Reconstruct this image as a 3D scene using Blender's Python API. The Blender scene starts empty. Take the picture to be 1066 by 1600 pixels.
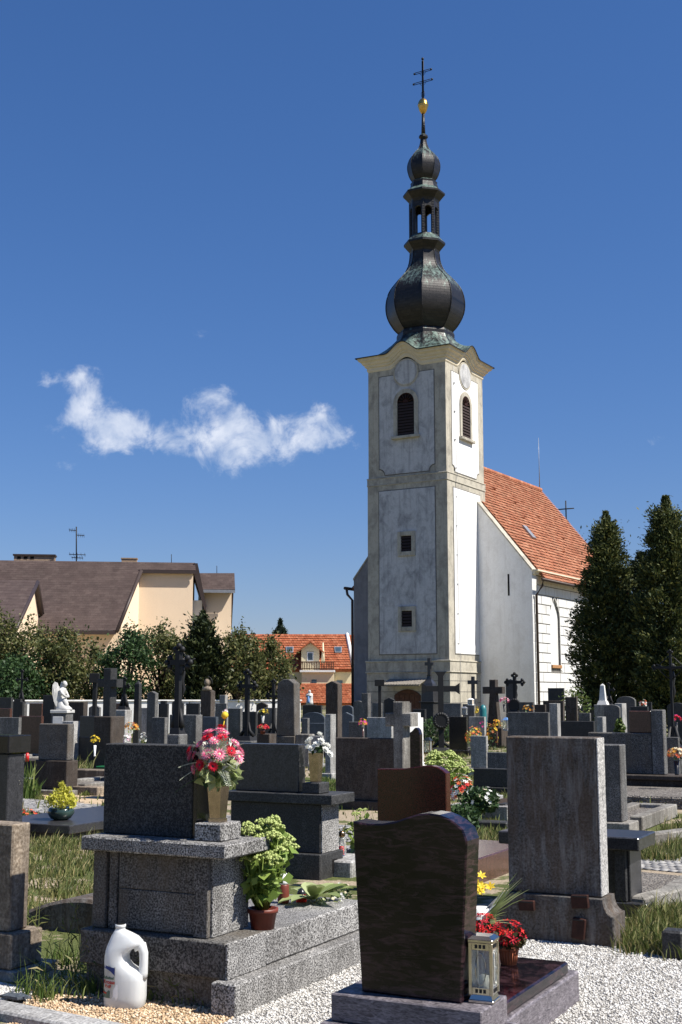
import bpy, bmesh, math, random
import numpy as np
from mathutils import Vector, Matrix

# ------------------------------------------------------------------ camera, sky, sun, exposure
SC = bpy.context.scene
COL = SC.collection
R = math.radians
random.seed(7)
RNG = np.random.default_rng(11)

FPX, PITCH, EYE = 1930.0, R(8.4), 1.5          # focal length in photo pixels, camera pitch, eye height
cam_data = bpy.data.cameras.new('camera')
cam_data.sensor_fit = 'VERTICAL'
cam_data.sensor_height = 36.0
cam_data.lens = FPX / 1600 * 36.0
cam_data.clip_start = 0.1
cam_data.clip_end = 3000
cam = bpy.data.objects.new('camera', cam_data)
COL.objects.link(cam)
cam.location = (0, 0, EYE)
cam.rotation_euler = (R(90) + PITCH, 0, 0)
SC.camera = cam

SUN_AZ, SUN_EL = R(-21), R(51)                 # azimuth from +X (counter-clockwise), elevation
SKY_STRENGTH = 0.064
world = bpy.data.worlds.new('World')
SC.world = world
world.use_nodes = True


def build_sky():
    nt = world.node_tree
    nt.nodes.clear()
    N, L = nt.nodes.new, nt.links.new
    out = N('ShaderNodeOutputWorld')
    bg = N('ShaderNodeBackground')
    bg.inputs['Strength'].default_value = SKY_STRENGTH
    L(bg.outputs[0], out.inputs[0])
    sky = N('ShaderNodeTexSky')
    sky.sky_type = 'NISHITA'
    sky.sun_disc = False
    sky.sun_elevation = SUN_EL
    sky.sun_rotation = R(90) - SUN_AZ
    sky.altitude = 0
    sky.air_density = 1.2
    sky.dust_density = 0.1
    sky.ozone_density = 10.0
    hs = N('ShaderNodeHueSaturation')
    hs.inputs['Saturation'].default_value = 1.12
    gm = N('ShaderNodeGamma')
    gm.inputs['Gamma'].default_value = 0.85
    L(hs.outputs[0], gm.inputs['Color'])
    hs.inputs['Value'].default_value = 1.0
    L(sky.outputs[0], hs.inputs['Color'])
    # clouds: blobs in azimuth / elevation, edges broken up by fractal noise
    tc = N('ShaderNodeTexCoord')
    sep = N('ShaderNodeSeparateXYZ')
    L(tc.outputs['Generated'], sep.inputs[0])

    def m(op, a, b=None):
        n = N('ShaderNodeMath')
        n.operation = op
        for i, v in enumerate((a, b)):
            if v is None:
                continue
            if isinstance(v, (int, float)):
                n.inputs[i].default_value = v
            else:
                L(v, n.inputs[i])
        return n.outputs[0]
    az = m('ARCTAN2', sep.outputs[0], sep.outputs[1])
    el = m('ARCSINE', sep.outputs[2])
    comb = N('ShaderNodeCombineXYZ')
    L(az, comb.inputs[0])
    L(el, comb.inputs[1])
    noise = N('ShaderNodeTexNoise')
    noise.inputs['Scale'].default_value = 30
    noise.inputs['Detail'].default_value = 12
    noise.inputs['Roughness'].default_value = 0.64
    noise.inputs['Distortion'].default_value = 0.35
    L(comb.outputs[0], noise.inputs['Vector'])
    # blobs: photo x, y, half width, half height, weight
    blobs = [(72, 598, 34, 20, .62), (112, 590, 22, 22, .6), (140, 622, 42, 44, .92), (150, 668, 62, 44, 1.05),
             (200, 672, 56, 32, .9), (146, 712, 34, 22, .6), (255, 688, 60, 28, .85), (300, 702, 44, 30, .9),
             (352, 690, 54, 52, 1.15), (370, 662, 36, 30, .85), (398, 712, 60, 32, .95), (440, 676, 56, 36, .95),
             (492, 672, 62, 40, 1.15), (520, 690, 42, 22, .85), (322, 638, 50, 30, .95), (342, 626, 34, 24, .8),
             (318, 516, 26, 16, .42), (1018, 690, 26, 12, .34), (40, 868, 40, 12, .5), (62, 676, 26, 14, .36), (100, 722, 34, 16, .4)]
    acc = None
    for (px, py, hw, hh, wt) in blobs:
        a = (px - 533) / FPX
        t = (800 - py) / FPX
        v = Vector((a, math.cos(PITCH) - t * math.sin(PITCH), t * math.cos(PITCH) + math.sin(PITCH))).normalized()
        mp = N('ShaderNodeMapping')
        mp.vector_type = 'POINT'
        sx, sy = FPX / (hw * 1.25), FPX / (hh * 1.3)
        a0, e0 = math.atan2(v.x, v.y), math.asin(v.z)
        mp.inputs['Scale'].default_value = (sx, sy, 1)
        mp.inputs['Location'].default_value = (-a0 * sx, -e0 * sy, 0)
        L(comb.outputs[0], mp.inputs['Vector'])
        ln = N('ShaderNodeVectorMath')
        ln.operation = 'LENGTH'
        L(mp.outputs[0], ln.inputs[0])
        d = m('MULTIPLY', m('MAXIMUM', m('SUBTRACT', 1.0, ln.outputs['Value']), 0.0), wt)
        acc = d if acc is None else m('ADD', acc, d)
    mask = m('ADD', m('MINIMUM', acc, 1.0), m('MULTIPLY', m('SUBTRACT', noise.outputs['Fac'], 0.57), 3.6))
    mask = m('MULTIPLY', mask, m('MINIMUM', m('MULTIPLY', acc, 6.0), 1.0))
    mr = N('ShaderNodeMapRange')
    mr.interpolation_type = 'SMOOTHSTEP'
    mr.inputs['From Min'].default_value = 0.05
    mr.inputs['From Max'].default_value = 1.2
    mr.inputs['To Max'].default_value = 0.78
    L(mask, mr.inputs['Value'])
    n2 = N('ShaderNodeTexNoise')
    n2.inputs['Scale'].default_value = 40
    n2.inputs['Detail'].default_value = 5
    L(comb.outputs[0], n2.inputs['Vector'])
    ramp = N('ShaderNodeValToRGB')
    ramp.color_ramp.elements[0].position = 0.35
    ramp.color_ramp.elements[0].color = (5.2, 6.0, 7.6, 1)
    ramp.color_ramp.elements[1].position = 0.65
    ramp.color_ramp.elements[1].color = (8.6, 8.9, 9.6, 1)
    L(n2.outputs['Fac'], ramp.inputs[0])
    mix = N('ShaderNodeMix')
    mix.data_type = 'RGBA'
    L(mr.outputs[0], mix.inputs['Factor'])
    tn = N('ShaderNodeMix')
    tn.data_type = 'RGBA'
    tn.blend_type = 'MULTIPLY'
    tn.inputs['Factor'].default_value = 1.0
    tn.inputs[7].default_value = (1.0, .97, 1.2, 1)
    L(gm.outputs[0], tn.inputs[6])
    L(tn.outputs[2], mix.inputs[6])
    L(ramp.outputs[0], mix.inputs[7])
    L(mix.outputs[2], bg.inputs['Color'])


build_sky()
sun_data = bpy.data.lights.new('sun', 'SUN')
sun_data.energy = 4.6
sun_data.angle = R(0.5)
sun_data.color = (1.0, 0.95, 0.87)
sun = bpy.data.objects.new('sun', sun_data)
COL.objects.link(sun)
sun_dir = Vector((math.cos(SUN_AZ) * math.cos(SUN_EL), math.sin(SUN_AZ) * math.cos(SUN_EL), math.sin(SUN_EL)))
sun.rotation_euler = sun_dir.to_track_quat('Z', 'Y').to_euler()
VS = SC.view_settings
SC.display_settings.display_device = 'sRGB'
VS.view_transform = 'Standard'
VS.look = 'None'
VS.gamma = 1.0
VS.use_curve_mapping = False
VS.exposure = 0.82
SC.cycles.max_bounces = 6
SC.cycles.use_denoising = True

# ------------------------------------------------------------------ pixel -> place helpers
_c, _s = math.cos(PITCH), math.sin(PITCH)


def ray(px, py):
    t = (800 - py) / FPX
    return ((px - 533) / FPX, _c - t * _s, t * _c + _s)


def gp(px, py, z=0.0):                          # the point of the ground (or height z) seen at a photo pixel
    r = ray(px, py)
    k = (z - EYE) / r[2]
    return (r[0] * k, r[1] * k)


def at(px, py, Y):
    r = ray(px, py)
    k = Y / r[1]
    return (r[0] * k, Y, EYE + r[2] * k)


def axes(phi):
    p = R(phi)
    return (math.cos(p), -math.sin(p)), (math.sin(p), math.cos(p))


def onp(px, py, O, phi, v=0.0):                 # pixel on the vertical plane v of a frame -> (u, z)
    w, d = axes(phi)
    r = ray(px, py)
    P0 = (O[0] + v * d[0], O[1] + v * d[1])
    k = (P0[0] * d[0] + P0[1] * d[1]) / (r[0] * d[0] + r[1] * d[1])
    x, y = r[0] * k - O[0], r[1] * k - O[1]
    return (x * w[0] + y * w[1], EYE + r[2] * k)


def onside(px, py, O, phi, u=0.0):              # pixel on the side plane u of a frame -> (v, z)
    w, d = axes(phi)
    r = ray(px, py)
    P0 = (O[0] + u * w[0], O[1] + u * w[1])
    k = (P0[0] * w[0] + P0[1] * w[1]) / (r[0] * w[0] + r[1] * w[1])
    x, y = r[0] * k - O[0], r[1] * k - O[1]
    return (x * d[0] + y * d[1], EYE + r[2] * k)


# ------------------------------------------------------------------ objects, tags
def tag(o, label=None, cat=None, group=None, kind=None):
    if label:
        o['label'] = label
    if cat:
        o['category'] = cat
    if group:
        o['group'] = group
    if kind:
        o['kind'] = kind
    return o


def thing(name, label, cat, loc=(0, 0, 0), rotz=0.0, group=None):
    o = bpy.data.objects.new(name, None)
    COL.objects.link(o)
    o.empty_display_size = 0.2
    o.location = loc
    o.rotation_euler = (0, 0, rotz)
    return tag(o, label, cat, group)


def copy_tree(o, parent=None):
    c = o.copy()
    COL.objects.link(c)
    if parent:
        c.parent = parent
    for ch in list(o.children):
        copy_tree(ch, c)
    return c


class MB:
    """collects polygons, builds ONE mesh object"""

    def __init__(self):
        self.v, self.f, self.m, self.s = [], [], [], []

    def add(self, verts, faces, mi=0, smooth=False):
        b = len(self.v)
        self.v += [tuple(x) for x in verts]
        for f in faces:
            self.f.append([b + i for i in f])
            self.m.append(mi)
            self.s.append(smooth)
        return self

    def box(self, x0, x1, y0, y1, z0, z1, c=0.0, mi=0):
        if c <= 0:
            v = [(x, y, z) for x in (x0, x1) for y in (y0, y1) for z in (z0, z1)]
            f = [(0, 1, 3, 2), (4, 6, 7, 5), (0, 4, 5, 1), (2, 3, 7, 6), (0, 2, 6, 4), (1, 5, 7, 3)]
            return self.add(v, f, mi)
        c = min(c, (x1 - x0) * .4, (y1 - y0) * .4, (z1 - z0) * .4)
        X, Y, Z = (x0, x1), (y0, y1), (z0, z1)
        sg = (1, -1)
        v, idx = [], {}
        for i in (0, 1):
            for j in (0, 1):
                for k in (0, 1):
                    p = (X[i], Y[j], Z[k])
                    q = (X[i] + sg[i] * c, Y[j] + sg[j] * c, Z[k] + sg[k] * c)
                    for a in range(3):
                        t = list(q)
                        t[a] = p[a]
                        idx[(i, j, k, a)] = len(v)
                        v.append(tuple(t))
        f = []
        for i in (0, 1):
            f.append([idx[(i, j, k, 0)] for j, k in ((0, 0), (1, 0), (1, 1), (0, 1))][::(1 if i else -1)])
            f.append([idx[(j, i, k, 1)] for j, k in ((0, 0), (1, 0), (1, 1), (0, 1))][::(-1 if i else 1)])
            f.append([idx[(j, k, i, 2)] for j, k in ((0, 0), (1, 0), (1, 1), (0, 1))][::(1 if i else -1)])
            for j in (0, 1):
                f.append([idx[(i, j, 0, 0)], idx[(i, j, 1, 0)], idx[(i, j, 1, 1)], idx[(i, j, 0, 1)]])
                f.append([idx[(i, 0, j, 0)], idx[(i, 1, j, 0)], idx[(i, 1, j, 2)], idx[(i, 0, j, 2)]])
                f.append([idx[(0, i, j, 1)], idx[(1, i, j, 1)], idx[(1, i, j, 2)], idx[(0, i, j, 2)]])
                for k in (0, 1):
                    f.append([idx[(i, j, k, a)] for a in range(3)])
        return self.add(v, f, mi)

    def prism(self, poly, y0, y1, c=0.0, mi=0, smooth=False, axis='y'):
        """poly of (x,z) pairs extruded along y (or x,y pairs along z when axis='z', or y,z pairs along x)"""
        n = len(poly)

        def P(p, h):
            return (p[0], h, p[1]) if axis == 'y' else ((p[0], p[1], h) if axis == 'z' else (h, p[0], p[1]))
        rings = []
        if c > 0:
            area = sum(poly[i][0] * poly[(i + 1) % n][1] - poly[(i + 1) % n][0] * poly[i][1] for i in range(n))
            sgn = 1 if area > 0 else -1
            ins = []
            for i in range(n):
                a, b, d = Vector(poly[i - 1]), Vector(poly[i]), Vector(poly[(i + 1) % n])
                e1, e2 = (b - a).normalized(), (d - b).normalized()
                n1, n2 = Vector((-e1.y, e1.x)) * sgn, Vector((-e2.y, e2.x)) * sgn
                k = (n1 + n2)
                k = k / max(k.length_squared / 2, .3)
                ins.append((b.x + k.x * c, b.y + k.y * c))
            rings = [(ins, y0), (poly, y0 + c), (poly, y1 - c), (ins, y1)]
        else:
            rings = [(poly, y0), (poly, y1)]
        v = [P(p, h) for pl, h in rings for p in pl]
        f = [list(range(n))[::-1], [len(v) - n + i for i in range(n)]]
        for r in range(len(rings) - 1):
            for i in range(n):
                j = (i + 1) % n
                f.append([r * n + i, r * n + j, (r + 1) * n + j, (r + 1) * n + i])
        return self.add(v, f, mi, smooth)

    def lathe(self, prof, n=16, cx=0, cy=0, rot=0.0, mi=0, smooth=True, sx=1, sy=1):
        v = []
        for (r, z) in prof:
            for i in range(n):
                a = rot + 2 * math.pi * i / n
                v.append((cx + r * math.cos(a) * sx, cy + r * math.sin(a) * sy, z))
        f = []
        for k in range(len(prof) - 1):
            for i in range(n):
                j = (i + 1) % n
                f.append([k * n + i, k * n + j, (k + 1) * n + j, (k + 1) * n + i])
        f.append(list(range(n))[::-1])
        f.append([(len(prof) - 1) * n + i for i in range(n)])
        return self.add(v, f, mi, smooth)

    def tube(self, pts, rad, n=6, mi=0, smooth=True):
        pts = [Vector(p) for p in pts]
        if not isinstance(rad, (list, tuple)):
            rad = [rad] * len(pts)
        v = []
        up0 = Vector((0, 0, 1))
        for i, p in enumerate(pts):
            t = (pts[min(i + 1, len(pts) - 1)] - pts[max(i - 1, 0)])
            if t.length < 1e-9:
                t = Vector((0, 0, 1))
            t.normalize()
            a = t.cross(up0 if abs(t.z) < .95 else Vector((1, 0, 0))).normalized()
            b = t.cross(a)
            for k in range(n):
                th = 2 * math.pi * k / n
                v.append(p + (a * math.cos(th) + b * math.sin(th)) * rad[i])
        f = []
        for i in range(len(pts) - 1):
            for k in range(n):
                j = (k + 1) % n
                f.append([i * n + k, i * n + j, (i + 1) * n + j, (i + 1) * n + k])
        f.append(list(range(n)))
        f.append([(len(pts) - 1) * n + k for k in range(n)][::-1])
        return self.add(v, f, mi, smooth)

    def ball(self, c, r, n=8, m=6, mi=0, sz=1.0):
        pr = [(max(1e-4, r * math.sin(math.pi * k / m)), c[2] - r * sz * math.cos(math.pi * k / m)) for k in range(m + 1)]
        return self.lathe(pr, n, c[0], c[1], 0, mi)

    def build(self, name, mats, parent=None, fix=True):
        me = bpy.data.meshes.new(name)
        me.from_pydata(self.v, [], self.f)
        if not isinstance(mats, (list, tuple)):
            mats = [mats]
        for mt in mats:
            me.materials.append(mt)
        me.polygons.foreach_set('material_index', self.m)
        me.polygons.foreach_set('use_smooth', self.s)
        if fix:
            bm = bmesh.new()
            bm.from_mesh(me)
            bmesh.ops.recalc_face_normals(bm, faces=bm.faces)
            bm.to_mesh(me)
            bm.free()
        me.update()
        o = bpy.data.objects.new(name, me)
        COL.objects.link(o)
        if parent:
            o.parent = parent
        return o


def np_mesh(name, V, F, mats, parent=None, mi=None, smooth=False):
    """V (N,3) floats, F (M,k) ints - fast path"""
    me = bpy.data.meshes.new(name)
    V = np.asarray(V, np.float32)
    F = np.asarray(F, np.int32)
    k = F.shape[1]
    me.vertices.add(len(V))
    me.vertices.foreach_set('co', V.ravel())
    me.loops.add(F.size)
    me.loops.foreach_set('vertex_index', F.ravel())
    me.polygons.add(len(F))
    me.polygons.foreach_set('loop_start', np.arange(len(F), dtype=np.int32) * k)
    if not isinstance(mats, (list, tuple)):
        mats = [mats]
    for mt in mats:
        me.materials.append(mt)
    if mi is not None:
        me.polygons.foreach_set('material_index', np.asarray(mi, np.int32))
    if smooth:
        me.polygons.foreach_set('use_smooth', np.ones(len(F), dtype=bool))
    me.update(calc_edges=True)
    o = bpy.data.objects.new(name, me)
    COL.objects.link(o)
    if parent:
        o.parent = parent
    return o


def unit(a):
    return a / np.maximum(np.linalg.norm(a, axis=1, keepdims=True), 1e-9)


def leaves_mesh(name, P, size, mat, parent=None, aspect=.5, droop=0.0, outward=None, jitter=1.0, long_dir=None):
    """one rhombic leaf of two triangles, slightly folded, at every point"""
    n = len(P)
    d = RNG.normal(size=(n, 3)) * jitter
    if outward is not None:
        d = d + outward
    if long_dir is not None:
        d = d + long_dir
    d[:, 2] -= droop
    d = unit(d)
    q = unit(np.cross(d, RNG.normal(size=(n, 3))))
    nn = np.cross(d, q)
    s = size * RNG.uniform(.6, 1.35, (n, 1))
    a = P - d * s * .5
    b = P + q * s * aspect * .5 + nn * s * .08
    c = P + d * s * .5
    e = P - q * s * aspect * .5 + nn * s * .08
    V = np.stack([a, b, c, e], 1).reshape(-1, 3)
    F = np.arange(4 * n).reshape(n, 4)
    return np_mesh(name, V, F, mat, parent)


# ------------------------------------------------------------------ materials
def mat_new(name):
    m = bpy.data.materials.new(name)
    m.use_nodes = True
    nt = m.node_tree
    b = nt.nodes['Principled BSDF']
    return m, nt, b


class NT:
    def __init__(self, nt):
        self.nt = nt
        self.N = nt.nodes.new
        self.L = nt.links.new
        self.vec = None

    def coords(self, scale=(1, 1, 1), rand=True):
        tc = self.N('ShaderNodeTexCoord')
        o = tc.outputs['Object']
        if rand:
            oi = self.N('ShaderNodeObjectInfo')
            va = self.N('ShaderNodeVectorMath')
            va.operation = 'MULTIPLY_ADD'
            va.inputs[1].default_value = (31.7, 17.3, 5.9)
            cx = self.N('ShaderNodeCombineXYZ')
            for i in range(3):
                self.L(oi.outputs['Random'], cx.inputs[i])
            self.L(cx.outputs[0], va.inputs[0])
            self.L(o, va.inputs[2])
            o = va.outputs[0]
        if scale != (1, 1, 1):
            mp = self.N('ShaderNodeMapping')
            mp.inputs['Scale'].default_value = scale
            self.L(o, mp.inputs['Vector'])
            o = mp.outputs[0]
        return o

    def noise(self, vec, scale, detail=4, rough=.55, dist=0.0):
        n = self.N('ShaderNodeTexNoise')
        n.inputs['Scale'].default_value = scale
        n.inputs['Detail'].default_value = detail
        n.inputs['Roughness'].default_value = rough
        n.inputs['Distortion'].default_value = dist
        self.L(vec, n.inputs['Vector'])
        return n.outputs['Fac']

    def ramp(self, fac, stops):
        r = self.N('ShaderNodeValToRGB')
        els = r.color_ramp.elements
        while len(els) < len(stops):
            els.new(.5)
        for e, (p, c) in zip(els, stops):
            e.position = p
            e.color = c if len(c) == 4 else (*c, 1)
        self.L(fac, r.inputs[0])
        return r.outputs[0]

    def mix(self, fac, a, b, mode='MIX'):
        n = self.N('ShaderNodeMix')
        n.data_type = 'RGBA'
        n.blend_type = mode
        for sock, v in ((n.inputs['Factor'], fac), (n.inputs[6], a), (n.inputs[7], b)):
            if isinstance(v, (int, float)):
                sock.default_value = v
            elif isinstance(v, tuple):
                sock.default_value = v if len(v) == 4 else (*v, 1)
            else:
                self.L(v, sock)
        return n.outputs[2]

    def bump(self, height, strength, dist, bsdf):
        b = self.N('ShaderNodeBump')
        b.inputs['Strength'].default_value = strength
        b.inputs['Distance'].default_value = dist
        self.L(height, b.inputs['Height'])
        self.L(b.outputs[0], bsdf.inputs['Normal'])


def g3(v):
    return (v, v, v)


def stone(name, dark, light, speck=110, lo=.42, hi=.58, rough=.75, stain=None, stain_amt=.5, blotch=.35, bump=.25, spec=.4, swirl=False, random_tint=.0, pale=None, streak_z=.9):
    m, nt, b = mat_new(name)
    t = NT(nt)
    v = t.coords()
    f = t.noise(v, speck, 2, .6)
    if swirl:
        mp = t.N('ShaderNodeMapping')
        mp.inputs['Rotation'].default_value = (0, R(35), R(20))
        mp.inputs['Scale'].default_value = (1, 1, 4.5)
        t.L(v, mp.inputs['Vector'])
        f = t.noise(mp.outputs[0], speck, 5, .65, 1.2)
    col = t.ramp(f, [(lo, dark), (hi, light)])
    bl = t.noise(v, 3.2, 7, .68, .3)
    col = t.mix(1.0, col, t.ramp(t.noise(v, 17, 5, .7), [(.3, g3(.72)), (.62, g3(1.1))]), 'MULTIPLY')
    k = 1 - blotch
    col = t.mix(1.0, col, t.ramp(bl, [(.3, g3(k)), (.7, g3(1 + blotch * .25))]), 'MULTIPLY')
    if stain:
        sv = t.coords((9, 9, streak_z))
        st = t.noise(sv, 1.6, 6, .65, .2)
        pv = t.noise(v, 1.4, 3)
        mm = t.N('ShaderNodeMath')
        mm.operation = 'MULTIPLY'
        t.L(st, mm.inputs[0])
        t.L(pv, mm.inputs[1])
        fac = t.ramp(mm.outputs[0], [(.17, g3(0)), (.33, g3(stain_amt))])
        col = t.mix(fac, col, stain)
    if pale:
        sv2 = t.coords((14, 14, 1.3 * streak_z))
        col = t.mix(t.ramp(t.noise(sv2, 1.3, 6, .7, .3), [(.5, g3(0)), (.74, g3(.5))]), col, pale)
    if random_tint:
        oi = t.N('ShaderNodeObjectInfo')
        col = t.mix(1.0, col, t.ramp(oi.outputs['Random'], [(0, g3(1 - random_tint)), (1, g3(1 + random_tint * .6))]), 'MULTIPLY')
    t.L(col, b.inputs['Base Color'])
    b.inputs['Roughness'].default_value = rough
    b.inputs['Specular IOR Level'].default_value = spec
    if bump:
        t.bump(t.noise(v, speck * .6, 4, .6), bump, .012, b)
    return m


def plain(name, col, rough=.6, metal=0.0, spec=.4, noise_amt=.25, scale=12, bump=0.0, bscale=60):
    m, nt, b = mat_new(name)
    t = NT(nt)
    v = t.coords()
    c = t.mix(1.0, col, t.ramp(t.noise(v, scale, 5), [(.3, g3(1 - noise_amt)), (.7, g3(1 + noise_amt * .3))]), 'MULTIPLY')
    t.L(c, b.inputs['Base Color'])
    b.inputs['Roughness'].default_value = rough
    b.inputs['Metallic'].default_value = metal
    b.inputs['Specular IOR Level'].default_value = spec
    if bump:
        t.bump(t.noise(v, bscale, 4), bump, .01, b)
    return m


def leaf(name, c1, c2, trans=.25, rough=.55, c3=None):
    m, nt, b = mat_new(name)
    t = NT(nt)
    g = t.N('ShaderNodeNewGeometry')
    stops = [(0.0, c1), (1.0, c2)] if c3 is None else [(0.0, c1), (.6, c2), (1.0, c3)]
    col = t.ramp(g.outputs['Random Per Island'], stops)
    t.L(col, b.inputs['Base Color'])
    b.inputs['Roughness'].default_value = rough
    b.inputs['Specular IOR Level'].default_value = .3
    if trans:
        tr = t.N('ShaderNodeBsdfTranslucent')
        t.L(col, tr.inputs['Color'])
        ms = t.N('ShaderNodeMixShader')
        ms.inputs[0].default_value = trans
        t.L(b.outputs[0], ms.inputs[1])
        t.L(tr.outputs[0], ms.inputs[2])
        out = nt.nodes['Material Output']
        t.L(ms.outputs[0], out.inputs[0])
    return m


def plaster(name, base, dirt, amt=.6, scale=.55, bump=.15, streak=True):
    m, nt, b = mat_new(name)
    t = NT(nt)
    v = t.coords()
    sv = t.coords((1.3, 1.3, .8))
    a = t.noise(sv, scale * 2.2, 8, .68, .5)
    a2 = t.noise(v, scale * 7, 6, .65)
    col = t.mix(t.ramp(a, [(.46, g3(0)), (.72, g3(amt))]), base, dirt)
    col = t.mix(t.ramp(a2, [(.52, g3(0)), (.75, g3(amt * .45))]), col, dirt)
    run = t.noise(t.coords((5, 5, .3)), 1.1, 5, .6)
    col = t.mix(t.ramp(run, [(.52, g3(0)), (.7, g3(amt * .5))]), col, dirt)
    crack = t.noise(v, 2.6, 10, .75, 1.6)
    col = t.mix(t.ramp(crack, [(.485, g3(0)), (.5, g3(amt * .4)), (.515, g3(0))]), col, dirt)
    col = t.mix(1.0, col, t.ramp(t.noise(v, 30, 3), [(.3, g3(.93)), (.7, g3(1.03))]), 'MULTIPLY')
    t.L(col, b.inputs['Base Color'])
    b.inputs['Roughness'].default_value = .9
    b.inputs['Specular IOR Level'].default_value = .2
    t.bump(t.noise(v, 9, 6, .6), bump, .03, b)
    return m


M = {}
# stones
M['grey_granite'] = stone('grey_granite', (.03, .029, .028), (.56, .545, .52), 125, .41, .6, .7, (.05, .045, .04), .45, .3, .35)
M['back_granite'] = stone('back_granite', (.014, .014, .014), (.085, .083, .08), 130, .42, .64, .8, (.012, .011, .01), .4, .35, .3)
M['dark_granite'] = stone('dark_granite', (.026, .024, .022), (.23, .22, .205), 105, .40, .64, .85, (.10, .08, .058), .6, .5, .3)  # darker granite for tomb fronts and whole blocks
M['black_polish'] = stone('black_polish', (.008, .008, .01), (.02, .02, .023), 150, .45, .6, .12, None, 0, .2, 0, .5)
M['dark_slab'] = stone('dark_slab', (.02, .02, .022), (.055, .055, .06), 90, .4, .6, .3, None, 0, .3, 0, .5)
M['grey_dark'] = stone('grey_dark', (.016, .016, .016), (.075, .074, .073), 90, .4, .62, .6, (.02, .02, .02), .5, .4, .2, .4, False, .35)
M['grey_mid'] = stone('grey_mid', (.06, .059, .057), (.28, .275, .265), 90, .4, .62, .7, (.05, .045, .04), .6, .4, .25, .4, False, .3)
M['grey_light'] = stone('grey_light', (.26, .257, .25), (.56, .55, .53), 70, .38, .62, .8, (.12, .11, .1), .6, .35, .25, .3, False, .15)
M['concrete'] = stone('concrete', (.20, .19, .17), (.40, .38, .34), 60, .35, .65, .9, (.07, .06, .05), .65, .45, .35, .25)
M['weathered'] = stone('weathered', (.045, .042, .039), (.21, .20, .188), 75, .32, .72, .9, (.095, .06, .036), .6, .6, .5, .3, pale=(.30, .29, .275), streak_z=1.5)
M['pale_side'] = stone('pale_side', (.2, .195, .19), (.62, .60, .57), 90, .38, .62, .85, None, 0, .2, .45, .3)  # pale speckled stone for the right side of the tall slab
M['brown_stone'] = stone('brown_stone', (.03, .024, .02), (.12, .10, .085), 70, .34, .68, .85, (.05, .034, .023), .5, .5, .3, .3, False, .25, pale=(.13, .115, .105), streak_z=2.6)
M['sandstone'] = stone('sandstone', (.22, .17, .12), (.46, .38, .29), 60, .36, .66, .9, (.07, .055, .045), .7, .45, .5, .25)
M['red_granite'] = stone('red_granite', (.028, .005, .004), (.075, .015, .011), 130, .42, .6, .15, None, 0, .2, 0, .5)
M['purple_granite'] = stone('purple_granite', (.005, .0035, .006), (.11, .055, .065), 9, .46, .86, .14, None, 0, .6, 0, .36, True)
M['purple_rough'] = stone('purple_rough', (.06, .052, .06), (.30, .27, .29), 30, .36, .68, .55, None, 0, .3, .3, .4, True)
M['slate'] = stone('slate', (.05, .06, .075), (.12, .14, .165), 70, .4, .6, .45, None, 0, .3, 0, .5, False, .25)
M['brown_polish'] = stone('brown_polish', (.05, .022, .016), (.12, .06, .045), 110, .42, .6, .22, None, 0, .2, 0, .5)
M['marble'] = plain('marble', (.58, .57, .54), .65, 0, .3, .3, 6)
M['white_stone'] = plain('white_stone', (.7, .69, .66), .75, 0, .3, .25, 5)
# metals, ceramics, plastics
M['iron'] = plain('iron', (.012, .012, .013), .6, 0.0, .35, .3, 20)
M['rusty'] = plain('rusty', (.045, .016, .011), .7, .2, .3, .5, 25, .2)
M['steel'] = plain('steel', (.62, .58, .52), .18, 1.0, .5, .25, 15)
M['bronze'] = plain('bronze', (.42, .27, .14), .25, 1.0, .5, .4, 15)
M['chrome'] = plain('chrome', (.46, .37, .29), .22, 1.0, .5, .3, 25)
M['gold'] = plain('gold', (.75, .45, .12), .28, 1.0, .5, .3, 5)
M['terracotta'] = plain('terracotta', (.42, .13, .06), .75, 0, .3, .2, 12)
M['dark_red_pot'] = plain('dark_red_pot', (.16, .035, .02), .5, 0, .4, .3, 12)
M['green_glaze'] = plain('green_glaze', (.03, .055, .045), .15, 0, .6, .7, 9)
M['soil'] = plain('soil', (.05, .035, .025), .95, 0, .2, .4, 30, .6)
M['wax'] = plain('wax', (.85, .8, .68), .5, 0, .4, .1, 6)
M['red_plastic'] = plain('red_plastic', (.55, .02, .015), .3, 0, .5, .1, 6)
M['green_plastic'] = plain('green_plastic', (.015, .14, .05), .4, 0, .5, .15, 6)
M['black_plastic'] = plain('black_plastic', (.012, .012, .014), .3, 0, .5, .1, 6)
M['white_plastic'] = plain('white_plastic', (.8, .8, .78), .4, 0, .5, .06, 6)
M['paper_white'] = plain('paper_white', (.82, .82, .8), .8, 0, .2, .08, 6)
M['teal'] = plain('teal', (.02, .16, .17), .4, 0, .5, .2, 6)
M['blue_cloth'] = plain('blue_cloth', (.12, .25, .5), .7, 0, .3, .1, 6)
M['wood'] = plain('wood', (.10, .045, .025), .7, 0, .3, .4, 8)
M['grey_wood'] = plain('grey_wood', (.30, .27, .23), .85, 0, .2, .45, 9)


def glass(name, col, rough=.05):
    m, nt, b = mat_new(name)
    b.inputs['Base Color'].default_value = (*col, 1)
    b.inputs['Roughness'].default_value = rough
    b.inputs['Transmission Weight'].default_value = .85
    b.inputs['IOR'].default_value = 1.25
    return m


M['glass'] = glass('glass', (.9, .93, .9))
M['glass_red'] = glass('glass_red', (.8, .05, .03), .15)
M['window_glass'] = plain('window_glass', (.05, .08, .11), .08, 0, .6, .2, 2)
# jug: milky plastic that lets some light through


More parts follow.
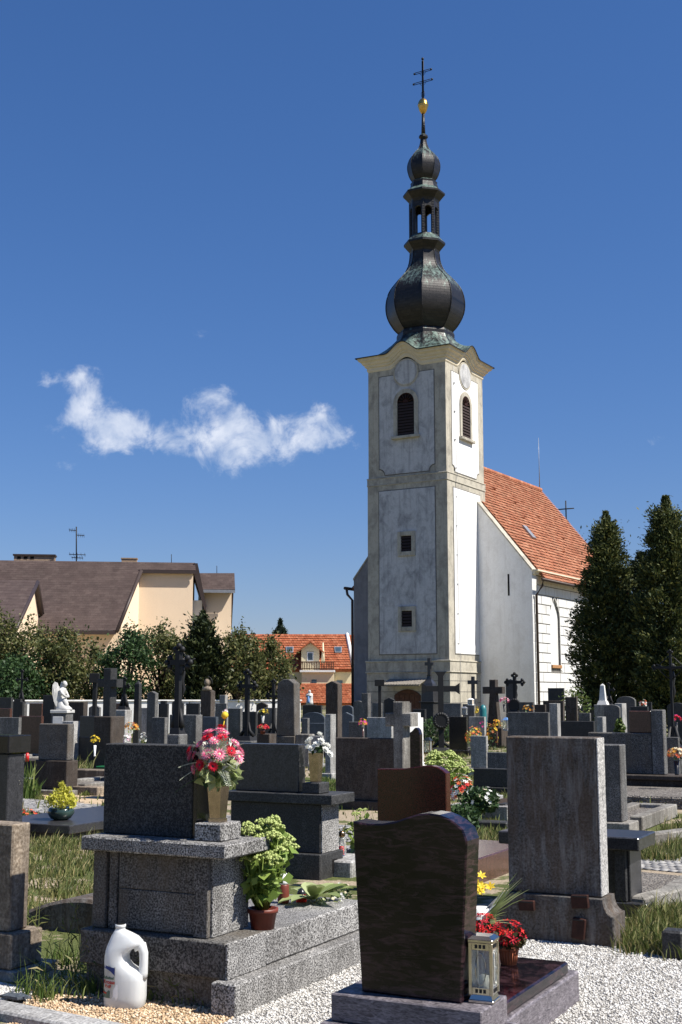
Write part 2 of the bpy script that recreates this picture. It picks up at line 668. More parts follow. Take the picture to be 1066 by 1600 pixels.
def milky():
    m, nt, b = mat_new('milky_plastic')
    t = NT(nt)
    b.inputs['Base Color'].default_value = (.82, .84, .84, 1)
    b.inputs['Roughness'].default_value = .32
    tr = t.N('ShaderNodeBsdfTranslucent')
    tr.inputs['Color'].default_value = (.86, .87, .86, 1)
    ms = t.N('ShaderNodeMixShader')
    ms.inputs[0].default_value = .35
    t.L(b.outputs[0], ms.inputs[1])
    t.L(tr.outputs[0], ms.inputs[2])
    t.L(ms.outputs[0], nt.nodes['Material Output'].inputs[0])
    return m


M['milky'] = milky()
# plants
M['leaf_shrub'] = leaf('leaf_shrub', (.035, .05, .016), (.11, .125, .042), .35, .5, (.2, .185, .07))
M['leaf_green'] = leaf('leaf_green', (.02, .045, .016), (.06, .11, .035), .25)
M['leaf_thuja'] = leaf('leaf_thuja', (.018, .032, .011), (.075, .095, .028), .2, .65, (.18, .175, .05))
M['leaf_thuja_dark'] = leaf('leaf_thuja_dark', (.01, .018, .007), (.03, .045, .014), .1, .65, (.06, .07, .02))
M['leaf_spruce'] = leaf('leaf_spruce', (.012, .025, .016), (.04, .06, .035), .1, .65)
M['leaf_sedum'] = leaf('leaf_sedum', (.14, .22, .045), (.27, .36, .08), .3)
M['sedum_head'] = leaf('sedum_head', (.30, .38, .10), (.50, .56, .20), .25)
M['yellow_leaf'] = leaf('yellow_leaf', (.42, .42, .05), (.66, .62, .1), .3)
M['leaf_pale'] = leaf('leaf_pale', (.22, .28, .09), (.45, .5, .25), .3)
M['leaf_white'] = leaf('leaf_white', (.5, .52, .42), (.75, .76, .68), .2)
M['fern'] = leaf('fern', (.25, .3, .2), (.6, .62, .5), .2)
M['grass'] = leaf('grass_blades', (.06, .09, .02), (.14, .16, .045), .3, .6, (.34, .28, .13))
M['grass_green'] = leaf('grass_green', (.04, .08, .015), (.10, .15, .03), .3, .6, (.2, .22, .07))
M['bark'] = plain('bark', (.08, .06, .045), .9, 0, .2, .4, 10, .5)
for nm, c1, c2 in (('pink', (.65, .03, .12), (.85, .25, .38)), ('crimson', (.45, .005, .02), (.65, .02, .05)),
                   ('white_petal', (.78, .78, .72), (.86, .86, .82)), ('red_petal', (.55, .01, .01), (.75, .03, .02)),
                   ('yellow_petal', (.75, .5, .02), (.85, .65, .06)), ('orange_petal', (.7, .22, .02), (.8, .42, .06)),
                   ('coral', (.75, .1, .03), (.8, .2, .08)), ('magenta', (.6, .02, .2), (.75, .1, .35)),
                   ('cream', (.75, .65, .4), (.8, .75, .55)), ('rust_petal', (.35, .09, .03), (.5, .18, .06)), ('light_pink', (.75, .4, .5), (.8, .6, .65))):
    M[nm] = leaf(nm, c1, c2, .2, .6)
# church
M['plaster_beige'] = plaster('plaster_beige', (.47, .435, .355), (.18, .165, .14), .85)
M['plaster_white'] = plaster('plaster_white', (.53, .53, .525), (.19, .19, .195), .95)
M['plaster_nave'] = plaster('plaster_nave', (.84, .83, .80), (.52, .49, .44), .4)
M['side_panel_plaster'] = plaster('side_panel_plaster', (.78, .77, .75), (.5, .49, .46), .4)  # paler, less stained panel plaster for the tower's side faces
M['plaster_block'] = plaster('plaster_block', (.66, .655, .63), (.42, .40, .37), .5)
M['plaster_cornice'] = plaster('plaster_cornice', (.68, .60, .45), (.42, .36, .26), .5)
M['shaded_gable_plaster'] = plaster('shaded_gable_plaster', (.24, .24, .25), (.13, .13, .14), .7)  # gable plaster darkened: the shade left of the tower is in the colour
M['joint'] = plain('joint', (.17, .16, .145), .9, 0, .2, .3, 4)
M['louvre'] = plain('louvre', (.035, .02, .016), .7, 0, .3, .3, 8)
M['dark_inside'] = plain('dark_inside', (.012, .011, .011), .9, 0, .1, .1, 3)
M['brick'] = plain('brick', (.42, .22, .1), .85, 0, .2, .35, 12)
M['gutter'] = plain('gutter', (.07, .05, .042), .5, .4, .4, .3, 4)
M['zinc'] = plain('zinc', (.33, .34, .36), .5, .6, .4, .2, 4)


def copper():
    m, nt, b = mat_new('copper_patina')
    t = NT(nt)
    v = t.coords(rand=False)
    sv = t.coords((2.4, 2.4, .55), False)
    sheets = t.N('ShaderNodeTexBrick')
    mp = t.N('ShaderNodeMapping')
    mp.inputs['Rotation'].default_value = (R(90), 0, 0)
    t.L(v, mp.inputs['Vector'])
    t.L(mp.outputs[0], sheets.inputs['Vector'])
    sheets.inputs['Scale'].default_value = 1.6
    sheets.inputs['Mortar Size'].default_value = .012
    sheets.inputs['Color1'].default_value = (.014, .0125, .012, 1)
    sheets.inputs['Color2'].default_value = (.028, .024, .022, 1)
    sheets.inputs['Mortar'].default_value = (.007, .0065, .0065, 1)
    g = t.N('ShaderNodeNewGeometry')
    sp = t.N('ShaderNodeSeparateXYZ')
    t.L(g.outputs['True Normal'], sp.inputs[0])
    st = t.noise(sv, 2.2, 6, .7)
    add = t.N('ShaderNodeMath')
    add.operation = 'MULTIPLY_ADD'
    t.L(sp.outputs[2], add.inputs[0])
    add.inputs[1].default_value = .42
    t.L(st, add.inputs[2])
    fac = t.ramp(add.outputs[0], [(.68, g3(0)), (.9, g3(.8))])
    col = t.mix(fac, sheets.outputs[0], (.20, .29, .25))
    col = t.mix(1.0, col, t.ramp(t.noise(v, 5, 5), [(.3, g3(.75)), (.7, g3(1.15))]), 'MULTIPLY')
    t.L(col, b.inputs['Base Color'])
    b.inputs['Roughness'].default_value = .42
    b.inputs['Metallic'].default_value = .35
    t.bump(sheets.outputs['Fac'], .4, .02, b)
    return m


M['copper'] = copper()


def tiles(name, c1, c2, c3, bw, rh):
    m, nt, b = mat_new(name)
    t = NT(nt)
    g = t.N('ShaderNodeNewGeometry')
    v = t.coords(rand=False)
    col = t.ramp(g.outputs['Random Per Island'], [(0, c1), (.55, c2), (1, c3)])
    col = t.mix(1.0, col, t.ramp(t.noise(v, 1.1, 6, .65), [(.3, g3(.72)), (.7, g3(1.08))]), 'MULTIPLY')
    col = t.mix(1.0, col, t.ramp(t.noise(v, 16, 2), [(.35, g3(.78)), (.65, g3(1.06))]), 'MULTIPLY')
    t.L(col, b.inputs['Base Color'])
    b.inputs['Roughness'].default_value = .85
    b.inputs['Specular IOR Level'].default_value = .25
    return m


M['roof_tile'] = tiles('roof_tile', (.36, .125, .065), (.43, .17, .09), (.48, .23, .135), .2, .3)
M['roof_tile_red'] = tiles('roof_tile_red', (.32, .085, .036), (.39, .115, .05), (.45, .16, .08), .2, .3)
M['roof_brown'] = tiles('roof_brown', (.075, .052, .047), (.085, .06, .054), (.10, .072, .064), .2, .3)
M['house_peach'] = plaster('house_peach', (.80, .63, .455), (.7, .54, .38), .25, .3, .05)
M['house_cream'] = plaster('house_cream', (.74, .64, .42), (.6, .5, .34), .25, .3, .05)
M['house_white'] = plain('house_white', (.78, .77, .74), .8, 0, .2, .1, 2)
M['wall_white'] = plaster('wall_white', (.78, .77, .74), (.5, .48, .44), .3)
M['brown_trim'] = plain('brown_trim', (.045, .03, .026), .5, 0, .4, .15, 3)
M['chimney_brick'] = plain('chimney_brick', (.36, .26, .18), .9, 0, .2, .4, 14)


def ground_mat():
    m, nt, b = mat_new('ground_soil')
    t = NT(nt)
    v = t.coords(rand=False)
    n1 = t.noise(v, .35, 6, .6)
    n2 = t.noise(v, 2.3, 6, .65)
    n3 = t.noise(v, 40, 4, .7)
    soil = t.ramp(n3, [(.3, (.20, .155, .105)), (.7, (.46, .38, .28))])
    green = t.ramp(n3, [(.3, (.045, .065, .018)), (.7, (.13, .14, .05))])
    mm = t.N('ShaderNodeMath')
    mm.operation = 'ADD'
    t.L(n1, mm.inputs[0])
    t.L(n2, mm.inputs[1])
    col = t.mix(t.ramp(mm.outputs[0], [(.93, g3(0)), (1.12, g3(1))]), soil, green)
    t.L(col, b.inputs['Base Color'])
    b.inputs['Roughness'].default_value = .95
    b.inputs['Specular IOR Level'].default_value = .15
    t.bump(n3, .6, .03, b)
    return m


M['ground'] = ground_mat()


def gravel_mat(name, c1, c2, c3, scale):
    m, nt, b = mat_new(name)
    t = NT(nt)
    v = t.coords(rand=False)
    vo = t.N('ShaderNodeTexVoronoi')
    vo.inputs['Scale'].default_value = scale
    t.L(v, vo.inputs['Vector'])
    sp = t.N('ShaderNodeSeparateColor')
    t.L(vo.outputs['Color'], sp.inputs[0])
    col = t.ramp(sp.outputs[0], [(0, c1), (.55, c2), (1, c3)])
    edge = t.ramp(vo.outputs['Distance'], [(.25, g3(1)), (.75, g3(.45))])
    col = t.mix(1.0, col, edge, 'MULTIPLY')
    col = t.mix(1.0, col, t.ramp(t.noise(v, 2, 4), [(.3, g3(.8)), (.7, g3(1.05))]), 'MULTIPLY')
    t.L(col, b.inputs['Base Color'])
    b.inputs['Roughness'].default_value = .9
    b.inputs['Specular IOR Level'].default_value = .2
    inv = t.N('ShaderNodeMath')
    inv.operation = 'SUBTRACT'
    inv.inputs[0].default_value = 1.0
    t.L(vo.outputs['Distance'], inv.inputs[1])
    t.bump(inv.outputs[0], .9, .02, b)
    return m


M['gravel_white'] = gravel_mat('gravel_white', (.26, .245, .22), (.46, .44, .41), (.64, .62, .59), 80)
M['gravel_tan'] = gravel_mat('gravel_tan', (.3, .2, .11), (.5, .37, .23), (.68, .56, .4), 60)
M['gravel_grey'] = gravel_mat('gravel_grey', (.14, .125, .11), (.24, .215, .19), (.36, .33, .29), 45)
M['sand'] = plain('sand', (.5, .38, .25), .95, 0, .15, .3, 6, .5)
M['pebble_white'] = leaf('pebble_white', (.30, .28, .25), (.55, .53, .49), 0, .85, (.74, .73, .70))
M['pebble_tan'] = leaf('pebble_tan', (.34, .22, .12), (.55, .4, .25), 0, .85, (.74, .62, .46))
M['cobble'] = leaf('cobble_stone', (.18, .175, .165), (.28, .27, .26), 0, .9, (.38, .37, .35))

# ------------------------------------------------------------------ the ground and what lies on it
def sheet(name, poly, z, mat, kind='structure', parent=None):
    mb = MB()
    mb.add([(x, y, z) for x, y in poly], [list(range(len(poly)))])
    o = mb.build(name, mat, parent)
    if kind and not parent:
        tag(o, kind=kind)
    return o


sheet('ground', [(-1500, -200), (1500, -200), (1500, 2600), (-1500, 2600)], 0.0, M['ground'])
GPHI = 27.0                                     # the graves all face the same way
GW, GD = axes(GPHI)
OA = gp(368, 1592)                              # corner of the big tomb on the left
OB = (1.176, 6.371)                             # rear corner of the dark stone's grave


def loc(O, u, v):
    return (O[0] + GW[0] * u + GD[0] * v, O[1] + GW[1] * u + GD[1] * v)


white_poly = [loc(OA, 0.0, -1.6), loc(OA, 0.0, 1.75), gp(640, 1440), gp(792, 1448), gp(960, 1478), gp(1000, 1490), gp(1066, 1503), gp(1120, 1516), gp(1150, 1760), (0, 3.2)]
sheet('white_gravel', white_poly, .004, M['gravel_white'])
tan_poly = [gp(40, 1560), gp(60, 1532), gp(130, 1525), gp(240, 1530), gp(350, 1560), loc(OA, 0.0, -.02), loc(OA, 0, -1.2), (-2.6, 4.4), gp(20, 1600)]
sheet('tan_gravel', tan_poly, .004, M['gravel_tan'])
patch_poly = [gp(-60, 1562), gp(-60, 1536), gp(8, 1538), gp(52, 1553), gp(40, 1565)]
sheet('white_gravel_patch', patch_poly, .006, M['gravel_white'])
sheet('sand_bed', [gp(70, 1262), gp(60, 1236), gp(170, 1236), gp(330, 1262), gp(330, 1300), gp(170, 1262)], .004, M['sand'])
sheet('grave_gravel_bed', [gp(1000, 1395), gp(1003, 1368), gp(1120, 1380), gp(1120, 1420), gp(1010, 1432)], .03, M['gravel_grey'])


def in_poly(P, poly):
    x, y = P[:, 0], P[:, 1]
    c = np.zeros(len(P), bool)
    n = len(poly)
    for i in range(n):
        (x1, y1), (x2, y2) = poly[i], poly[i - 1]
        c ^= ((y1 > y) != (y2 > y)) & (x < (x2 - x1) * (y - y1) / (y2 - y1 + 1e-12) + x1)
    return c


def scatter_poly(poly, n, ymax=None):
    a = np.array(poly)
    lo, hi = a.min(0), a.max(0)
    P = np.zeros((0, 2))
    while len(P) < n:
        Q = RNG.uniform(lo, hi, (n * 2, 2))
        Q = Q[in_poly(Q, poly)]
        P = np.concatenate([P, Q])
    return P[:n]


def pebbles(name, poly, n, size, mat, z=0.004):
    P = scatter_poly(poly, n)
    base = np.array([[1, 0, 0], [0, 1, 0], [-1, 0, 0], [0, -1, 0], [0, 0, .75], [0, 0, -.6]], float)
    V = base[None] * RNG.uniform(.6, 1.4, (n, 6, 1)) * (size * RNG.uniform(.5, 1.4, (n, 1, 1)))
    th = RNG.uniform(0, 6.28, n)
    c, s = np.cos(th)[:, None], np.sin(th)[:, None]
    V = np.stack([V[..., 0] * c - V[..., 1] * s, V[..., 0] * s + V[..., 1] * c, V[..., 2]], -1)
    V[..., 0] += P[:, :1]
    V[..., 1] += P[:, 1:2]
    V[..., 2] += z + size * .25
    F0 = np.array([[0, 1, 4], [1, 2, 4], [2, 3, 4], [3, 0, 4], [1, 0, 5], [2, 1, 5], [3, 2, 5], [0, 3, 5]])
    F = (F0[None] + (np.arange(n) * 6)[:, None, None]).reshape(-1, 3)
    return tag(np_mesh(name, V.reshape(-1, 3), F, mat), 'loose pale pebbles strewn over the ground', 'gravel', kind='stuff')


near_white = [loc(OA, 0.0, -1.2), loc(OA, 0.0, 1.7), gp(640, 1440), gp(792, 1448), gp(960, 1478), gp(1066, 1503), gp(1100, 1510), gp(1120, 1640), gp(300, 1640)]
pebbles('white_pebbles', near_white, 42000, .0066, M['pebble_white'])
pebbles('white_pebbles', patch_poly, 3500, .0066, M['pebble_white'])
pebbles('tan_pebbles', tan_poly, 14000, .0078, M['pebble_tan'])

# paved path of small setts running across between the graves
PA, PB = gp(60, 1246), gp(1110, 1362)
PA = (PA[0] - 6, PA[1] + 3.6)
PB = (PB[0] + 3, PB[1] - 1.9)
pd = Vector((PB[0] - PA[0], PB[1] - PA[1])).normalized()
pn = Vector((-pd.y, pd.x))
plen = (Vector(PB) - Vector(PA)).length
sheet('path', [(PA[0] - pn.x * .62, PA[1] - pn.y * .62), (PB[0] - pn.x * .62, PB[1] - pn.y * .62), (PB[0] + pn.x * .62, PB[1] + pn.y * .62), (PA[0] + pn.x * .62, PA[1] + pn.y * .62)], .006, M['gravel_grey'])
mb_v, mb_f = [], []
nu, nv = int(plen / .075), 17
for i in range(nu):
    for j in range(nv):
        a0 = i * .075 + (j % 2) * .036
        b0 = -.62 + j * .073
        q = [(a0 + .003, b0 + .003), (a0 + .072, b0 + .004), (a0 + .071, b0 + .070), (a0 + .004, b0 + .069)]
        h = .0095 + random.uniform(-.003, .003)
        b = len(mb_v)
        for (a, c2) in q:
            a += random.uniform(-.006, .006)
            c2 += random.uniform(-.006, .006)
            mb_v.append((PA[0] + pd.x * a + pn.x * c2, PA[1] + pd.y * a + pn.y * c2, .002))
        for (a, c2) in q:
            mb_v.append(((mb_v[b + len(mb_v) - b - 4][0]), (mb_v[b + len(mb_v) - b - 4][1]), h))
        mb_f += [[b + 4, b + 5, b + 6, b + 7], [b, b + 1, b + 5, b + 4], [b + 1, b + 2, b + 6, b + 5], [b + 2, b + 3, b + 7, b + 6], [b + 3, b, b + 4, b + 7]]
tag(np_mesh('path_setts', mb_v, mb_f, M['cobble']), 'small pale stone setts paving the cemetery path', 'paving', kind='stuff')

# ------------------------------------------------------------------ roofs of overlapping tiles
def tile_rows(name, A, B, C, D, rows, tw, lift, mat, parent, jit=.25):
    """tiles laid on the quad A(eave left) B(eave right) C(ridge right) D(ridge left)"""
    A, B, C, D = (np.array(p, float) for p in (A, B, C, D))
    nrm = np.cross(B - A, D - A)
    nrm /= np.linalg.norm(nrm)
    if nrm[2] < 0:
        nrm = -nrm
    V = []
    for r in range(rows):
        t0, t1 = r / rows, min(1.0, (r + 1.25) / rows)
        l0, r0 = A + (D - A) * t0, B + (C - B) * t0
        l1, r1 = A + (D - A) * t1, B + (C - B) * t1
        n = max(1, int(np.linalg.norm(r0 - l0) / tw))
        off = .5 if r % 2 else 0
        for k in range(n + (1 if off else 0)):
            s0, s1 = max(0, (k - off) / n), min(1, (k + 1 - off) / n)
            g = (s1 - s0) * .03
            h = lift * (1 + RNG.uniform(-jit, jit))
            V += [l0 + (r0 - l0) * (s0 + g) + nrm * h, l0 + (r0 - l0) * (s1 - g) + nrm * h,
                  l1 + (r1 - l1) * (s1 - g) + nrm * lift * .12, l1 + (r1 - l1) * (s0 + g) + nrm * lift * .12]
    V = np.array(V)
    F = np.arange(len(V)).reshape(-1, 4)
    o = np_mesh(name, V, F, mat, parent)
    return tag(o, kind='stuff')


# ------------------------------------------------------------------ the church
CH = thing('church', 'white church with tall square tower, black onion dome and orange tiled roof', 'church', (5.728, 66, 0), R(-31))
TW = 4.87
TC = (-TW / 2, TW / 2)


def xf(mb, k):
    """from the front-face frame (x along the face from its middle, -y outwards from it) to the tower's face k"""
    out = []
    for (x, y, z) in mb.v:
        px, py = x, y - TW / 2
        for _ in range(k):
            px, py = -py, px
        out.append((TC[0] + px, TC[1] + py, z))
    mb.v = out
    return mb


def tower_box(mb, o, z0, z1, c=0.0):
    return mb.box(-TW - o, o, -o, TW + o, z0, z1, c)


t_ = MB()
tower_box(t_, .10, -.2, 2.72)
tower_box(t_, .13, 2.72, 3.24)
tower_box(t_, .04, 3.24, 13.05)
tower_box(t_, 0.0, 13.05, 19.9)
tower = t_.build('tower', M['plaster_beige'], CH)
for (o_, z0_, z1_, c_) in ((.17, 3.24, 3.32, .02), (.17, 2.66, 2.72, .02), (.08, 13.02, 13.10, .02), (.09, 13.42, 13.48, .02), (.06, 13.10, 13.42, 0)):
    lg = MB()
    tower_box(lg, o_, z0_, z1_, c_)
    lg.build('ledge', M['plaster_beige'], CH)


def arc(cx, cz, r, a0, a1, n):
    return [(cx + r * math.cos(R(a0 + (a1 - a0) * i / n)), cz + r * math.sin(R(a0 + (a1 - a0) * i / n))) for i in range(n + 1)]


def upper_panel(g):
    a, z0, z1, nr = 1.72 + g, 13.62 - g, 19.25 + g, .36
    p = arc(-a, z0, nr, 90, 0, 6) + arc(a, z0, nr, 180, 90, 6)
    p += [(a, z1), (-a, z1)]
    return p


def bump_h(s):
    x = abs(s) / 1.05
    if x >= 1:
        return 0.0
    return .60 * (0.5 + .5 * math.cos(math.pi * x)) ** .85


CORN = [(.0, 19.62), (.05, 19.70), (.06, 19.86), (.14, 19.9), (.17, 20.0), (.24, 20.04), (.30, 20.16), (.42, 20.24), (.46, 20.36), (.5, 20.42)]


def cornice_strip(prof, k, mb, inner=-.3, close=True):
    ns = 41
    nr = len(prof)
    v, f = [], []
    for i in range(ns):
        q = -1 + 2 * i / (ns - 1)
        q = math.copysign(abs(q) ** 1.0, q)
        for (o, z) in prof:
            s = q * TW / 2
            if abs(s) > 1.4:
                s = math.copysign(1.4 + (abs(s) - 1.4) / (TW / 2 - 1.4) * (TW / 2 + o - 1.4), s)
            v.append((s, -o, z + bump_h(s)))
    for i in range(ns - 1):
        for j in range(nr - 1):
            f.append([i * nr + j, (i + 1) * nr + j, (i + 1) * nr + j + 1, i * nr + j + 1])
    m_ = MB()
    m_.add(v, f)
    xf(m_, k)
    mb.add(m_.v, m_.f)


cb = MB()
for k in range(4):
    cornice_strip(CORN, k, cb)
cb.build('cornice', M['plaster_cornice'], CH, fix=False)
# copper skirt: from the cornice edge (with its waves) up to the octagonal drum
sk = MB()
for k in range(4):
    ns = 41
    prev = None
    v, f = [], []
    rows = [(1.0, 0), (.82, 0), (.64, 0), (.48, 0), (.33, 0), (.2, 0), (.1, 0), (0, 0)]
    for i in range(ns):
        q = -1 + 2 * i / (ns - 1)
        s = q * TW / 2
        if abs(s) > 1.4:
            s = math.copysign(1.4 + (abs(s) - 1.4) / (TW / 2 - 1.4) * (TW / 2 + .56 - 1.4), s)
        zo = 20.43 + bump_h(s)
        ro = TW / 2 + .56
        # octagon radius in this direction
        ang = math.atan2(s, ro)
        oct_a = ((ang + math.pi / 8) % (math.pi / 4)) - math.pi / 8
        rr = 1.62 * math.cos(math.pi / 8) / math.cos(oct_a)
        xi, yi = rr * math.sin(ang), rr * math.cos(ang)
        for (tq, dz) in rows:
            x = xi + (s - xi) * tq
            y = yi + (ro - yi) * tq
            z = zo + (21.95 - zo) * (1 - tq) ** 2.3
            v.append((x, -(y - TW / 2), z))
    nr = len(rows)
    for i in range(ns - 1):
        for j in range(nr - 1):
            f.append([i * nr + j, (i + 1) * nr + j, (i + 1) * nr + j + 1, i * nr + j + 1])
    # thin fascia at the edge
    m_ = MB()
    m_.add(v, f)
    fv, ff = [], []
    for i in range(ns):
        x, y, z = v[i * nr]
        fv += [(x, y, z), (x, y + .01, z - .06)]
    for i in range(ns - 1):
        ff.append([2 * i, 2 * i + 2, 2 * i + 3, 2 * i + 1])
    m_.add(fv, ff)
    xf(m_, k)
    sk.add(m_.v, m_.f)
sk.build('skirt_roof', M['copper'], CH, fix=False)

for k in range(4):
    pb = MB()
    pb.prism(upper_panel(.05), -.012, .05)
    pb.prism([(-1.78, 3.62), (1.78, 3.62), (1.78, 12.74), (-1.78, 12.74)], -.052, 0.0)
    xf(pb, k).build('panel_groove', M['joint'], CH)
    pw = MB()
    pw.prism(upper_panel(0), -.03, .0, .008)
    pw.prism([(-1.73, 3.67), (1.73, 3.67), (1.73, 12.69), (-1.73, 12.69)], -.075, -.02, .008)
    xf(pw, k).build('panel', M['side_panel_plaster' if k in (1, 3) else 'plaster_white'], CH)
    if k > 1:
        continue
    # roundel with its ring
    rg = MB()
    rg.prism(arc(0, 19.32, .80, 0, 348.75, 31), -.06, -.0, .015)
    ring = xf(rg, k).build('roundel_ring', M['plaster_beige'], CH)
    rd = MB()
    rd.prism(arc(0, 19.32, .70, 0, 348.75, 31), -.085, -.02, .02)
    xf(rd, k).build('roundel', M['plaster_white'], ring)
    # belfry window: frame, sill, louvres and fanlight
    hw, zs, zr = .53, 15.72, 17.62
    fr = MB()
    outer = [(-hw - .24, zs)] + [(hw + .24, zs)] + arc(0, zr, hw + .24, 0, 180, 14)
    inner = [(-hw, zs)] + [(hw, zs)] + arc(0, zr, hw, 0, 180, 14)
    n = len(outer)
    v = [(x, -.1, z) for x, z in outer] + [(x, -.1, z) for x, z in inner] + [(x, 0, z) for x, z in outer] + [(x, .0, z) for x, z in inner]
    f = []
    for i in range(n):
        j = (i + 1) % n
        if i == 0:
            continue
        f += [[i, j, n + j, n + i], [i, j, 2 * n + j, 2 * n + i], [n + i, n + j, 3 * n + j, 3 * n + i]]
    fr.add(v, f)
    wf = xf(fr, k).build('belfry_window', M['plaster_beige'], CH)
    bk = MB()
    bk.prism(inner, -.036, .02)
    xf(bk, k).build('dark_opening', M['dark_inside'], wf)
    si = MB()
    si.box(-hw - .34, hw + .34, -.24, .0, zs - .17, zs - .004, .02)
    xf(si, k).build('sill', M['plaster_beige'], wf)
    for q in range(11):
        z = zs + .06 + q * .168
        sl = MB()
        sl.add([(-hw + .03, -.088, z), (hw - .03, -.088, z), (hw - .03, -.05, z + .11), (-hw + .03, -.05, z + .11),
                (-hw + .03, -.088, z + .02), (hw - .03, -.088, z + .02), (hw - .03, -.05, z + .13), (-hw + .03, -.05, z + .13)],
               [(0, 1, 2, 3), (4, 5, 6, 7), (0, 1, 5, 4), (3, 2, 6, 7), (0, 3, 7, 4), (1, 2, 6, 5)])
        xf(sl, k).build('slat', M['louvre'], wf)
    fan = MB()
    fan.prism(arc(0, zr, .16, 0, 180, 8), -.09, -.03)
    for q in range(7):
        a = R(12 + q * 26)
        fan.tube([(math.cos(a) * .15, -.075, zr + math.sin(a) * .15), (math.cos(a) * .5, -.075, zr + math.sin(a) * .5)], .028, 4)
    fan.tube([(x, -.075, z) for x, z in arc(0, zr, .5, 0, 180, 10)], .035, 4)
    xf(fan, k).build('fanlight', M['rusty'], wf)
    for zc in ((9.67, 5.56) if k == 0 else ()):
        fr = MB()
        W2, H2, w2, h2 = .54, .68, .32, .43
        for bx in ((-W2, -w2, zc - H2, zc + H2), (w2, W2, zc - H2, zc + H2), (-w2, w2, zc + h2, zc + H2), (-w2, w2, zc - H2, zc - h2)):
            fr.box(bx[0], bx[1], -.17, -.06, bx[2], bx[3], .015)
        wf = xf(fr, k).build('small_window', M['plaster_beige'], CH)
        bk = MB()
        bk.box(-w2, w2, -.085, -.03, zc - h2, zc + h2)
        xf(bk, k).build('dark_opening', M['dark_inside'], wf)
        for q in range(5):
            z = zc - h2 + .03 + q * .17
            sl = MB()
            sl.add([(-w2 + .01, -.15, z), (w2 - .01, -.15, z), (w2 - .01, -.1, z + .1), (-w2 + .01, -.1, z + .1),
                    (-w2 + .01, -.15, z + .02), (w2 - .01, -.15, z + .02), (w2 - .01, -.1, z + .12), (-w2 + .01, -.1, z + .12)],
                   [(0, 1, 2, 3), (4, 5, 6, 7), (0, 1, 5, 4), (3, 2, 6, 7), (0, 3, 7, 4), (1, 2, 6, 5)])
            xf(sl, k).build('slat', M['louvre'], wf)
# door with segmental arch and canopy
dr = MB()
dp = [(-.8, -.1), (.8, -.1), (.8, 1.45)] + [(x, z) for x, z in arc(0, .62, 1.15, 46, 134, 10)] + [(-.8, 1.45)]
dr.prism(dp, -.145, -.08)
door = xf(dr, 0).build('door', M['wood'], CH)
for q in range(5):
    pl = MB()
    pl.box(-.74 + q * .3, -.47 + q * .3, -.165, -.14, 0, 1.55, .01)
    xf(pl, 0).build('plank', M['wood'], door)
cn = MB()
for q in range(14):
    x = -1.12 + q * .165
    cn.add([(x, -1.0, 1.98), (x + .15, -1.0, 2.0), (x + .15, -.12, 2.3), (x, -.12, 2.28), (x, -1.0, 2.02), (x + .15, -1.0, 2.04), (x + .15, -.12, 2.34), (x, -.12, 2.32)],
           [(0, 1, 2, 3), (4, 5, 6, 7), (0, 1, 5, 4), (3, 2, 6, 7), (0, 3, 7, 4), (1, 2, 6, 5)])
cn.tube([(-1.1, -.95, 1.95), (1.15, -.95, 1.95)], .03, 4)
xf(cn, 0).build('canopy', M['grey_wood'], CH)
gv = MB()
for z in (2.2, 1.62, 1.04, .5):
    for k in (0, 1):
        m_ = MB()
        m_.box(-2.5, 2.5, -.104, -.09, z, z + .035)
        xf(m_, k)
        gv.add(m_.v, m_.f)
gv.build('plinth_groove', M['joint'], CH)
lc = MB()
lc.tube([(.09, 1.05, 0), (.19, 1.05, 2.7), (.16, 1.05, 3.3), (.06, 1.0, 13.0), (.15, 1.0, 13.4), (.05, .95, 19.6)], .012, 4)
for z in np.arange(1, 19, 1.6):
    lc.box(.0, .11, .93, 1.07, z, z + .03)
lc.build('lightning_cable', M['zinc'], CH)

# onion dome, lantern and finial: an octagonal lathe
ROT8 = R(22.5)


def octo(prof, name, mat, parent, n=8, smooth=False, ribs=None):
    mb = MB()
    mb.lathe(prof, n, TC[0], TC[1], ROT8, 0, smooth)
    o = mb.build(name, mat, parent)
    if ribs:
        for i in range(8):
            a = ROT8 + i * math.pi / 4
            rb = MB()
            rb.tube([(TC[0] + math.cos(a) * r * 1.005, TC[1] + math.sin(a) * r * 1.005, z) for r, z in prof], ribs, 5)
            rb.build('seam_rib', mat, o)
    return o


def smooth_prof(pts, n=6):
    """Catmull-Rom through (r,z)"""
    out = []
    for i in range(len(pts) - 1):
        p0, p1, p2, p3 = pts[max(i - 1, 0)], pts[i], pts[i + 1], pts[min(i + 2, len(pts) - 1)]
        for k in range(n):
            t = k / n
            q = []
            for a in range(2):
                q.append(.5 * (2 * p1[a] + (p2[a] - p0[a]) * t + (2 * p0[a] - 5 * p1[a] + 4 * p2[a] - p3[a]) * t * t + (3 * p1[a] - p0[a] - 3 * p2[a] + p3[a]) * t ** 3))
            out.append(tuple(q))
    out.append(pts[-1])
    return out


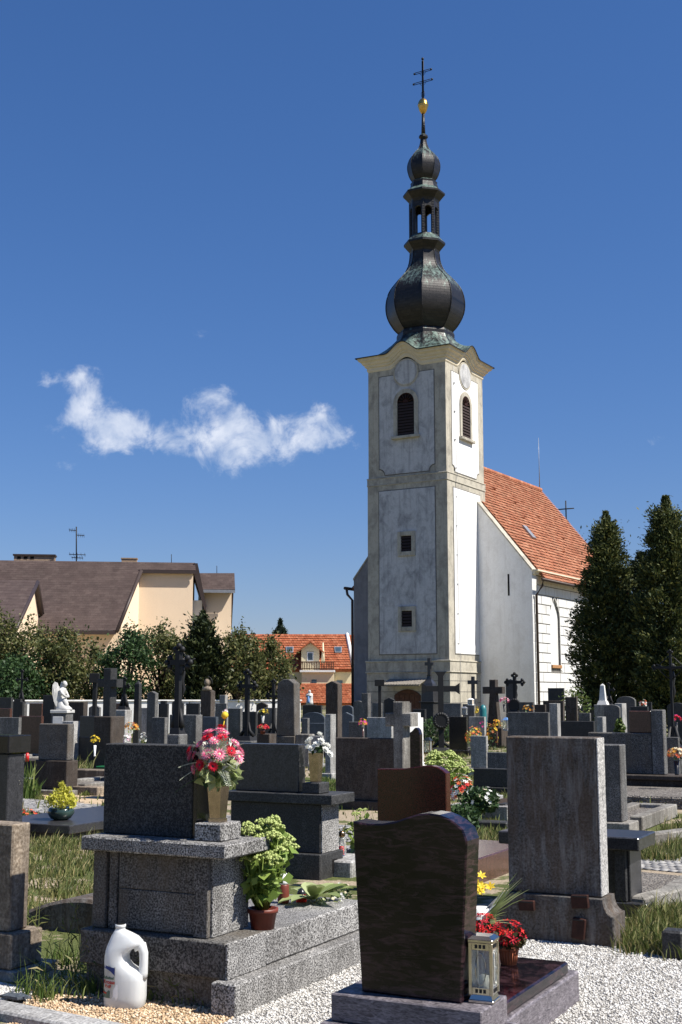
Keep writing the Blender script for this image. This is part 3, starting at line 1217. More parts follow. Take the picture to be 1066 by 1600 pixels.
octo([(1.68, 21.85), (1.68, 22.05), (1.62, 22.2)], 'dome_drum', M['copper'], CH)
onion = smooth_prof([(1.50, 22.15), (1.86, 22.55), (2.2, 23.2), (2.29, 23.95), (2.1, 24.75), (1.62, 25.4), (1.16, 25.9), (.92, 26.45), (.85, 27.05)], 5)
onion[0] = (1.5, 22.15)
octo(onion, 'onion_dome', M['copper'], CH, ribs=.028)
octo([(.85, 27.0), (.9, 27.12), (1.22, 27.5), (1.22, 27.62), (.92, 27.95), (.86, 28.05)], 'lower_flange', M['copper'], CH)
lan = MB()
for i in range(8):
    a = ROT8 + i * math.pi / 4
    c_, s_ = math.cos(a), math.sin(a)
    x, y = TC[0] + c_ * .78, TC[1] + s_ * .78
    lan.tube([(x, y, 28.0), (x, y, 30.1)], .12, 6, smooth=False)
lan.build('lantern_posts', M['copper'], CH)
la = MB()
for i in range(8):                              # arched heads between the posts
    a0, a1 = ROT8 + i * math.pi / 4, ROT8 + (i + 1) * math.pi / 4
    p0 = Vector((math.cos(a0) * .86, math.sin(a0) * .86))
    p1 = Vector((math.cos(a1) * .86, math.sin(a1) * .86))
    n = 10
    v, f = [], []
    for q in range(n + 1):
        t = q / n
        p = p0.lerp(p1, t)
        lo = 29.35 + .38 * math.sqrt(max(0, 1 - ((t - .5) / .42) ** 2)) if abs(t - .5) < .42 else 28.9
        for k in (1.0, .86):
            v += [(TC[0] + p.x * k, TC[1] + p.y * k, lo), (TC[0] + p.x * k, TC[1] + p.y * k, 30.2)]
    for q in range(n):
        b = q * 4
        f += [[b, b + 4, b + 5, b + 1], [b + 2, b + 6, b + 7, b + 3], [b, b + 4, b + 6, b + 2]]
    la.add(v, f)
la.build('lantern_arches', M['copper'], CH)
octo([(.5, 28.03), (.5, 28.12)], 'lantern_floor', M['copper'], CH)
octo([(.86, 30.05), (.92, 30.2), (1.24, 30.55), (1.24, 30.66), (.86, 30.95), (.78, 31.25), (.8, 31.36), (.72, 31.42)], 'upper_flange', M['copper'], CH)
on2 = smooth_prof([(.62, 31.4), (.84, 31.75), (.97, 32.3), (.88, 32.8), (.6, 33.2), (.34, 33.48), (.2, 33.85), (.16, 34.15)], 5)
octo(on2, 'small_onion', M['copper'], CH, ribs=.016)
octo([(.14, 34.1), (.27, 34.2), (.27, 34.32), (.14, 34.42)], 'finial_collar', M['copper'], CH)
rod = MB()
rod.lathe([(.13, 34.4), (.085, 35.75)], 8, TC[0], TC[1])
rod.build('spire_rod', M['copper'], CH)
gb = MB()
gb.lathe(smooth_prof([(.1, 35.72), (.22, 35.9), (.30, 36.15), (.305, 36.2), (.325, 36.22), (.325, 36.27), (.305, 36.29), (.29, 36.42), (.17, 36.62), (.05, 36.7)], 3), 18, TC[0], TC[1])
gb.build('gilded_ball', M['gold'], CH)
cr = MB()


def wrought(mb, p, q, w=.035):
    mb.tube([p, q], w, 4)


zc0 = 36.65
for dx in (-.05, .05):
    wrought(cr, (TC[0] + dx, TC[1], zc0), (TC[0] + dx, TC[1], 39.1), .02)
wrought(cr, (TC[0], TC[1], zc0), (TC[0], TC[1], 39.2), .03)
for z, L_ in ((37.75, .62), (38.4, .56)):
    for dz in (-.05, .05):
        wrought(cr, (TC[0] - L_, TC[1], z + dz), (TC[0] + L_, TC[1], z + dz), .024)
    for sgn in (-1, 1):
        cr.ball((TC[0] + sgn * L_, TC[1], z), .07, 6, 4)
        cr.tube([(TC[0] + sgn * .1, TC[1], z - .2), (TC[0] + sgn * .22, TC[1], z - .05)], .015, 4)
for sgn in (-1, 1):
    cr.tube([(TC[0] + sgn * .02, TC[1], 37.2), (TC[0] + sgn * .12, TC[1], 37.05), (TC[0] + sgn * .1, TC[1], 36.8)], .015, 4)
cr.ball((TC[0], TC[1], 39.22), .09, 6, 4)
cr.build('double_cross', M['iron'], CH)

# nave
UL, UR, VG, VE = -8.05, 3.28, 3.75, 19.6
UC = -2.43
EZ, RZ = 8.15, 15.15
gw = MB()
gw.prism([(UC, -.1), (UR, -.1), (UR, EZ + .1), (UC, RZ + .2)], VG, VG + .6)
gw.build('gable_wall', M['plaster_nave'], CH)
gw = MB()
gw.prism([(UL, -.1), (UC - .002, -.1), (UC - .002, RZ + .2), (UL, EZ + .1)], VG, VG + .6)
gw.build('gable_wall', M['shaded_gable_plaster'], CH)  # left half of the same gable, its shade painted as darker plaster
cp = MB()                                       # thin coping along the gable
for a, b_ in (((UR + .02, EZ + .06), (UC, RZ + .17)), ((UC, RZ + .17), (UL - .02, EZ + .06))):
    cp.add([(a[0], VG - .05, a[1]), (b_[0], VG - .05, b_[1]), (b_[0], VG + .62, b_[1]), (a[0], VG + .62, a[1]),
            (a[0], VG - .05, a[1] + .12), (b_[0], VG - .05, b_[1] + .12), (b_[0], VG + .62, b_[1] + .12), (a[0], VG + .62, a[1] + .12)],
           [(0, 1, 2, 3), (4, 5, 6, 7), (0, 1, 5, 4), (3, 2, 6, 7), (0, 3, 7, 4), (1, 2, 6, 5)])
cp.build('gable_coping', M['plaster_beige'], CH)
sl = MB()
sl.box(1.84, 1.94, VG - .015, VG + .1, 6.9, 8.1)
sl.build('slit_window', M['dark_inside'], CH)
NV0, NV1, NZ0, NZ1 = 6.30, 7.78, 3.12, 6.95
nw = MB()
nw.box(UR - .5, UR - .03, VG + .6, NV0, -.1, EZ)
nw.box(UR - .5, UR - .03, NV1, VE, -.1, EZ)
nw.box(UR - .5, UR - .03, NV0, NV1, -.1, NZ0)
nw.box(UR - .5, UR - .03, NV0, NV1, NZ1 + .02, EZ)
for sg_ in (-1, 1):
    hw_, vm_ = (NV1 - NV0) / 2, (NV0 + NV1) / 2
    pp_ = [(vm_ + sg_ * hw_, 5.9)] + [(vm_ + sg_ * hw_ * (1 - q_ ** 1.7), 5.9 + 1.05 * q_) for q_ in (.25, .5, .75)] + [(vm_, NZ1), (vm_, NZ1 + .02), (vm_ + sg_ * hw_, NZ1 + .02)]
    nw.prism(pp_, UR - .5, UR - .03, axis='x')
nw.box(UL, UL + .5, VG + .6, VE, -.1, EZ)
nw.prism([(UL, -.1), (UR - .03, -.1), (UR - .03, EZ), (UC, RZ), (UL, EZ)], VE - .5, VE)
nave = nw.build('nave_wall', M['joint'], CH)
# blocks of the rusticated side wall, cut round the blind window
CHS = .535
proto_blocks = {}
row = 0
z = .02
while z < EZ - .8:
    v0 = VG + .02 - (.65 if row % 2 else 0)
    while v0 < VE:
        v1 = v0 + 1.3
        a, b_ = max(v0, VG + .002), min(v1, VE)
        segs = [(a, b_)]
        zm = z + CHS / 2
        if NZ0 - .25 < zm < NZ1 + .1:
            hw = (NV1 - NV0) / 2
            vm = (NV0 + NV1) / 2
            if zm > 5.9:
                hw *= max(.25, 1 - ((zm - 5.9) / 1.15) ** 2)
            segs = []
            if a < vm - hw:
                segs.append((a, min(b_, vm - hw)))
            if b_ > vm + hw:
                segs.append((max(a, vm + hw), b_))
        for (p, q) in segs:
            if q - p < .12:
                continue
            b3 = MB()
            o_ = random.uniform(0, .012)
            b3.box(UR - .06, UR + .0 + o_, p + .022, q - .022, z + .024, z + CHS - .024, .014)
            b3.build('wall_block', M['plaster_block'], nave)
        v0 = v1
    z += CHS
    row += 1
for q in range(30):                             # upright course under the eaves
    v0 = VG + .02 + q * .53
    if v0 + .5 > VE:
        break
    b3 = MB()
    b3.box(UR - .06, UR + .006, v0 + .016, v0 + .514, z + .016, EZ - .16, .012)
    b3.build('wall_block', M['plaster_block'], nave)
ni = MB()
vm = (NV0 + NV1) / 2
hw = (NV1 - NV0) / 2
lanc = [(vm - hw, NZ0), (vm + hw, NZ0), (vm + hw, 5.9)] + [(vm + hw * (1 - t_ ** 1.7), 5.9 + 1.05 * t_) for t_ in (.25, .5, .75)] + [(vm, NZ1)] + [(vm - hw * (1 - t_ ** 1.7), 5.9 + 1.05 * t_) for t_ in (.75, .5, .25)] + [(vm - hw, 5.9)]
ni.prism(lanc, UR - .24, UR - .13, axis='x')
for i in range(len(lanc)):
    a, b_ = lanc[i], lanc[(i + 1) % len(lanc)]
    ni.add([(UR - .14, *a), (UR - .14, *b_), (UR + .0, *b_), (UR + .0, *a)], [(0, 1, 2, 3)])
ni.build('blind_window', M['plaster_block'], CH, fix=False)
su = MB()
for i in range(len(lanc)):
    if i == 0:
        continue
    a, b_ = lanc[i], lanc[(i + 1) % len(lanc)]
    cx_, cz_ = vm, 5.2
    e = lambda p: (p[0] + (p[0] - cx_) * .10, p[1] + (.06 if p[1] > 6.5 else 0))
    ea, eb = e(a), e(b_)
    su.add([(UR + .008, *a), (UR + .008, *b_), (UR + .008, *eb), (UR + .008, *ea), (UR - .05, *a), (UR - .05, *b_)], [(0, 1, 2, 3), (0, 1, 5, 4)])
su.build('window_surround', M['plaster_block'], CH)
for q in range(5):
    b3 = MB()
    b3.box(UR - .03, UR + .09, NV0 + .03 + q * .285, NV0 + .3 + q * .285, NZ0 - .16, NZ0 + .02, .012)
    b3.build('sill_brick', M['brick'], nave)
ec = MB()
ec.prism([(UR - .1, EZ - .12), (UR + .12, EZ - .12), (UR + .16, EZ), (UR + .34, EZ + .06), (UR + .34, EZ + .14), (UR - .1, EZ + .14)], VG + .02, VE)
ec.build('eaves_cornice', M['plaster_cornice'], CH)
rz0 = EZ + .12
ov = .5
sl_ = (RZ - EZ) / (UR - UC)
for sgn, ue in ((1, UR), (-1, UL)):
    A = (ue + sgn * ov, VG + .66, rz0 - ov * sl_ + .15)
    B = (ue + sgn * ov, VE + .15, rz0 - ov * sl_ + .15)
    C_ = (UC, VE + .15, RZ + .27)
    D = (UC, VG + .66, RZ + .27)
    dk = MB()
    dk.add([A, B, C_, D] + [(p[0], p[1], p[2] - .12) for p in (A, B, C_, D)], [(0, 1, 2, 3), (4, 5, 6, 7), (0, 1, 5, 4), (1, 2, 6, 5), (2, 3, 7, 6), (3, 0, 4, 7)])
    deck = dk.build('roof', M['roof_tile'], CH)
    tile_rows('roof_tiles', A, B, C_, D, 36, .2, .075, M['roof_tile'], deck)
rg = MB()
for q in range(40):
    v0 = VG + .7 + q * .38
    if v0 > VE:
        break
    rg.tube([(UC, v0, RZ + .27), (UC, v0 + .4, RZ + .31)], [.13, .15], 8)
rg.build('ridge_tiles', M['roof_tile'], CH)
sk = MB()                                       # skylight
P0 = Vector((UR + ov, 0, rz0 - ov * sl_ + .15))
dirn = Vector((UC, 0, RZ + .27)) - P0


def on_roof(t, v, h=0.0):
    p = P0 + dirn * t
    nn = Vector((-dirn.z, 0, dirn.x)).normalized()
    if nn.z < 0:
        nn = -nn
    return (p.x + nn.x * h, v, p.z + nn.z * h)


sk.add([on_roof(.36, 8.0, .05), on_roof(.36, 8.55, .05), on_roof(.46, 8.55, .05), on_roof(.46, 8.0, .05),
        on_roof(.36, 8.0, .16), on_roof(.36, 8.55, .16), on_roof(.46, 8.55, .16), on_roof(.46, 8.0, .16)],
       [(0, 1, 2, 3), (4, 5, 6, 7), (0, 1, 5, 4), (3, 2, 6, 7), (0, 3, 7, 4), (1, 2, 6, 5)])
sk.build('skylight', M['zinc'], CH)
for (t_, v_) in ((.55, 9.5), (.62, 13.0), (.45, 14.5), (.3, 12.0), (.7, 10.5), (.78, 8.5), (.2, 15.5)):
    h_ = MB()
    h_.add([on_roof(t_, v_, .03), on_roof(t_, v_ + .28, .03), on_roof(t_ + .02, v_ + .28, .03), on_roof(t_ + .02, v_, .03), on_roof(t_, v_ + .04, .17), on_roof(t_, v_ + .24, .17)],
           [(0, 1, 2, 3), (0, 1, 5, 4), (1, 2, 5), (0, 3, 4), (3, 2, 5, 4)])
    h_.build('vent_tile', M['roof_tile'], CH)
gt = MB()
gt.tube([(UR + .56, VG + .1, EZ - .42), (UR + .56, VE, EZ - .42)], .085, 6)
gt.build('gutter', M['gutter'], CH)
dp_ = MB()
dp_.tube([(UR + .56, VG + .25, EZ - .42), (UR + .5, VG + .25, EZ - .75), (UR + .12, VG + .3, EZ - 1.25), (UR + .12, VG + .3, 0)], .075, 8)
dp_.build('downpipe', M['gutter'], CH)
gl = MB()
gl.tube([(UL - .56, VG - .1, EZ - .38), (UL - .56, VE, EZ - .38)], .1, 6)
gl.tube([(UL - .56, VG + .1, EZ - .38), (UL - .5, VG + .1, EZ - .75), (UL - .16, VG + .1, EZ - 1.1), (UL - .14, VG + .1, 0)], .08, 8)
gl.build('gutter', M['gutter'], CH)
lr = MB()
lr.tube([(UC, VE - .1, RZ + .2), (UC, VE - .1, 19.1)], [.035, .012], 5)
lr.build('lightning_rod', M['zinc'], CH)
ch2 = MB()
ch2.prism([(UC - 3.6, -.1), (UC + 3.6, -.1), (UC + 3.6, 8.6), (UC, 13.5), (UC - 3.6, 8.6)], VE, 24.6)
ch2.build('chancel', M['roof_tile'], CH)
c2 = MB()
c2.ball((UC, 24.45, 13.78), .2, 8, 6)
c2.tube([(UC, 24.45, 13.6), (UC, 24.45, 15.35)], .05, 5)
c2.tube([(UC - .62, 24.45, 14.75), (UC + .62, 24.45, 14.75)], .045, 5)
c2.build('chancel_cross', M['iron'], CH)

# ------------------------------------------------------------------ houses beyond the cemetery wall
BP = -7.0
BO = at(302, 900, 96)[:2]
BH = thing('apartment_house', 'peach plastered house with huge brown shingle roof behind the trees', 'house', (BO[0], BO[1], 0), R(-BP))


def bp(px, py, v):
    u, z = onp(px, py, BO, BP, v)
    return (u, v, z)



def quad_obj(name, pts, mat, parent, th=None):
    mb = MB()
    n = len(pts)
    if th is None:
        mb.add(pts, [list(range(n))])
    else:
        th = Vector(th)
        mb.add(list(pts) + [tuple(Vector(p) + th) for p in pts], [list(range(n)), list(range(n, 2 * n))] + [[i, (i + 1) % n, n + (i + 1) % n, n + i] for i in range(n)])
    return mb.build(name, mat, parent)


zr_, ze_ = bp(200, 878, .5)[2], bp(150, 985, -3.9)[2]
uL = -34.0
rA, rB, rC, rD = (uL, -3.9, ze_), bp(181, 985, -3.9), bp(219, 890, -.05), (uL, -.05, bp(219, 890, -.05)[2])
rf = quad_obj('main_roof', [rA, rB, rC, rD], M['roof_brown'], BH, (0, .15, -.28))
tile_rows('roof_shingles', rA, rB, rC, rD, 26, .45, .014, M['roof_brown'], rf)
sA, sB, sC, sD = (uL, -.05, rC[2]), (bp(306, 890, -.05)[0], -.05, rC[2]), (bp(305, 879, .5)[0], .5, zr_), (uL, .5, zr_)
rs = quad_obj('upper_roof', [sA, sB, sC, sD], M['roof_brown'], BH, (0, .12, -.2))
tile_rows('roof_shingles', sA, sB, sC, sD, 4, .45, .014, M['roof_brown'], rs)
quad_obj('rear_roof', [(uL, .5, zr_), (sC[0], .5, zr_), (sC[0], 9, zr_ - 7), (uL, 9, zr_ - 7)], M['roof_brown'], BH, (0, 0, -.2))
uw0, uw1 = bp(190, 950, .0)[0], bp(302, 900, .0)[0]
wl = MB()
wl.box(uw0, uw1, .25, 6.0, 0, rC[2] + .05)
wl.box(uL, uw0 + .2, -3.2, 5.9, 0, ze_ + .35)
wl.build('wall', M['house_peach'], BH)
quad_obj('side_wall', [(bp(186, 990, -3.2)[0], -3.2, 0), (bp(218, 900, .25)[0], .25, 0), (bp(218, 900, .25)[0], .25, rC[2] - .25), (bp(186, 990, -3.2)[0], -3.2, ze_ + .2)], M['house_peach'], BH)
sw = MB()
sw.box(bp(203, 960, .2)[0], bp(205.5, 960, .2)[0], .2, .3, bp(203, 975, .2)[2], bp(203, 952, .2)[2])
sw.build('slit_window', M['window_glass'], BH)
tr = MB()
tr.box(rC[0] - .1, sB[0] + .1, -.16, -.04, rC[2] - .28, rC[2] - .02)
tr.box(uL, rB[0], -4.05, -3.9, ze_ - .3, ze_ - .03)
v1, v2 = Vector(rB), Vector(rC)
tr.tube([v1 + Vector((.08, -.05, -.1)), v2 + Vector((.08, -.05, -.1))], .17, 4)
tr.build('eaves_trim', M['brown_trim'], BH)
sf = MB()
sf.box(uL, rB[0] - .2, -3.9, -3.2, ze_ - .06, ze_ + .0)
sf.build('soffit', M['grey_wood'], BH)
# steep verge on the right end
q = [bp(303, 880, .3), bp(309, 880, .3), bp(323, 948, .3), bp(321, 957, .3), bp(302, 893, .3)]
quad_obj('end_roof', q, M['brown_trim'], BH, (0, 5, 0))
w2_ = MB()
w2_.box(bp(301, 950, 1)[0], bp(321, 950, 1)[0] - .25, 1.0, 5.0, 0, bp(310, 938, 1)[2])
w2_.build('end_wall', M['house_white'], BH)
# lower wing on the right
wr = MB()
wr.box(bp(318, 930, 3)[0], bp(362, 930, 3)[0], 3.0, 9.0, 0, bp(340, 912, 3)[2])
wr.build('wing_wall', M['house_peach'], BH)
A, B = bp(314, 921, 2.3), bp(367.5, 921, 2.3)
C_, D = bp(366.5, 895.5, 3.9), bp(311, 895.5, 3.9)
wr2 = quad_obj('wing_roof', [A, B, C_, D], M['roof_brown'], BH, (0, .15, -.25))
tile_rows('roof_shingles', A, B, C_, D, 8, .45, .014, M['roof_brown'], wr2)
quad_obj('wing_rear_roof', [C_, D, (D[0], 8.5, D[2] - 4), (C_[0], 8.5, C_[2] - 4)], M['roof_brown'], BH, (0, 0, -.2))
tr = MB()
tr.box(A[0], B[0], 2.15, 2.3, A[2] - .26, A[2] - .02)
tr.build('wing_gutter', M['zinc'], BH)
# front wing on the left whose gable end looks right
va = -6.5
ap = bp(60, 907, va)
fv, fz = onside(22, 990, BO, BP, ap[0])
rv, rz = onside(84, 983, BO, BP, ap[0])
A, B = (uL, fv, fz), (ap[0], fv, fz)
C_, D = ap, (uL, va, ap[2])
w3 = quad_obj('front_wing_roof', [A, B, C_, D], M['roof_brown'], BH, (0, .2, -.25))
tile_rows('roof_shingles', A, B, C_, D, 18, .45, .014, M['roof_brown'], w3)
rv = min(rv, -1.5)
quad_obj('front_wing_rear_roof', [(uL, rv, rz), (ap[0], rv, rz), C_, D], M['brown_trim'], BH, (0, -.1, -.25))
quad_obj('front_wing_gable', [(ap[0] - .3, fv + .8, 0), (ap[0] - .3, rv - .4, 0), (ap[0] - .3, rv - .4, rz), (ap[0] - .3, va, ap[2] - .35), (ap[0] - .3, fv + .8, fz)], M['house_peach'], BH)
tr = MB()
for e in ((fv, fz), (rv, rz)):
    tr.tube([(ap[0] - .05, e[0], e[1] - .1), (ap[0] - .05, va, ap[2] - .1)], .16, 4)
tr.build('verge_trim', M['brown_trim'], BH)
ck = MB()
a_, b_ = bp(22, 868, 1.6), bp(85, 880, 1.6)
ck.box(a_[0], b_[0], 1.6, 2.6, b_[2] - 1.5, a_[2])
chm = ck.build('chimney', M['chimney_brick'], BH)
ck = MB()
ck.box(a_[0] - .08, b_[0] + .08, 1.5, 2.7, a_[2], a_[2] + .12)
ck.build('chimney_cap', M['brown_trim'], chm)
ck = MB()
for i in range(3):
    x_ = a_[0] + .25 + i * .5
    ck.box(x_, x_ + .28, 1.58, 1.7, a_[2] - .26, a_[2] - .06)
ck.build('flue_opening', M['dark_inside'], chm)
ck = MB()
a_, b_ = bp(190, 873, 1.6), bp(214, 880, 1.6)
ck.box(a_[0], b_[0], 1.6, 2.4, b_[2] - 1.5, a_[2])
ck.box(a_[0] - .05, b_[0] + .05, 1.55, 2.45, a_[2], a_[2] + .08)
ck.build('chimney', M['chimney_brick'], BH)
an = MB()
a_ = bp(119.5, 880, .6)
b_ = bp(119.5, 823, .6)
an.tube([a_, b_], .05, 5)
for (py, x0, x1) in ((828, 108, 120), (836, 119, 132), (866, 108, 134), (871, 112, 130)):
    p, q = bp(x0, py, .6), bp(x1, py + 1, .9)
    an.tube([p, q], .03, 4)
    for t_ in np.linspace(0.05, .95, 5):
        c_ = Vector(p).lerp(Vector(q), t_)
        an.tube([c_ + Vector((0, -.25, .12)), c_ + Vector((0, .25, -.12))], .015, 3)
an.build('tv_antenna', M['iron'], BH)
lr = MB()
for (px, p0, p1, vv) in ((268, 881, 866, .5), (339, 897, 884, 3.9)):
    lr.tube([bp(px, p0, vv), bp(px, p1, vv)], .025, 4)
lr.build('lightning_rods', M['iron'], BH)

# red-roofed house with balcony
RY = 130
RO = at(453, 1085, RY)
RH = thing('balcony_house', 'cream house with red tiled roof, dormer and wooden balcony', 'house', (RO[0], RO[1], 0))


def rp(px, py, v):
    x, y, z = at(px, py, RY + v)
    return (x - RO[0], v, z)


A, B = (rp(330, 1046, 0)[0], 0, rp(400, 1046, 0)[2]), (rp(551.5, 1046, 0)[0], 0, rp(400, 1046, 0)[2])
C_, D = (rp(541, 991, 4)[0], 4, rp(450, 991, 4)[2]), (rp(330, 991, 4)[0], 4, rp(450, 991, 4)[2])
o = quad_obj('roof', [A, B, C_, D], M['roof_tile_red'], RH, (0, .2, -.25))
tile_rows('roof_tiles', A, B, C_, D, 15, .28, .09, M['roof_tile_red'], o)
quad_obj('rear_roof', [C_, D, (D[0], 8, A[2]), (C_[0], 8, A[2])], M['roof_tile_red'], RH, (0, 0, -.2))
mb = MB()
mb.tube([Vector(B) + Vector((.1, -.1, .02)), Vector(C_) + Vector((.1, -.1, .05))], .2, 4)
mb.build('verge_board', M['house_white'], RH)
mb = MB()
mb.box(A[0], B[0] + .4, .35, 7.6, 0, A[2] + .2)
mb.build('wall', M['house_cream'], RH)
A2, B2 = rp(548, 1046, 2), rp(600, 1046, 2)
C2, D2 = rp(600, 992, 5), rp(543, 992, 5)
o = quad_obj('neighbour_roof', [A2, B2, C2, D2], M['roof_tile_red'], RH, (0, .2, -.25))
tile_rows('roof_tiles', A2, B2, C2, D2, 15, .28, .09, M['roof_tile_red'], o)
# dormer
mb = MB()
dz0 = rp(485, 1034, -.2)[2]
x0, x1, xm = rp(471, 1030, -.2)[0], rp(499, 1030, -.2)[0], rp(485, 1030, -.2)[0]
dze, dzr = rp(485, 1014, -.2)[2], rp(485, 1005, -.2)[2]
mb.prism([(x0, dz0 - 1), (x1, dz0 - 1), (x1, dze), (xm, dzr), (x0, dze)], -.2, 3.4)
dm = mb.build('dormer', M['house_cream'], RH)
mb = MB()
for (xa, za, xb, zb) in ((x0 - .5, dze - .45, xm, dzr + .06), (xm, dzr + .06, x1 + .5, dze - .45)):
    mb.add([(xa, -.6, za), (xb, -.6, zb), (xb, 3.6, zb), (xa, 3.6, za), (xa, -.6, za + .16), (xb, -.6, zb + .16), (xb, 3.6, zb + .16), (xa, 3.6, za + .16)],
           [(0, 1, 2, 3), (4, 5, 6, 7), (0, 1, 5, 4), (3, 2, 6, 7), (0, 3, 7, 4), (1, 2, 6, 5)])
mb.build('dormer_roof', M['roof_tile_red'], dm)
mb = MB()
wx0, wx1 = rp(480, 1020, -.2)[0], rp(490, 1020, -.2)[0]
wz0, wz1 = rp(485, 1033, -.2)[2], rp(485, 1019, -.2)[2]
mb.box(wx0, wx1, -.26, -.1, wz0, wz1)
wn = mb.build('balcony_door', M['house_white'], RH)
mb = MB()
mb.box(wx0 + .1, wx1 - .1, -.28, -.2, wz0 + .1, wz1 - .1)
mb.build('pane', M['window_glass'], wn)
mb = MB()
ex = rp(505, 1010, -.3)[0]
mb.tube([(ex, -.4, rp(505, 1036, -.3)[2]), (ex, -.4, rp(505, 1004, -.3)[2])], [.22, .05], 8)
mb.build('folded_parasol', M['house_cream'], RH)
# balcony
bx0, bx1 = rp(470, 1040, -3.2)[0], rp(522, 1040, -3.2)[0]
bz0, bz1 = rp(490, 1047, -3.2)[2], rp(490, 1033.5, -3.2)[2]
mb = MB()
mb.box(bx0 - .1, bx1 + .1, -3.3, .35, bz0 - .22, bz0, .02)
bal = mb.build('balcony', M['house_white'], RH)
mb = MB()
for z_ in (bz1 - .1, bz0 + .08):
    mb.box(bx0, bx1, -3.26, -3.16, z_, z_ + .1)
    mb.box(bx0, bx0 + .1, -3.16, .3, z_, z_ + .1)
mb.build('rail', M['wood'], bal)
nb = 20
for i in range(nb):
    mb = MB()
    x_ = bx0 + (bx1 - bx0 - .12) * i / (nb - 1)
    mb.box(x_, x_ + .1, -3.31, -3.265, bz0 + .02, bz1 - .02)
    mb.build('baluster', M['wood'], bal)
mb = MB()
mb.box(bx0 + .1, bx1, -3.0, .3, 0, bz0 - .22)
ex_ = mb.build('ground_floor_wall', M['house_cream'], RH)
mb = MB()
mb.box(rp(487, 1063, -3)[0], rp(495, 1063, -3)[0], -3.05, -2.9, rp(490, 1067, -3)[2], rp(490, 1062, -3)[2])
mb.build('window', M['window_glass'], RH)
mb = MB()
mb.box(rp(526, 1063, .3)[0], rp(535, 1063, .3)[0], .28, .45, rp(530, 1068, .3)[2], rp(530, 1063, .3)[2])
mb.build('window', M['window_glass'], RH)
for (xa, xb) in ((446.5, 459), (522.5, 534.5)):
    vv = 1.9
    p = [rp(xa + 1, 1021, 1.78), rp(xb - .5, 1021, 1.78), rp(xb, 1012, 2.45), rp(xa, 1012, 2.45)]
    sk_ = quad_obj('skylight', [(a, b - .12, c + .12) for a, b, c in p], M['zinc'], RH, (0, .2, -.2))
    ctr = Vector((0, 0, 0))
    for a in p:
        ctr += Vector(a) / 4
    quad_obj('pane', [tuple(ctr + (Vector(a) - ctr) * .75 + Vector((0, -.14, .14))) for a in p], M['window_glass'], sk_)
A, B = rp(463, 1099, -6.0), rp(553, 1099, -6.0)
C_, D = rp(553, 1068, -3.4), rp(465, 1068, -3.4)
o = quad_obj('lower_roof', [A, B, C_, D], M['roof_tile_red'], RH, (0, .2, -.2))
tile_rows('roof_tiles', A, B, C_, D, 10, .28, .09, M['roof_tile_red'], o)
mb = MB()
mb.box(A[0], B[0], -5.7, -3.3, 0, A[2] + .15)
mb.build('annex_wall', M['house_cream'], RH)

# white cemetery wall
WY = 47
w0, w1 = at(-60, 1096, WY), at(470, 1096, WY + 3)
CW = thing('cemetery_wall', 'low white plastered cemetery wall below the trees', 'wall', (w0[0], w0[1], 0), math.atan2(w1[1] - w0[1], w1[0] - w0[0]))
mb = MB()
wlen = math.hypot(w1[0] - w0[0], w1[1] - w0[1])
mb.box(0, wlen, 0, .35, -.1, 1.22, .02)
mb.build('wall_body', M['wall_white'], CW)
mb = MB()
mb.box(-.05, wlen + .05, -.05, .4, 1.222, 1.29, .02)
mb.build('coping', M['white_stone'], CW)

# ------------------------------------------------------------------ trees
def leafy_tree(name, label, px, ytop, hw, Y, n_clump=44, per=125, mat='leaf_shrub', size=.15, low=.9, group=None):
    X, _, H = at(px, ytop, Y)
    r = hw * Y / FPX
    t = thing(name, label, 'tree', (X, Y, 0), RNG.uniform(0, 6), group)
    zc, hz = (H + low) / 2, (H - low) / 2
    D = unit(RNG.normal(size=(n_clump, 3)))
    k = RNG.uniform(.45, 1.0, (n_clump, 1)) ** .6
    C = D * k * np.array([r, r, hz]) * .92
    C[:, 2] += zc
    P = []
    for c in C:
        s = r * RNG.uniform(.16, .30)
        P.append(c + RNG.normal(size=(per, 3)) * np.array([s, s, s * .8]))
    top = RNG.normal(size=(int(per * 1.2), 3)) * np.array([r * .16, r * .16, hz * .16]) + np.array([0, 0, H - hz * .14])
    P.append(top)
    P = np.concatenate(P)
    leaves_mesh('crown', P, size, M[mat], t, .55)
    tb = MB()
    for i in range(3):
        a = i * 2.1 + RNG.uniform(0, 1)
        tb.tube([(math.cos(a) * .06, math.sin(a) * .06, -.05), (math.cos(a) * r * .1, math.sin(a) * r * .1, H * .22), (math.cos(a) * r * .28, math.sin(a) * r * .28, H * .5)], [.11, .085, .055], 6)
    for c in C[:26]:
        b0 = np.array([c[0] * .2, c[1] * .2, max(.5, c[2] * .45)])
        tb.tube([tuple(b0), tuple((b0 + c) / 2 + np.array([0, 0, .12])), tuple(c)], [.045, .03, .01], 4)
    tb.build('trunk', M['bark'], t)
    return t


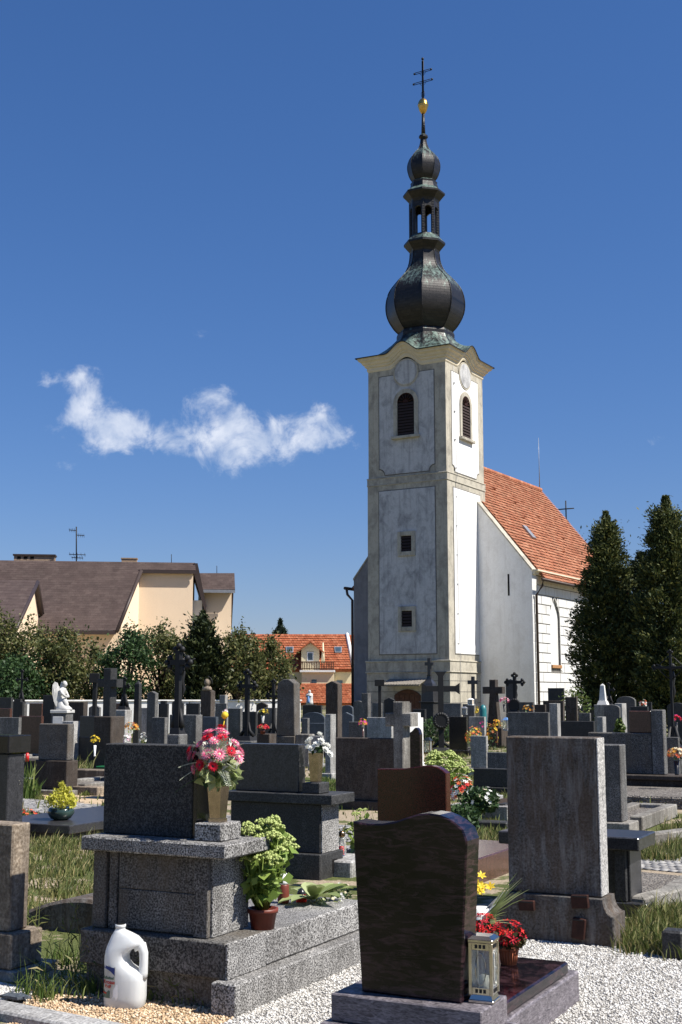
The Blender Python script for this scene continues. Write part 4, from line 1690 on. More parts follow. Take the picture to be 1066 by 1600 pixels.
def thuja(name, label, px, ytop, hw, Y, n=16000, mat='leaf_thuja', size=.3, lumps=260, group=None, base=.25, pw=.62, lean=0):
    X, _, H = at(px, ytop, Y)
    r = hw * Y / FPX
    t = thing(name, label, 'tree', (X, Y, 0), RNG.uniform(0, 6), group)
    h = RNG.uniform(0, 1, lumps) ** 1.1                      # branch heights: more at the bottom
    z = base + h * (H - base) * .93
    prof = lambda q: r * np.minimum(1.0, (np.maximum(1.03 - q, .01) / .68) ** pw) * np.minimum(1, .72 + q * 1.4)
    rad = prof(h) * RNG.uniform(.72, 1.14, lumps)
    th = RNG.uniform(0, 2 * math.pi, lumps)
    per = n // lumps
    P, OUT = [], []
    for i in range(lumps):
        o = np.array([math.cos(th[i]), math.sin(th[i]), 0.0])
        t_ = RNG.uniform(0, 1, per) ** .7
        rise = RNG.uniform(.25, .8) * rad[i]
        c = np.array([0, 0, z[i]]) + o[None] * (rad[i] * (.35 + .65 * t_))[:, None]
        c[:, 2] += rise * t_ - .16 * t_ ** 2
        w = (.10 + .13 * r) * (1.12 - t_ * .85) * RNG.uniform(.7, 1.25)
        P.append(c + RNG.normal(size=(per, 3)) * np.stack([w, w, w * .75], 1))
        OUT.append(np.repeat((o + np.array([0, 0, .75]))[None], per, 0))
    m2 = n // 6
    hh = RNG.uniform(0, 1, m2)
    ra = prof(hh) * .5 * np.sqrt(RNG.uniform(0, 1, m2))
    ta = RNG.uniform(0, 6.283, m2)
    P.append(np.stack([np.cos(ta) * ra, np.sin(ta) * ra, base + hh * (H - base)], 1))
    OUT.append(np.stack([np.cos(ta), np.sin(ta), np.ones(m2)], 1))
    tipn = 160
    tz = RNG.uniform(.9, 1.0, tipn)
    P.append(np.stack([RNG.normal(size=tipn) * r * .4 * (1.02 - tz) * 1.3, RNG.normal(size=tipn) * r * .4 * (1.02 - tz) * 1.3, tz * H], 1))
    OUT.append(np.repeat(np.array([[0, 0, 1.5]]), tipn, 0))
    P, OUT = np.concatenate(P), np.concatenate(OUT)
    P[:, 2] = np.maximum(P[:, 2], .05)
    leaves_mesh('crown', P, size, M[mat], t, .36, 0, None, .6, OUT)
    tb = MB()
    tb.tube([(0, 0, -.05), (.03, 0, H * .4), (0, 0, H * .93)], [.17, .11, .02], 7)
    for i in range(14):
        a, zz = RNG.uniform(0, 6.28), RNG.uniform(.2, .8) * H
        L_ = r * .6 * (1 - zz / H)
        tb.tube([(0, 0, zz), (math.cos(a) * L_, math.sin(a) * L_, zz + L_ * .5)], [.04, .012], 4)
    tb.build('trunk', M['bark'], t)
    return t


TG = 'small broadleaf trees behind the cemetery wall'
leafy_tree('broadleaf_tree', 'leafy tree at the left picture edge, tallest of the broadleaf row', -12, 940, 46, 52, group=TG)
leafy_tree('broadleaf_tree', 'olive green tree in front of the small lit gable of the brown roofed house', 48, 972, 46, 52, group=TG)
leafy_tree('broadleaf_tree', 'dense dark leafy tree behind the white angel statue', 100, 984, 44, 51, n_clump=52, group=TG)
leafy_tree('broadleaf_tree', 'thin see-through tree before the peach wall, right of the angel statue', 148, 1004, 34, 53, n_clump=26, per=90, group=TG)
leafy_tree('broadleaf_tree', 'bushy green tree behind the dark pointed grey obelisk', 200, 984, 42, 51, mat='leaf_green', group=TG)
leafy_tree('broadleaf_tree', 'olive tree against the peach wall, left of the cone-shaped conifer', 254, 976, 44, 53, group=TG)
thuja('conifer_tree', 'dark cone-shaped conifer standing between the broadleaf trees on the left', 318, 956, 42, 50, 14000, 'leaf_thuja_dark', .22, 240, pw=.7)
leafy_tree('broadleaf_tree', 'broadleaf tree with a tall loose sprig, right of the cone-shaped conifer', 376, 984, 40, 50, group=TG)
leafy_tree('broadleaf_tree', 'broadleaf tree covering the left end of the red tiled roof, rightmost in its row', 424, 1000, 38, 51, group=TG)
leafy_tree('broadleaf_tree', 'lower leafy tree between the dark dense tree and the see-through one', 24, 1030, 50, 50, n_clump=50, mat='leaf_green', group=TG)
TH = 'tall thujas beside the church'
thuja('thuja_tree', 'tall dark thuja touching the church roof, nearer to the church wall', 946, 799, 58, 52, 46000, 'leaf_thuja', .17, 420, TH, pw=.68)
thuja('thuja_tree', 'taller brownish thuja at the right picture edge', 1040, 775, 64, 50, 50000, 'leaf_thuja', .17, 440, TH, pw=.62)
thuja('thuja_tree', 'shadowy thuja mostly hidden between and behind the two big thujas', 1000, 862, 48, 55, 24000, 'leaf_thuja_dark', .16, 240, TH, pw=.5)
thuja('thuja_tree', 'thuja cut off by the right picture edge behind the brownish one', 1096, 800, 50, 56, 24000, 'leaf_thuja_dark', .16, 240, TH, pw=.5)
thuja('spruce_tree', 'small blue-green spruce tip showing above the red tiled roof', 438, 969, 22, 165, 4000, 'leaf_spruce', .8, 90, pw=.8)

# ------------------------------------------------------------------ gravestones: the generic ones
ROT = R(-GPHI)
RG = random.Random(5)


def stone_dims(x0, x1, x2, ytop, Y):
    """front face from photo x0 to x1, lit side face x1 to x2, top edge at ytop, nearest corner at distance Y"""
    X1, _, Z = at(x1, ytop, Y)
    k = _c + (Z * .5 - EYE) / Y * _s
    c, s = math.cos(R(GPHI)), math.sin(R(GPHI))
    a0 = (x0 - 533) / FPX * k
    L = (X1 - a0 * Y) / (c + a0 * s)
    a2 = (x2 - 533) / FPX * k
    T = (a2 * Y - X1) / (s - a2 * c)
    return (X1, Y), L, max(.09, min(T, 1.2)), Z


def top_shape(shape, L, z0, Z):
    if shape == 'peaked':
        p = min(.22 * L, .16)
        return [(-L, z0), (0, z0), (0, Z - p), (-L * .32, Z), (-L * .68, Z), (-L, Z - p)] if L > .5 else [(-L, z0), (0, z0), (0, Z - p), (-L / 2, Z), (-L, Z - p)]
    if shape == 'round':
        h = min(.25 * L, .2)
        pts = [(-L / 2 + L / 2 * math.cos(R(a)), Z - h + h * math.sin(R(a))) for a in range(0, 181, 18)]
        return [(-L, z0), (0, z0)] + pts
    if shape == 'wavy':
        pts = []
        for i in range(13):
            t = i / 12
            pts.append((-L * t, Z - .085 * (1 - math.exp(-((t - .28) / .26) ** 2)) - (.05 if i == 0 else 0)))
        return [(-L, z0), (0, z0)] + pts
    if shape == 'shoulder':
        q = .1
        return [(-L, z0), (0, z0), (0, Z - q), (-L * .2, Z - q), (-L * .2, Z), (-L * .8, Z), (-L * .8, Z - q), (-L, Z - q)]
    return [(-L, z0), (0, z0), (0, Z), (-L, Z)]


def frustum(mb, x0, x1, y0, y1, z0, z1, tx, ty, cap=0.0):
    v = [(x0, y0, z0), (x1, y0, z0), (x1, y1, z0), (x0, y1, z0), (x0 + tx, y0 + ty, z1), (x1 - tx, y0 + ty, z1), (x1 - tx, y1 - ty, z1), (x0 + tx, y1 - ty, z1)]
    f = [(0, 3, 2, 1), (0, 1, 5, 4), (1, 2, 6, 5), (2, 3, 7, 6), (3, 0, 4, 7)]
    if cap:
        v.append(((x0 + x1) / 2, (y0 + y1) / 2, z1 + cap))
        f += [(4, 5, 8), (5, 6, 8), (6, 7, 8), (7, 4, 8)]
    else:
        f.append((4, 5, 6, 7))
    mb.add(v, f)


def add_grave(t, L, T, length, kmat='concrete', fill='gravel_grey', h=.16):
    k = MB()
    k.box(-L - .14, -L, T, T + length, 0, h, .012).build('kerb', M[kmat], t)
    k = MB()
    k.box(.0, .14, T, T + length, 0, h, .012).build('kerb', M[kmat], t)
    k = MB()
    k.box(-L, 0, T + length - .14, T + length, 0, h, .012).build('kerb', M[kmat], t)
    k = MB()
    k.box(-L, 0, T, T + length - .14, 0, h - .05)
    k.build('grave_bed', M[fill], t)


def tomb(label, x0, x1, x2, ytop, Y, shape='slab', mat='grey_mid', bh=.14, be=.05, bmat=None, grave=0, fill='gravel_grey', cat='gravestone', name='gravestone', group=None, smat=None):
    O, L, T, Z = stone_dims(x0, x1, x2, ytop, Y)
    t = thing(name, label, cat, (O[0], O[1], 0), ROT + R(RG.uniform(-1.2, 1.2)), group)
    mb = MB()
    if shape == 'obelisk':
        frustum(mb, -L, 0, 0, T, bh, Z - .1, L * .1, T * .1, .1)
    else:
        mb.prism(top_shape(shape, L, bh, Z), 0, T, .008)
    mb.build('headstone', M[mat], t)
    b = MB()
    b.box(-L - be, be, -be, T + be, -.02, bh - .002, .012)
    b.build('plinth', M[bmat or mat], t)
    if grave:
        add_grave(t, L, T + be, grave, bmat or mat if (bmat or mat) in ('concrete', 'grey_light', 'sandstone', 'brown_stone') else 'concrete', fill)
    t['dims'] = (L, T, Z)
    return t


ROWS = [
    ('dark grey slab at the left picture edge right under the trees', -8, 18, 20, 1090, 36, 'slab', 'grey_dark', 0),
    ('grey upright block at the left edge above the black capped tomb', -12, 30, 32, 1121, 27, 'slab', 'grey_mid', 1.4),
    ('brown polished slab just left of the two-step granite block', 29, 65, 66, 1119, 29, 'slab', 'brown_polish', 1.4),
    ('tall narrow dark slab directly left of the white angel', 66, 86, 90, 1086, 31, 'slab', 'grey_dark', 0),
    ('small dark shrine-like stone before the white wall near the left edge', 17, 36, 38, 1092, 42, 'shoulder', 'grey_dark', 0),
    ('low brown stone before the white wall left of the angel', 45, 66, 67, 1099, 40, 'slab', 'brown_polish', 0),
    ('pale-sided stone standing close behind the two-step granite block', 96, 115, 124, 1127, 24, 'slab', 'grey_light', 1.2),
    ('wide black slab between the angel and the big dark stone cross', 124, 160, 161, 1119, 26, 'slab', 'dark_slab', 1.2),
    ('low brownish block right of the angel pedestal', 106, 131, 137, 1097, 38, 'slab', 'brown_stone', 0),
    ('tall dark grey obelisk on a stepped base, left one of two', 208, 218, 222, 1063, 33, 'obelisk', 'grey_dark', 0),
    ('shorter grey pointed stone right of the tall dark obelisk', 229, 243, 247, 1080, 30, 'peaked', 'grey_mid', 0),
    ('grey block below the pointed stone, left of the tall iron crucifix', 236, 258, 262, 1121, 25, 'slab', 'grey_mid', 1.2),
    ('wide grey slab with a bright right side behind the tall iron crucifix', 264, 307, 316, 1117, 23, 'slab', 'grey_mid', 1.2),
    ('low dark slab under the cone-shaped conifer', 290, 311, 313, 1099, 38, 'slab', 'grey_dark', 0),
    ('low stone right of the grave with the saint bust', 336, 354, 356, 1099, 41, 'slab', 'grey_mid', 0),
    ('grey block with streaks standing right behind the pink bouquet', 356, 376, 379, 1107, 36, 'slab', 'grey_mid', 0),
    ('small blue-grey slab above the bouquet, left of the streaked block', 316, 338, 340, 1120, 26, 'slab', 'slate', 0),
    ('wide rounded slate slab far behind the white rose vase', 471, 507, 509, 1113, 40, 'round', 'slate', 0),
    ('flat two-panel slate slab behind the white roses', 471, 507, 509, 1130, 31, 'slab', 'slate', 1.2),
    ('dark low slab below the small blue and white statue', 473, 502, 504, 1102, 46, 'slab', 'grey_dark', 0),
    ('tall dark brown pointed stone before the lower red roof', 509, 528, 535, 1064, 30, 'peaked', 'brown_stone', 1.2),
    ('slim grey pillar with a bright side left of the wide brown slab', 508, 517, 525, 1116, 22, 'slab', 'grey_light', 0),
    ('blue-grey rounded stone by the church corner, farther one', 533, 551, 553, 1102, 40, 'round', 'slate', 0),
    ('dark slate stone with sloping shoulders by the church corner, nearer one', 530, 551, 553, 1113, 33, 'peaked', 'slate', 0),
    ('slim grey pillar before the left corner of the church tower', 565, 575, 580, 1083, 36, 'slab', 'grey_mid', 0),
    ('pale grey slab between the slim pillar and the stone cross', 573, 612, 614, 1121, 27, 'slab', 'grey_light', 1.2),
    ('whitish thick stone whose sunlit side shows right of the stone cross', 622, 641, 661, 1114, 25, 'shoulder', 'white_stone', 0),
    ('dark wavy topped stone right of the stone cross', 634, 656, 661, 1137, 20, 'wavy', 'purple_granite', 1.0),
    ('grey slab at the foot of the tower, right of the black iron crucifix', 690, 720, 722, 1099, 40, 'slab', 'grey_mid', 0),
    ('small grey stone below the little black cross', 723, 741, 744, 1100, 43, 'slab', 'grey_mid', 0),
    ('black polished slab right beside the black iron crucifix', 702, 729, 731, 1120, 31, 'slab', 'black_polish', 1.0),
    ('black pointed slab before the white church gable', 791, 805, 807, 1061, 45, 'peaked', 'dark_slab', 0),
    ('wide streaked grey slab right above the tall weathered stone', 794, 857, 860, 1113, 24, 'slab', 'grey_mid', 1.2),
    ('low grey block in the grass left of the tall weathered stone', 762, 795, 797, 1176, 20, 'slab', 'grey_mid', 0),
    ('long low dark kerbstone in the grass left of the tall weathered stone', 740, 806, 808, 1202, 18.6, 'slab', 'grey_dark', 0),
    ('dark block before the church side wall', 857, 881, 883, 1075, 44, 'slab', 'grey_dark', 0),
    ('low dark block beneath the dark one before the church side wall', 849, 880, 883, 1095, 38, 'slab', 'brown_stone', 0),
    ('slim grey post with a bright side above the tall weathered stone', 859, 871, 877, 1099, 30, 'slab', 'grey_light', 0),
    ('brownish upright pair-like stone below the bright fern shrub', 884, 901, 904, 1089, 36, 'slab', 'brown_stone', 0),
    ('grey shouldered stone left of the little white obelisk', 904, 928, 931, 1102, 40, 'shoulder', 'grey_mid', 0),
    ('wide low dark slab behind the leaning pale sided slab', 877, 928, 931, 1127, 27, 'slab', 'grey_dark', 1.0),
    ('grey round topped stone right of the little white obelisk', 945, 968, 971, 1101, 29, 'round', 'grey_mid', 1.0),
    ('slab with a narrow bright edge right of the round topped stone', 962, 972, 980, 1099, 33, 'slab', 'grey_light', 0),
    ('arched grey stone in the shade of the thujas', 964, 992, 995, 1088, 42, 'round', 'grey_mid', 0),
    ('small grey post below the little white obelisk', 934, 942, 948, 1120, 26, 'slab', 'grey_light', 0),
    ('dark stone in thuja shade at the right picture edge', 1043, 1072, 1074, 1098, 36, 'round', 'grey_dark', 0),
    ('pale low stone before the white wall behind the wide black slab', 100, 122, 124, 1108, 44, 'slab', 'grey_light', 0),
    ('pointed grey stone between the two dark posts, behind the wide black slab', 138, 156, 158, 1101, 41, 'peaked', 'grey_mid', 0),
    ('low reddish brown slab right of the massive dark stone cross', 180, 198, 200, 1099, 43, 'slab', 'brown_polish', 0),
    ('pale stone before the white wall right of the stepped obelisk', 220, 233, 235, 1106, 42, 'slab', 'grey_light', 0),
    ('dark shouldered stone between the pointed stone and the tall crucifix', 247, 262, 264, 1095, 42, 'shoulder', 'grey_dark', 0),
    ('dark round stone behind the tall iron crucifix', 268, 286, 288, 1094, 43, 'round', 'grey_dark', 0),
    ('narrow pale post left of the black cross on a boulder-like base', 343, 352, 356, 1086, 45, 'slab', 'grey_light', 0),
    ('dark slab behind the black cross on a boulder-like base', 376, 400, 403, 1112, 38, 'slab', 'grey_dark', 0),
    ('brown pointed stone between the two black iron crosses', 400, 417, 419, 1097, 44, 'peaked', 'brown_stone', 0),
    ('grey slab just left of the tall rough peaked gravestone', 413, 431, 434, 1106, 37, 'slab', 'grey_mid', 0),
    ('grey post in the gap right of the tall rough peaked gravestone', 471, 481, 484, 1122, 28, 'slab', 'grey_mid', 0),
    ('round grey stone between the slate pair and the slim tower pillar', 552, 566, 568, 1095, 45, 'round', 'grey_mid', 0),
    ('grey stone under the dark board on the post by the tower', 582, 596, 598, 1098, 46, 'slab', 'grey_mid', 0),
    ('dark pointed stone before the church door', 600, 616, 618, 1090, 47, 'peaked', 'grey_dark', 0),
    ('grey slab before the church door left of the bottle shaped monument', 618, 640, 643, 1098, 43, 'slab', 'grey_mid', 0),
    ('dark slab behind the whitish thick stone', 645, 664, 667, 1108, 39, 'slab', 'grey_dark', 0),
    ('pale low stone behind the orange flower bed', 733, 757, 760, 1120, 35, 'slab', 'grey_light', 0),
    ('pale low block below the orange flower bed', 736, 760, 763, 1150, 23.5, 'slab', 'grey_light', 0),
    ('grey slab with brownish top behind the wide streaked slab', 812, 833, 836, 1097, 35, 'slab', 'grey_mid', 0),
    ('brown stone between the wide streaked slab and the slim bright post', 836, 852, 854, 1101, 32, 'slab', 'brown_stone', 0),
    ('small grey slab under the bright fern shrub', 905, 922, 924, 1114, 33, 'slab', 'grey_mid', 0),
    ('dark slab behind the red-brown slab of the family tomb', 986, 1012, 1015, 1104, 29, 'slab', 'grey_dark', 0),
    ('low grey stone at the foot of the thin black iron cross', 1036, 1060, 1063, 1152, 21, 'slab', 'grey_mid', 0),
    ('brown polished block at the left edge under the dark grey slab', -4, 16, 18, 1107, 31, 'slab', 'brown_polish', 0),
    ('grey block with streaks right behind the wide brown slab', 545, 566, 570, 1128, 25, 'slab', 'grey_mid', 0),
    ('small grey block left of the cross-topped brown slab, behind the roses', 486, 503, 506, 1150, 25, 'slab', 'grey_light', 0),
    ('dark kerb block low behind the yellow vase', 118, 146, 149, 1152, 24, 'slab', 'grey_dark', 0),
    ('low dark stone under the thujas beside the arched one', 998, 1018, 1020, 1097, 40, 'slab', 'grey_dark', 0),
]
for (lab, x0, x1, x2, yt, Y, shp, mt, gr) in ROWS:
    tomb(lab, x0, x1, x2, yt, Y, shp, mt, grave=gr)

# big peaked obelisk-slab with block base, middle of the picture
O, L, T, Z = stone_dims(432, 461, 470, 1061, 26)
t = thing('gravestone', 'tall rough grey gravestone with a low peaked top left of the white roses', 'gravestone', (*O, 0), ROT)
mb = MB()
zb = at(461, 1150, 26)[2]
v_ = [(-L, zb), (0, zb), (-.02, Z - .09), (-L * .35, Z), (-L * .65, Z), (-L + .02, Z - .09)]
mb.prism(v_, 0, T, .012).build('headstone', M['dark_granite'], t)
mb = MB()
mb.box(-L - .03, .02, -.03, T + .03, 0, zb - .003, .015).build('plinth', M['dark_granite'], t)
mb = MB()
mb.box(.022, .34, .0, T, 0, zb + .04, .015).build('side_block', M['concrete'], t)

# two-step granite block on the left (J)
O, L, T, Z = stone_dims(53, 105, 122, 1189, 18.9)
t = thing('gravestone', 'dark brown two-step granite block with bright right side, behind the yellow plant bowl', 'gravestone', (*O, 0), ROT)
mb = MB()
mb.box(-L, 0, 0, T, .08, Z, .012).build('plinth', M['brown_stone'], t)
mb = MB()
zt = at(103, 1131, 19)[2]
mb.box(-L + .03, -.03, .04, T - .08, Z + .002, zt, .012).build('headstone', M['dark_granite'], t)
mb = MB()
mb.box(-L - .12, .1, -.06, T + .05, -.02, .078, .012).build('footing', M['concrete'], t)
add_grave(t, L, T, 1.5, 'concrete')

# left dark tomb with an overhanging black cap (I)
O, L, T, Z = stone_dims(-40, 14, 16, 1178, 13)
t = thing('gravestone', 'black capped dark tomb cut off by the left picture edge', 'gravestone', (*O, 0), ROT)
mb = MB()
mb.box(-L, 0, 0, .25, 0, Z, .01).build('body', M['dark_slab'], t)
mb = MB()
mb.box(-L - .1, .035, -.05, .3, Z + .002, at(18, 1149, 13)[2], .01).build('cap', M['black_polish'], t)

# ------------------------------------------------------------------ crosses and statues
def cross_poly(w, h, aw, az, ah, flare=0.0):
    """upright half-width w, height h, arm half-span aw with its band az..az+ah"""
    return [(-w - flare, 0), (w + flare, 0), (w, az), (aw, az), (aw, az + ah), (w, az + ah), (w, h), (-w, h), (-w, az + ah), (-aw, az + ah), (-aw, az), (-w, az)]


def stone_cross(label, pxc, ytop, Y, wpx, arm_px, arm_y0, arm_y1, zbase, depth, mat, ped=None, pedmat=None, flare=.0):
    m = Y / FPX
    X, _, Z = at(pxc, ytop, Y)
    t = thing('stone_cross', label, 'grave cross', (X, Y, 0), ROT)
    c27 = math.cos(R(GPHI))
    za0, za1 = at(pxc, arm_y1, Y)[2], at(pxc, arm_y0, Y)[2]
    p = cross_poly(wpx * m / 2 / c27, Z - zbase, arm_px * m / 2 / c27, za0 - zbase, za1 - za0, flare)
    mb = MB()
    mb.prism([(x, z + zbase) for x, z in p], -depth / 2, depth / 2, .012).build('cross', M[mat], t)
    if ped:
        (pw, pd, ph) = ped
        mb = MB()
        mb.box(-pw / 2, pw / 2, -pd / 2, pd / 2, 0, ph, .015).build('pedestal', M[pedmat or mat], t)
        if ph < zbase - .02:
            mb = MB()
            frustum(mb, -pw * .42, pw * .42, -pd * .42, pd * .42, ph, zbase, pw * .12, pd * .12)
            mb.build('upper_step', M[pedmat or mat], t)
    return t


# big dark stone cross on the left
stone_cross('massive dark stone cross on a tall block, left of the grey obelisk', 173, 1044, 24, 13, 34, 1061, 1074, at(173, 1119, 24)[2] - .02, .2, 'grey_dark', (.42, .42, at(173, 1119, 24)[2]), 'brown_stone')
# shouldered stone cross right of the tower
m = 36 / FPX
stone_cross('old brown stone cross with stubby arms before the church gable', 771.5, 1062, 36, 9, 29, 1073, 1084, .55, .24, 'brown_stone', (.62, .5, .56), 'brown_stone', .08)
# small black cross on a stepped pedestal
stone_cross('small black cross on a stepped pedestal before the tower side', 739, 1057, 46, 4.5, 15, 1063, 1069, 1.35, .1, 'dark_slab', (.34, .34, 1.1), 'grey_dark')
# tall bottle shaped monument crowned with a cross
X, Y, Z = at(671, 1028, 46)
t = thing('grave_monument', 'tall black bottle shaped monument crowned by a cross at the church door', 'grave monument', (X, Y, 0), ROT)
m = 46 / FPX
zz = lambda py: at(671, py, 46)[2]
mb = MB()
mb.box(-.26, .26, -.26, .26, 0, zz(1098), .02)
mb.box(-.31, .31, -.31, .31, zz(1098) + .002, zz(1096), .01)
mb.build('pedestal', M['grey_dark'], t)
mb = MB()
mb.lathe([(.33, zz(1096)), (.32, zz(1074)), (.25, zz(1068)), (.13, zz(1062)), (.10, zz(1056)), (.12, zz(1055))], 4, 0, 0, R(45), 0, False)
mb.build('shaft', M['dark_slab'], t)
mb = MB()
mb.prism([(x, z + zz(1055)) for x, z in cross_poly(.065, zz(1028) - zz(1055), .17, zz(1040) - zz(1055), .12)], -.06, .06, .01).build('cross', M['dark_slab'], t)


def iron_cross(label, px, ytop, Y, arm_px, arm_y, ybase, r=.03, ped=None, finial='ball', corpus=False, ring=None, pedmat='grey_mid', rotz=None, scroll=False):
    X, _, Z = at(px, ytop, Y)
    zb = max(0, at(px, ybase, Y)[2])
    za = at(px, arm_y, Y)[2]
    t = thing('iron_cross', label, 'grave cross', (X, Y, 0), ROT if rotz is None else rotz)
    a = arm_px * Y / FPX / 2 / math.cos(R(GPHI) if rotz is None else rotz)
    mb = MB()
    mb.box(-r, r, -r, r, zb, Z - r, .004)
    mb.build('shaft', M['iron'], t)
    mb = MB()
    mb.box(-a, a, -r * .95, r * .95, za - r, za + r, .004)
    mb.build('crossbar', M['iron'], t)
    for (x, z, dx, dz) in ((-a, za, -1, 0), (a, za, 1, 0), (0, Z - r, 0, 1)):
        mb = MB()
        if finial == 'flare':
            mb.add([(x - dz * r, -r, z - dx * r), (x + dz * r, -r, z + dx * r), (x + dx * r * 1.6 + dz * r * 2.1, -r, z + dz * r * 1.6 + dx * r * 2.1), (x + dx * r * 1.6 - dz * r * 2.1, -r, z + dz * r * 1.6 - dx * r * 2.1),
                    (x - dz * r, r, z - dx * r), (x + dz * r, r, z + dx * r), (x + dx * r * 1.6 + dz * r * 2.1, r, z + dz * r * 1.6 + dx * r * 2.1), (x + dx * r * 1.6 - dz * r * 2.1, r, z + dz * r * 1.6 - dx * r * 2.1)],
                   [(0, 1, 2, 3), (4, 5, 6, 7), (0, 1, 5, 4), (1, 2, 6, 5), (2, 3, 7, 6), (3, 0, 4, 7)])
        else:
            for k in (-1, 0, 1):
                mb.ball((x + dx * r * (1.6 if k == 0 else .4) + dz * r * 1.5 * k, 0, z + dz * r * (1.6 if k == 0 else .4) + dx * r * 1.5 * k), r * 1.15, 6, 4)
        mb.build('finial', M['iron'], t)
    if scroll:
        mb = MB()
        for sx in (-1, 1):
            for sz in (-1, 1):
                mb.tube([(sx * r, 0, za + sz * .2), (sx * .08, 0, za + sz * .16), (sx * .17, 0, za + sz * .07), (sx * .2, 0, za + sz * r)], .009, 4)
        mb.build('scrolls', M['iron'], t)
    if corpus:
        h = Z - za
        mb = MB()
        y = r + .03
        mb.tube([(0, y, za - .03), (.015, y + .02, za - .16), (0, y + .02, za - .3), (.02, y + .05, za - .42), (0, y, za - .6)], [.03, .05, .04, .035, .018], 7)
        mb.tube([(-.26, y, za + .06), (-.13, y, za), (0, y, za - .05), (.13, y, za), (.26, y, za + .06)], [.012, .018, .03, .018, .012], 6)
        mb.ball((.02, y + .01, za + .03), .045, 8, 6)
        mb.build('crucified_figure', M['iron'], t)
    if ring:
        mb = MB()
        zr = at(px, ring[0], Y)[2]
        rr = ring[1] * Y / FPX
        n = 18
        pts = [(math.cos(2 * math.pi * i / n) * rr, .0, zr + math.sin(2 * math.pi * i / n) * rr) for i in range(n)]
        for i in range(n):
            mb.ball((pts[i][0] * .9, -r - .02, zr + (pts[i][2] - zr) * .9), rr * .3, 6, 4)
        mb.prism([(p[0] * .8, zr + (p[2] - zr) * .8) for p in pts], -r - .06, -r - .01)
        mb.build('name_plate', M['iron'], t)
    if ped:
        pw, pd = ped
        mb = MB()
        mb.box(-pw / 2, pw / 2, -pd / 2, pd / 2, -.02, zb - .1, .015)
        mb.build('pedestal', M[pedmat], t)
        mb = MB()
        frustum(mb, -pw * .4, pw * .4, -pd * .4, pd * .4, zb - .1, zb + .0, pw * .1, pd * .1)
        mb.tube([(-pw * .34, 0, zb), (-.07, 0, zb + .12), (-.04, 0, zb + .3)], [.05, .04, .03], 5)
        mb.tube([(pw * .34, 0, zb), (.07, 0, zb + .12), (.04, 0, zb + .3)], [.05, .04, .03], 5)
        mb.build('cross_foot', M['iron'], t)
    return t


iron_cross('tall black iron crucifix on a grey pedestal in the left half', 280, 1012, 20, 26, 1035, 1137, .045, (.24, .24), 'ball', True, scroll=True)
iron_cross('black iron crucifix with flared arm ends standing before the church tower', 688.5, 1052, 34, 45, 1076, 1168, .075, (.7, .6), 'flare', True, (1126, 11), 'concrete', R(-4))
iron_cross('black iron cross on a boulder-like base right of the pink bouquet', 387, 1050, 28, 20, 1072, 1150, .045, (.5, .45), 'ball', False, scroll=True)
iron_cross('slim black iron cross left of the tall rough peaked gravestone', 428, 1064, 34, 17, 1088, 1145, .035, (.4, .4), 'ball', False, scroll=True)
iron_cross('small iron cross between the dark stone cross and the grey obelisk', 195, 1060, 33, 12, 1072, 1103, .03, (.32, .3), 'ball', pedmat='grey_light')
iron_cross('black crucifix with round knobs before the black pointed slab', 804, 1054, 41, 20, 1066, 1110, .05, (.5, .4), 'ball', True, (1102, 9))
iron_cross('thin black iron cross before the thuja at the right picture edge', 1047, 1018, 22, 44, 1043, 1162, .022, (.34, .34), 'ball', True, scroll=True)
iron_cross('thin iron cross in tree shade at the far left behind the grey slab', 35, 1048, 44, 16, 1062, 1095, .03, (.34, .3), 'ball')
iron_cross('thin dark cross in the shade left of the little white obelisk', 951, 1068, 46, 12, 1078, 1098, .03, (.34, .3), 'ball')

# roofed boards on posts
def board_post(label, px, y0, y1, Y, wpx, ybase):
    X, _, Z = at(px, y0, Y)
    t = thing('board_post', label, 'sign post', (X, Y, 0), R(-8))
    w = wpx * Y / FPX / 2
    mb = MB()
    mb.box(-.05, .05, -.05, .05, 0, at(px, y1, Y)[2] + .1, .008).build('post', M['iron'], t)
    mb = MB()
    mb.box(-w, w, -.09, -.052, at(px, y1, Y)[2], Z, .008).build('board', M['iron'], t)
    return t


board_post('dark board on a thin post left of the massive dark stone cross', 149.5, 1052, 1067, 32, 16, 1120)
board_post('dark board on a post before the left side of the church tower', 593.5, 1062, 1072, 40, 15, 1116)


def loft(mb, secs, n=12, smooth=True, mi=0):
    """secs: (cx, cy, cz, rx, ry) ellipses stacked along a body"""
    v = []
    for (cx, cy, cz, rx, ry) in secs:
        for i in range(n):
            a = 2 * math.pi * i / n
            fold = 1 + .05 * math.sin(a * 5)
            v.append((cx + rx * math.cos(a) * fold, cy + ry * math.sin(a) * fold, cz))
    f = []
    for k in range(len(secs) - 1):
        for i in range(n):
            j = (i + 1) % n
            f.append([k * n + i, k * n + j, (k + 1) * n + j, (k + 1) * n + i])
    f.append(list(range(n))[::-1])
    f.append([(len(secs) - 1) * n + i for i in range(n)])
    mb.add(v, f, mi, smooth)


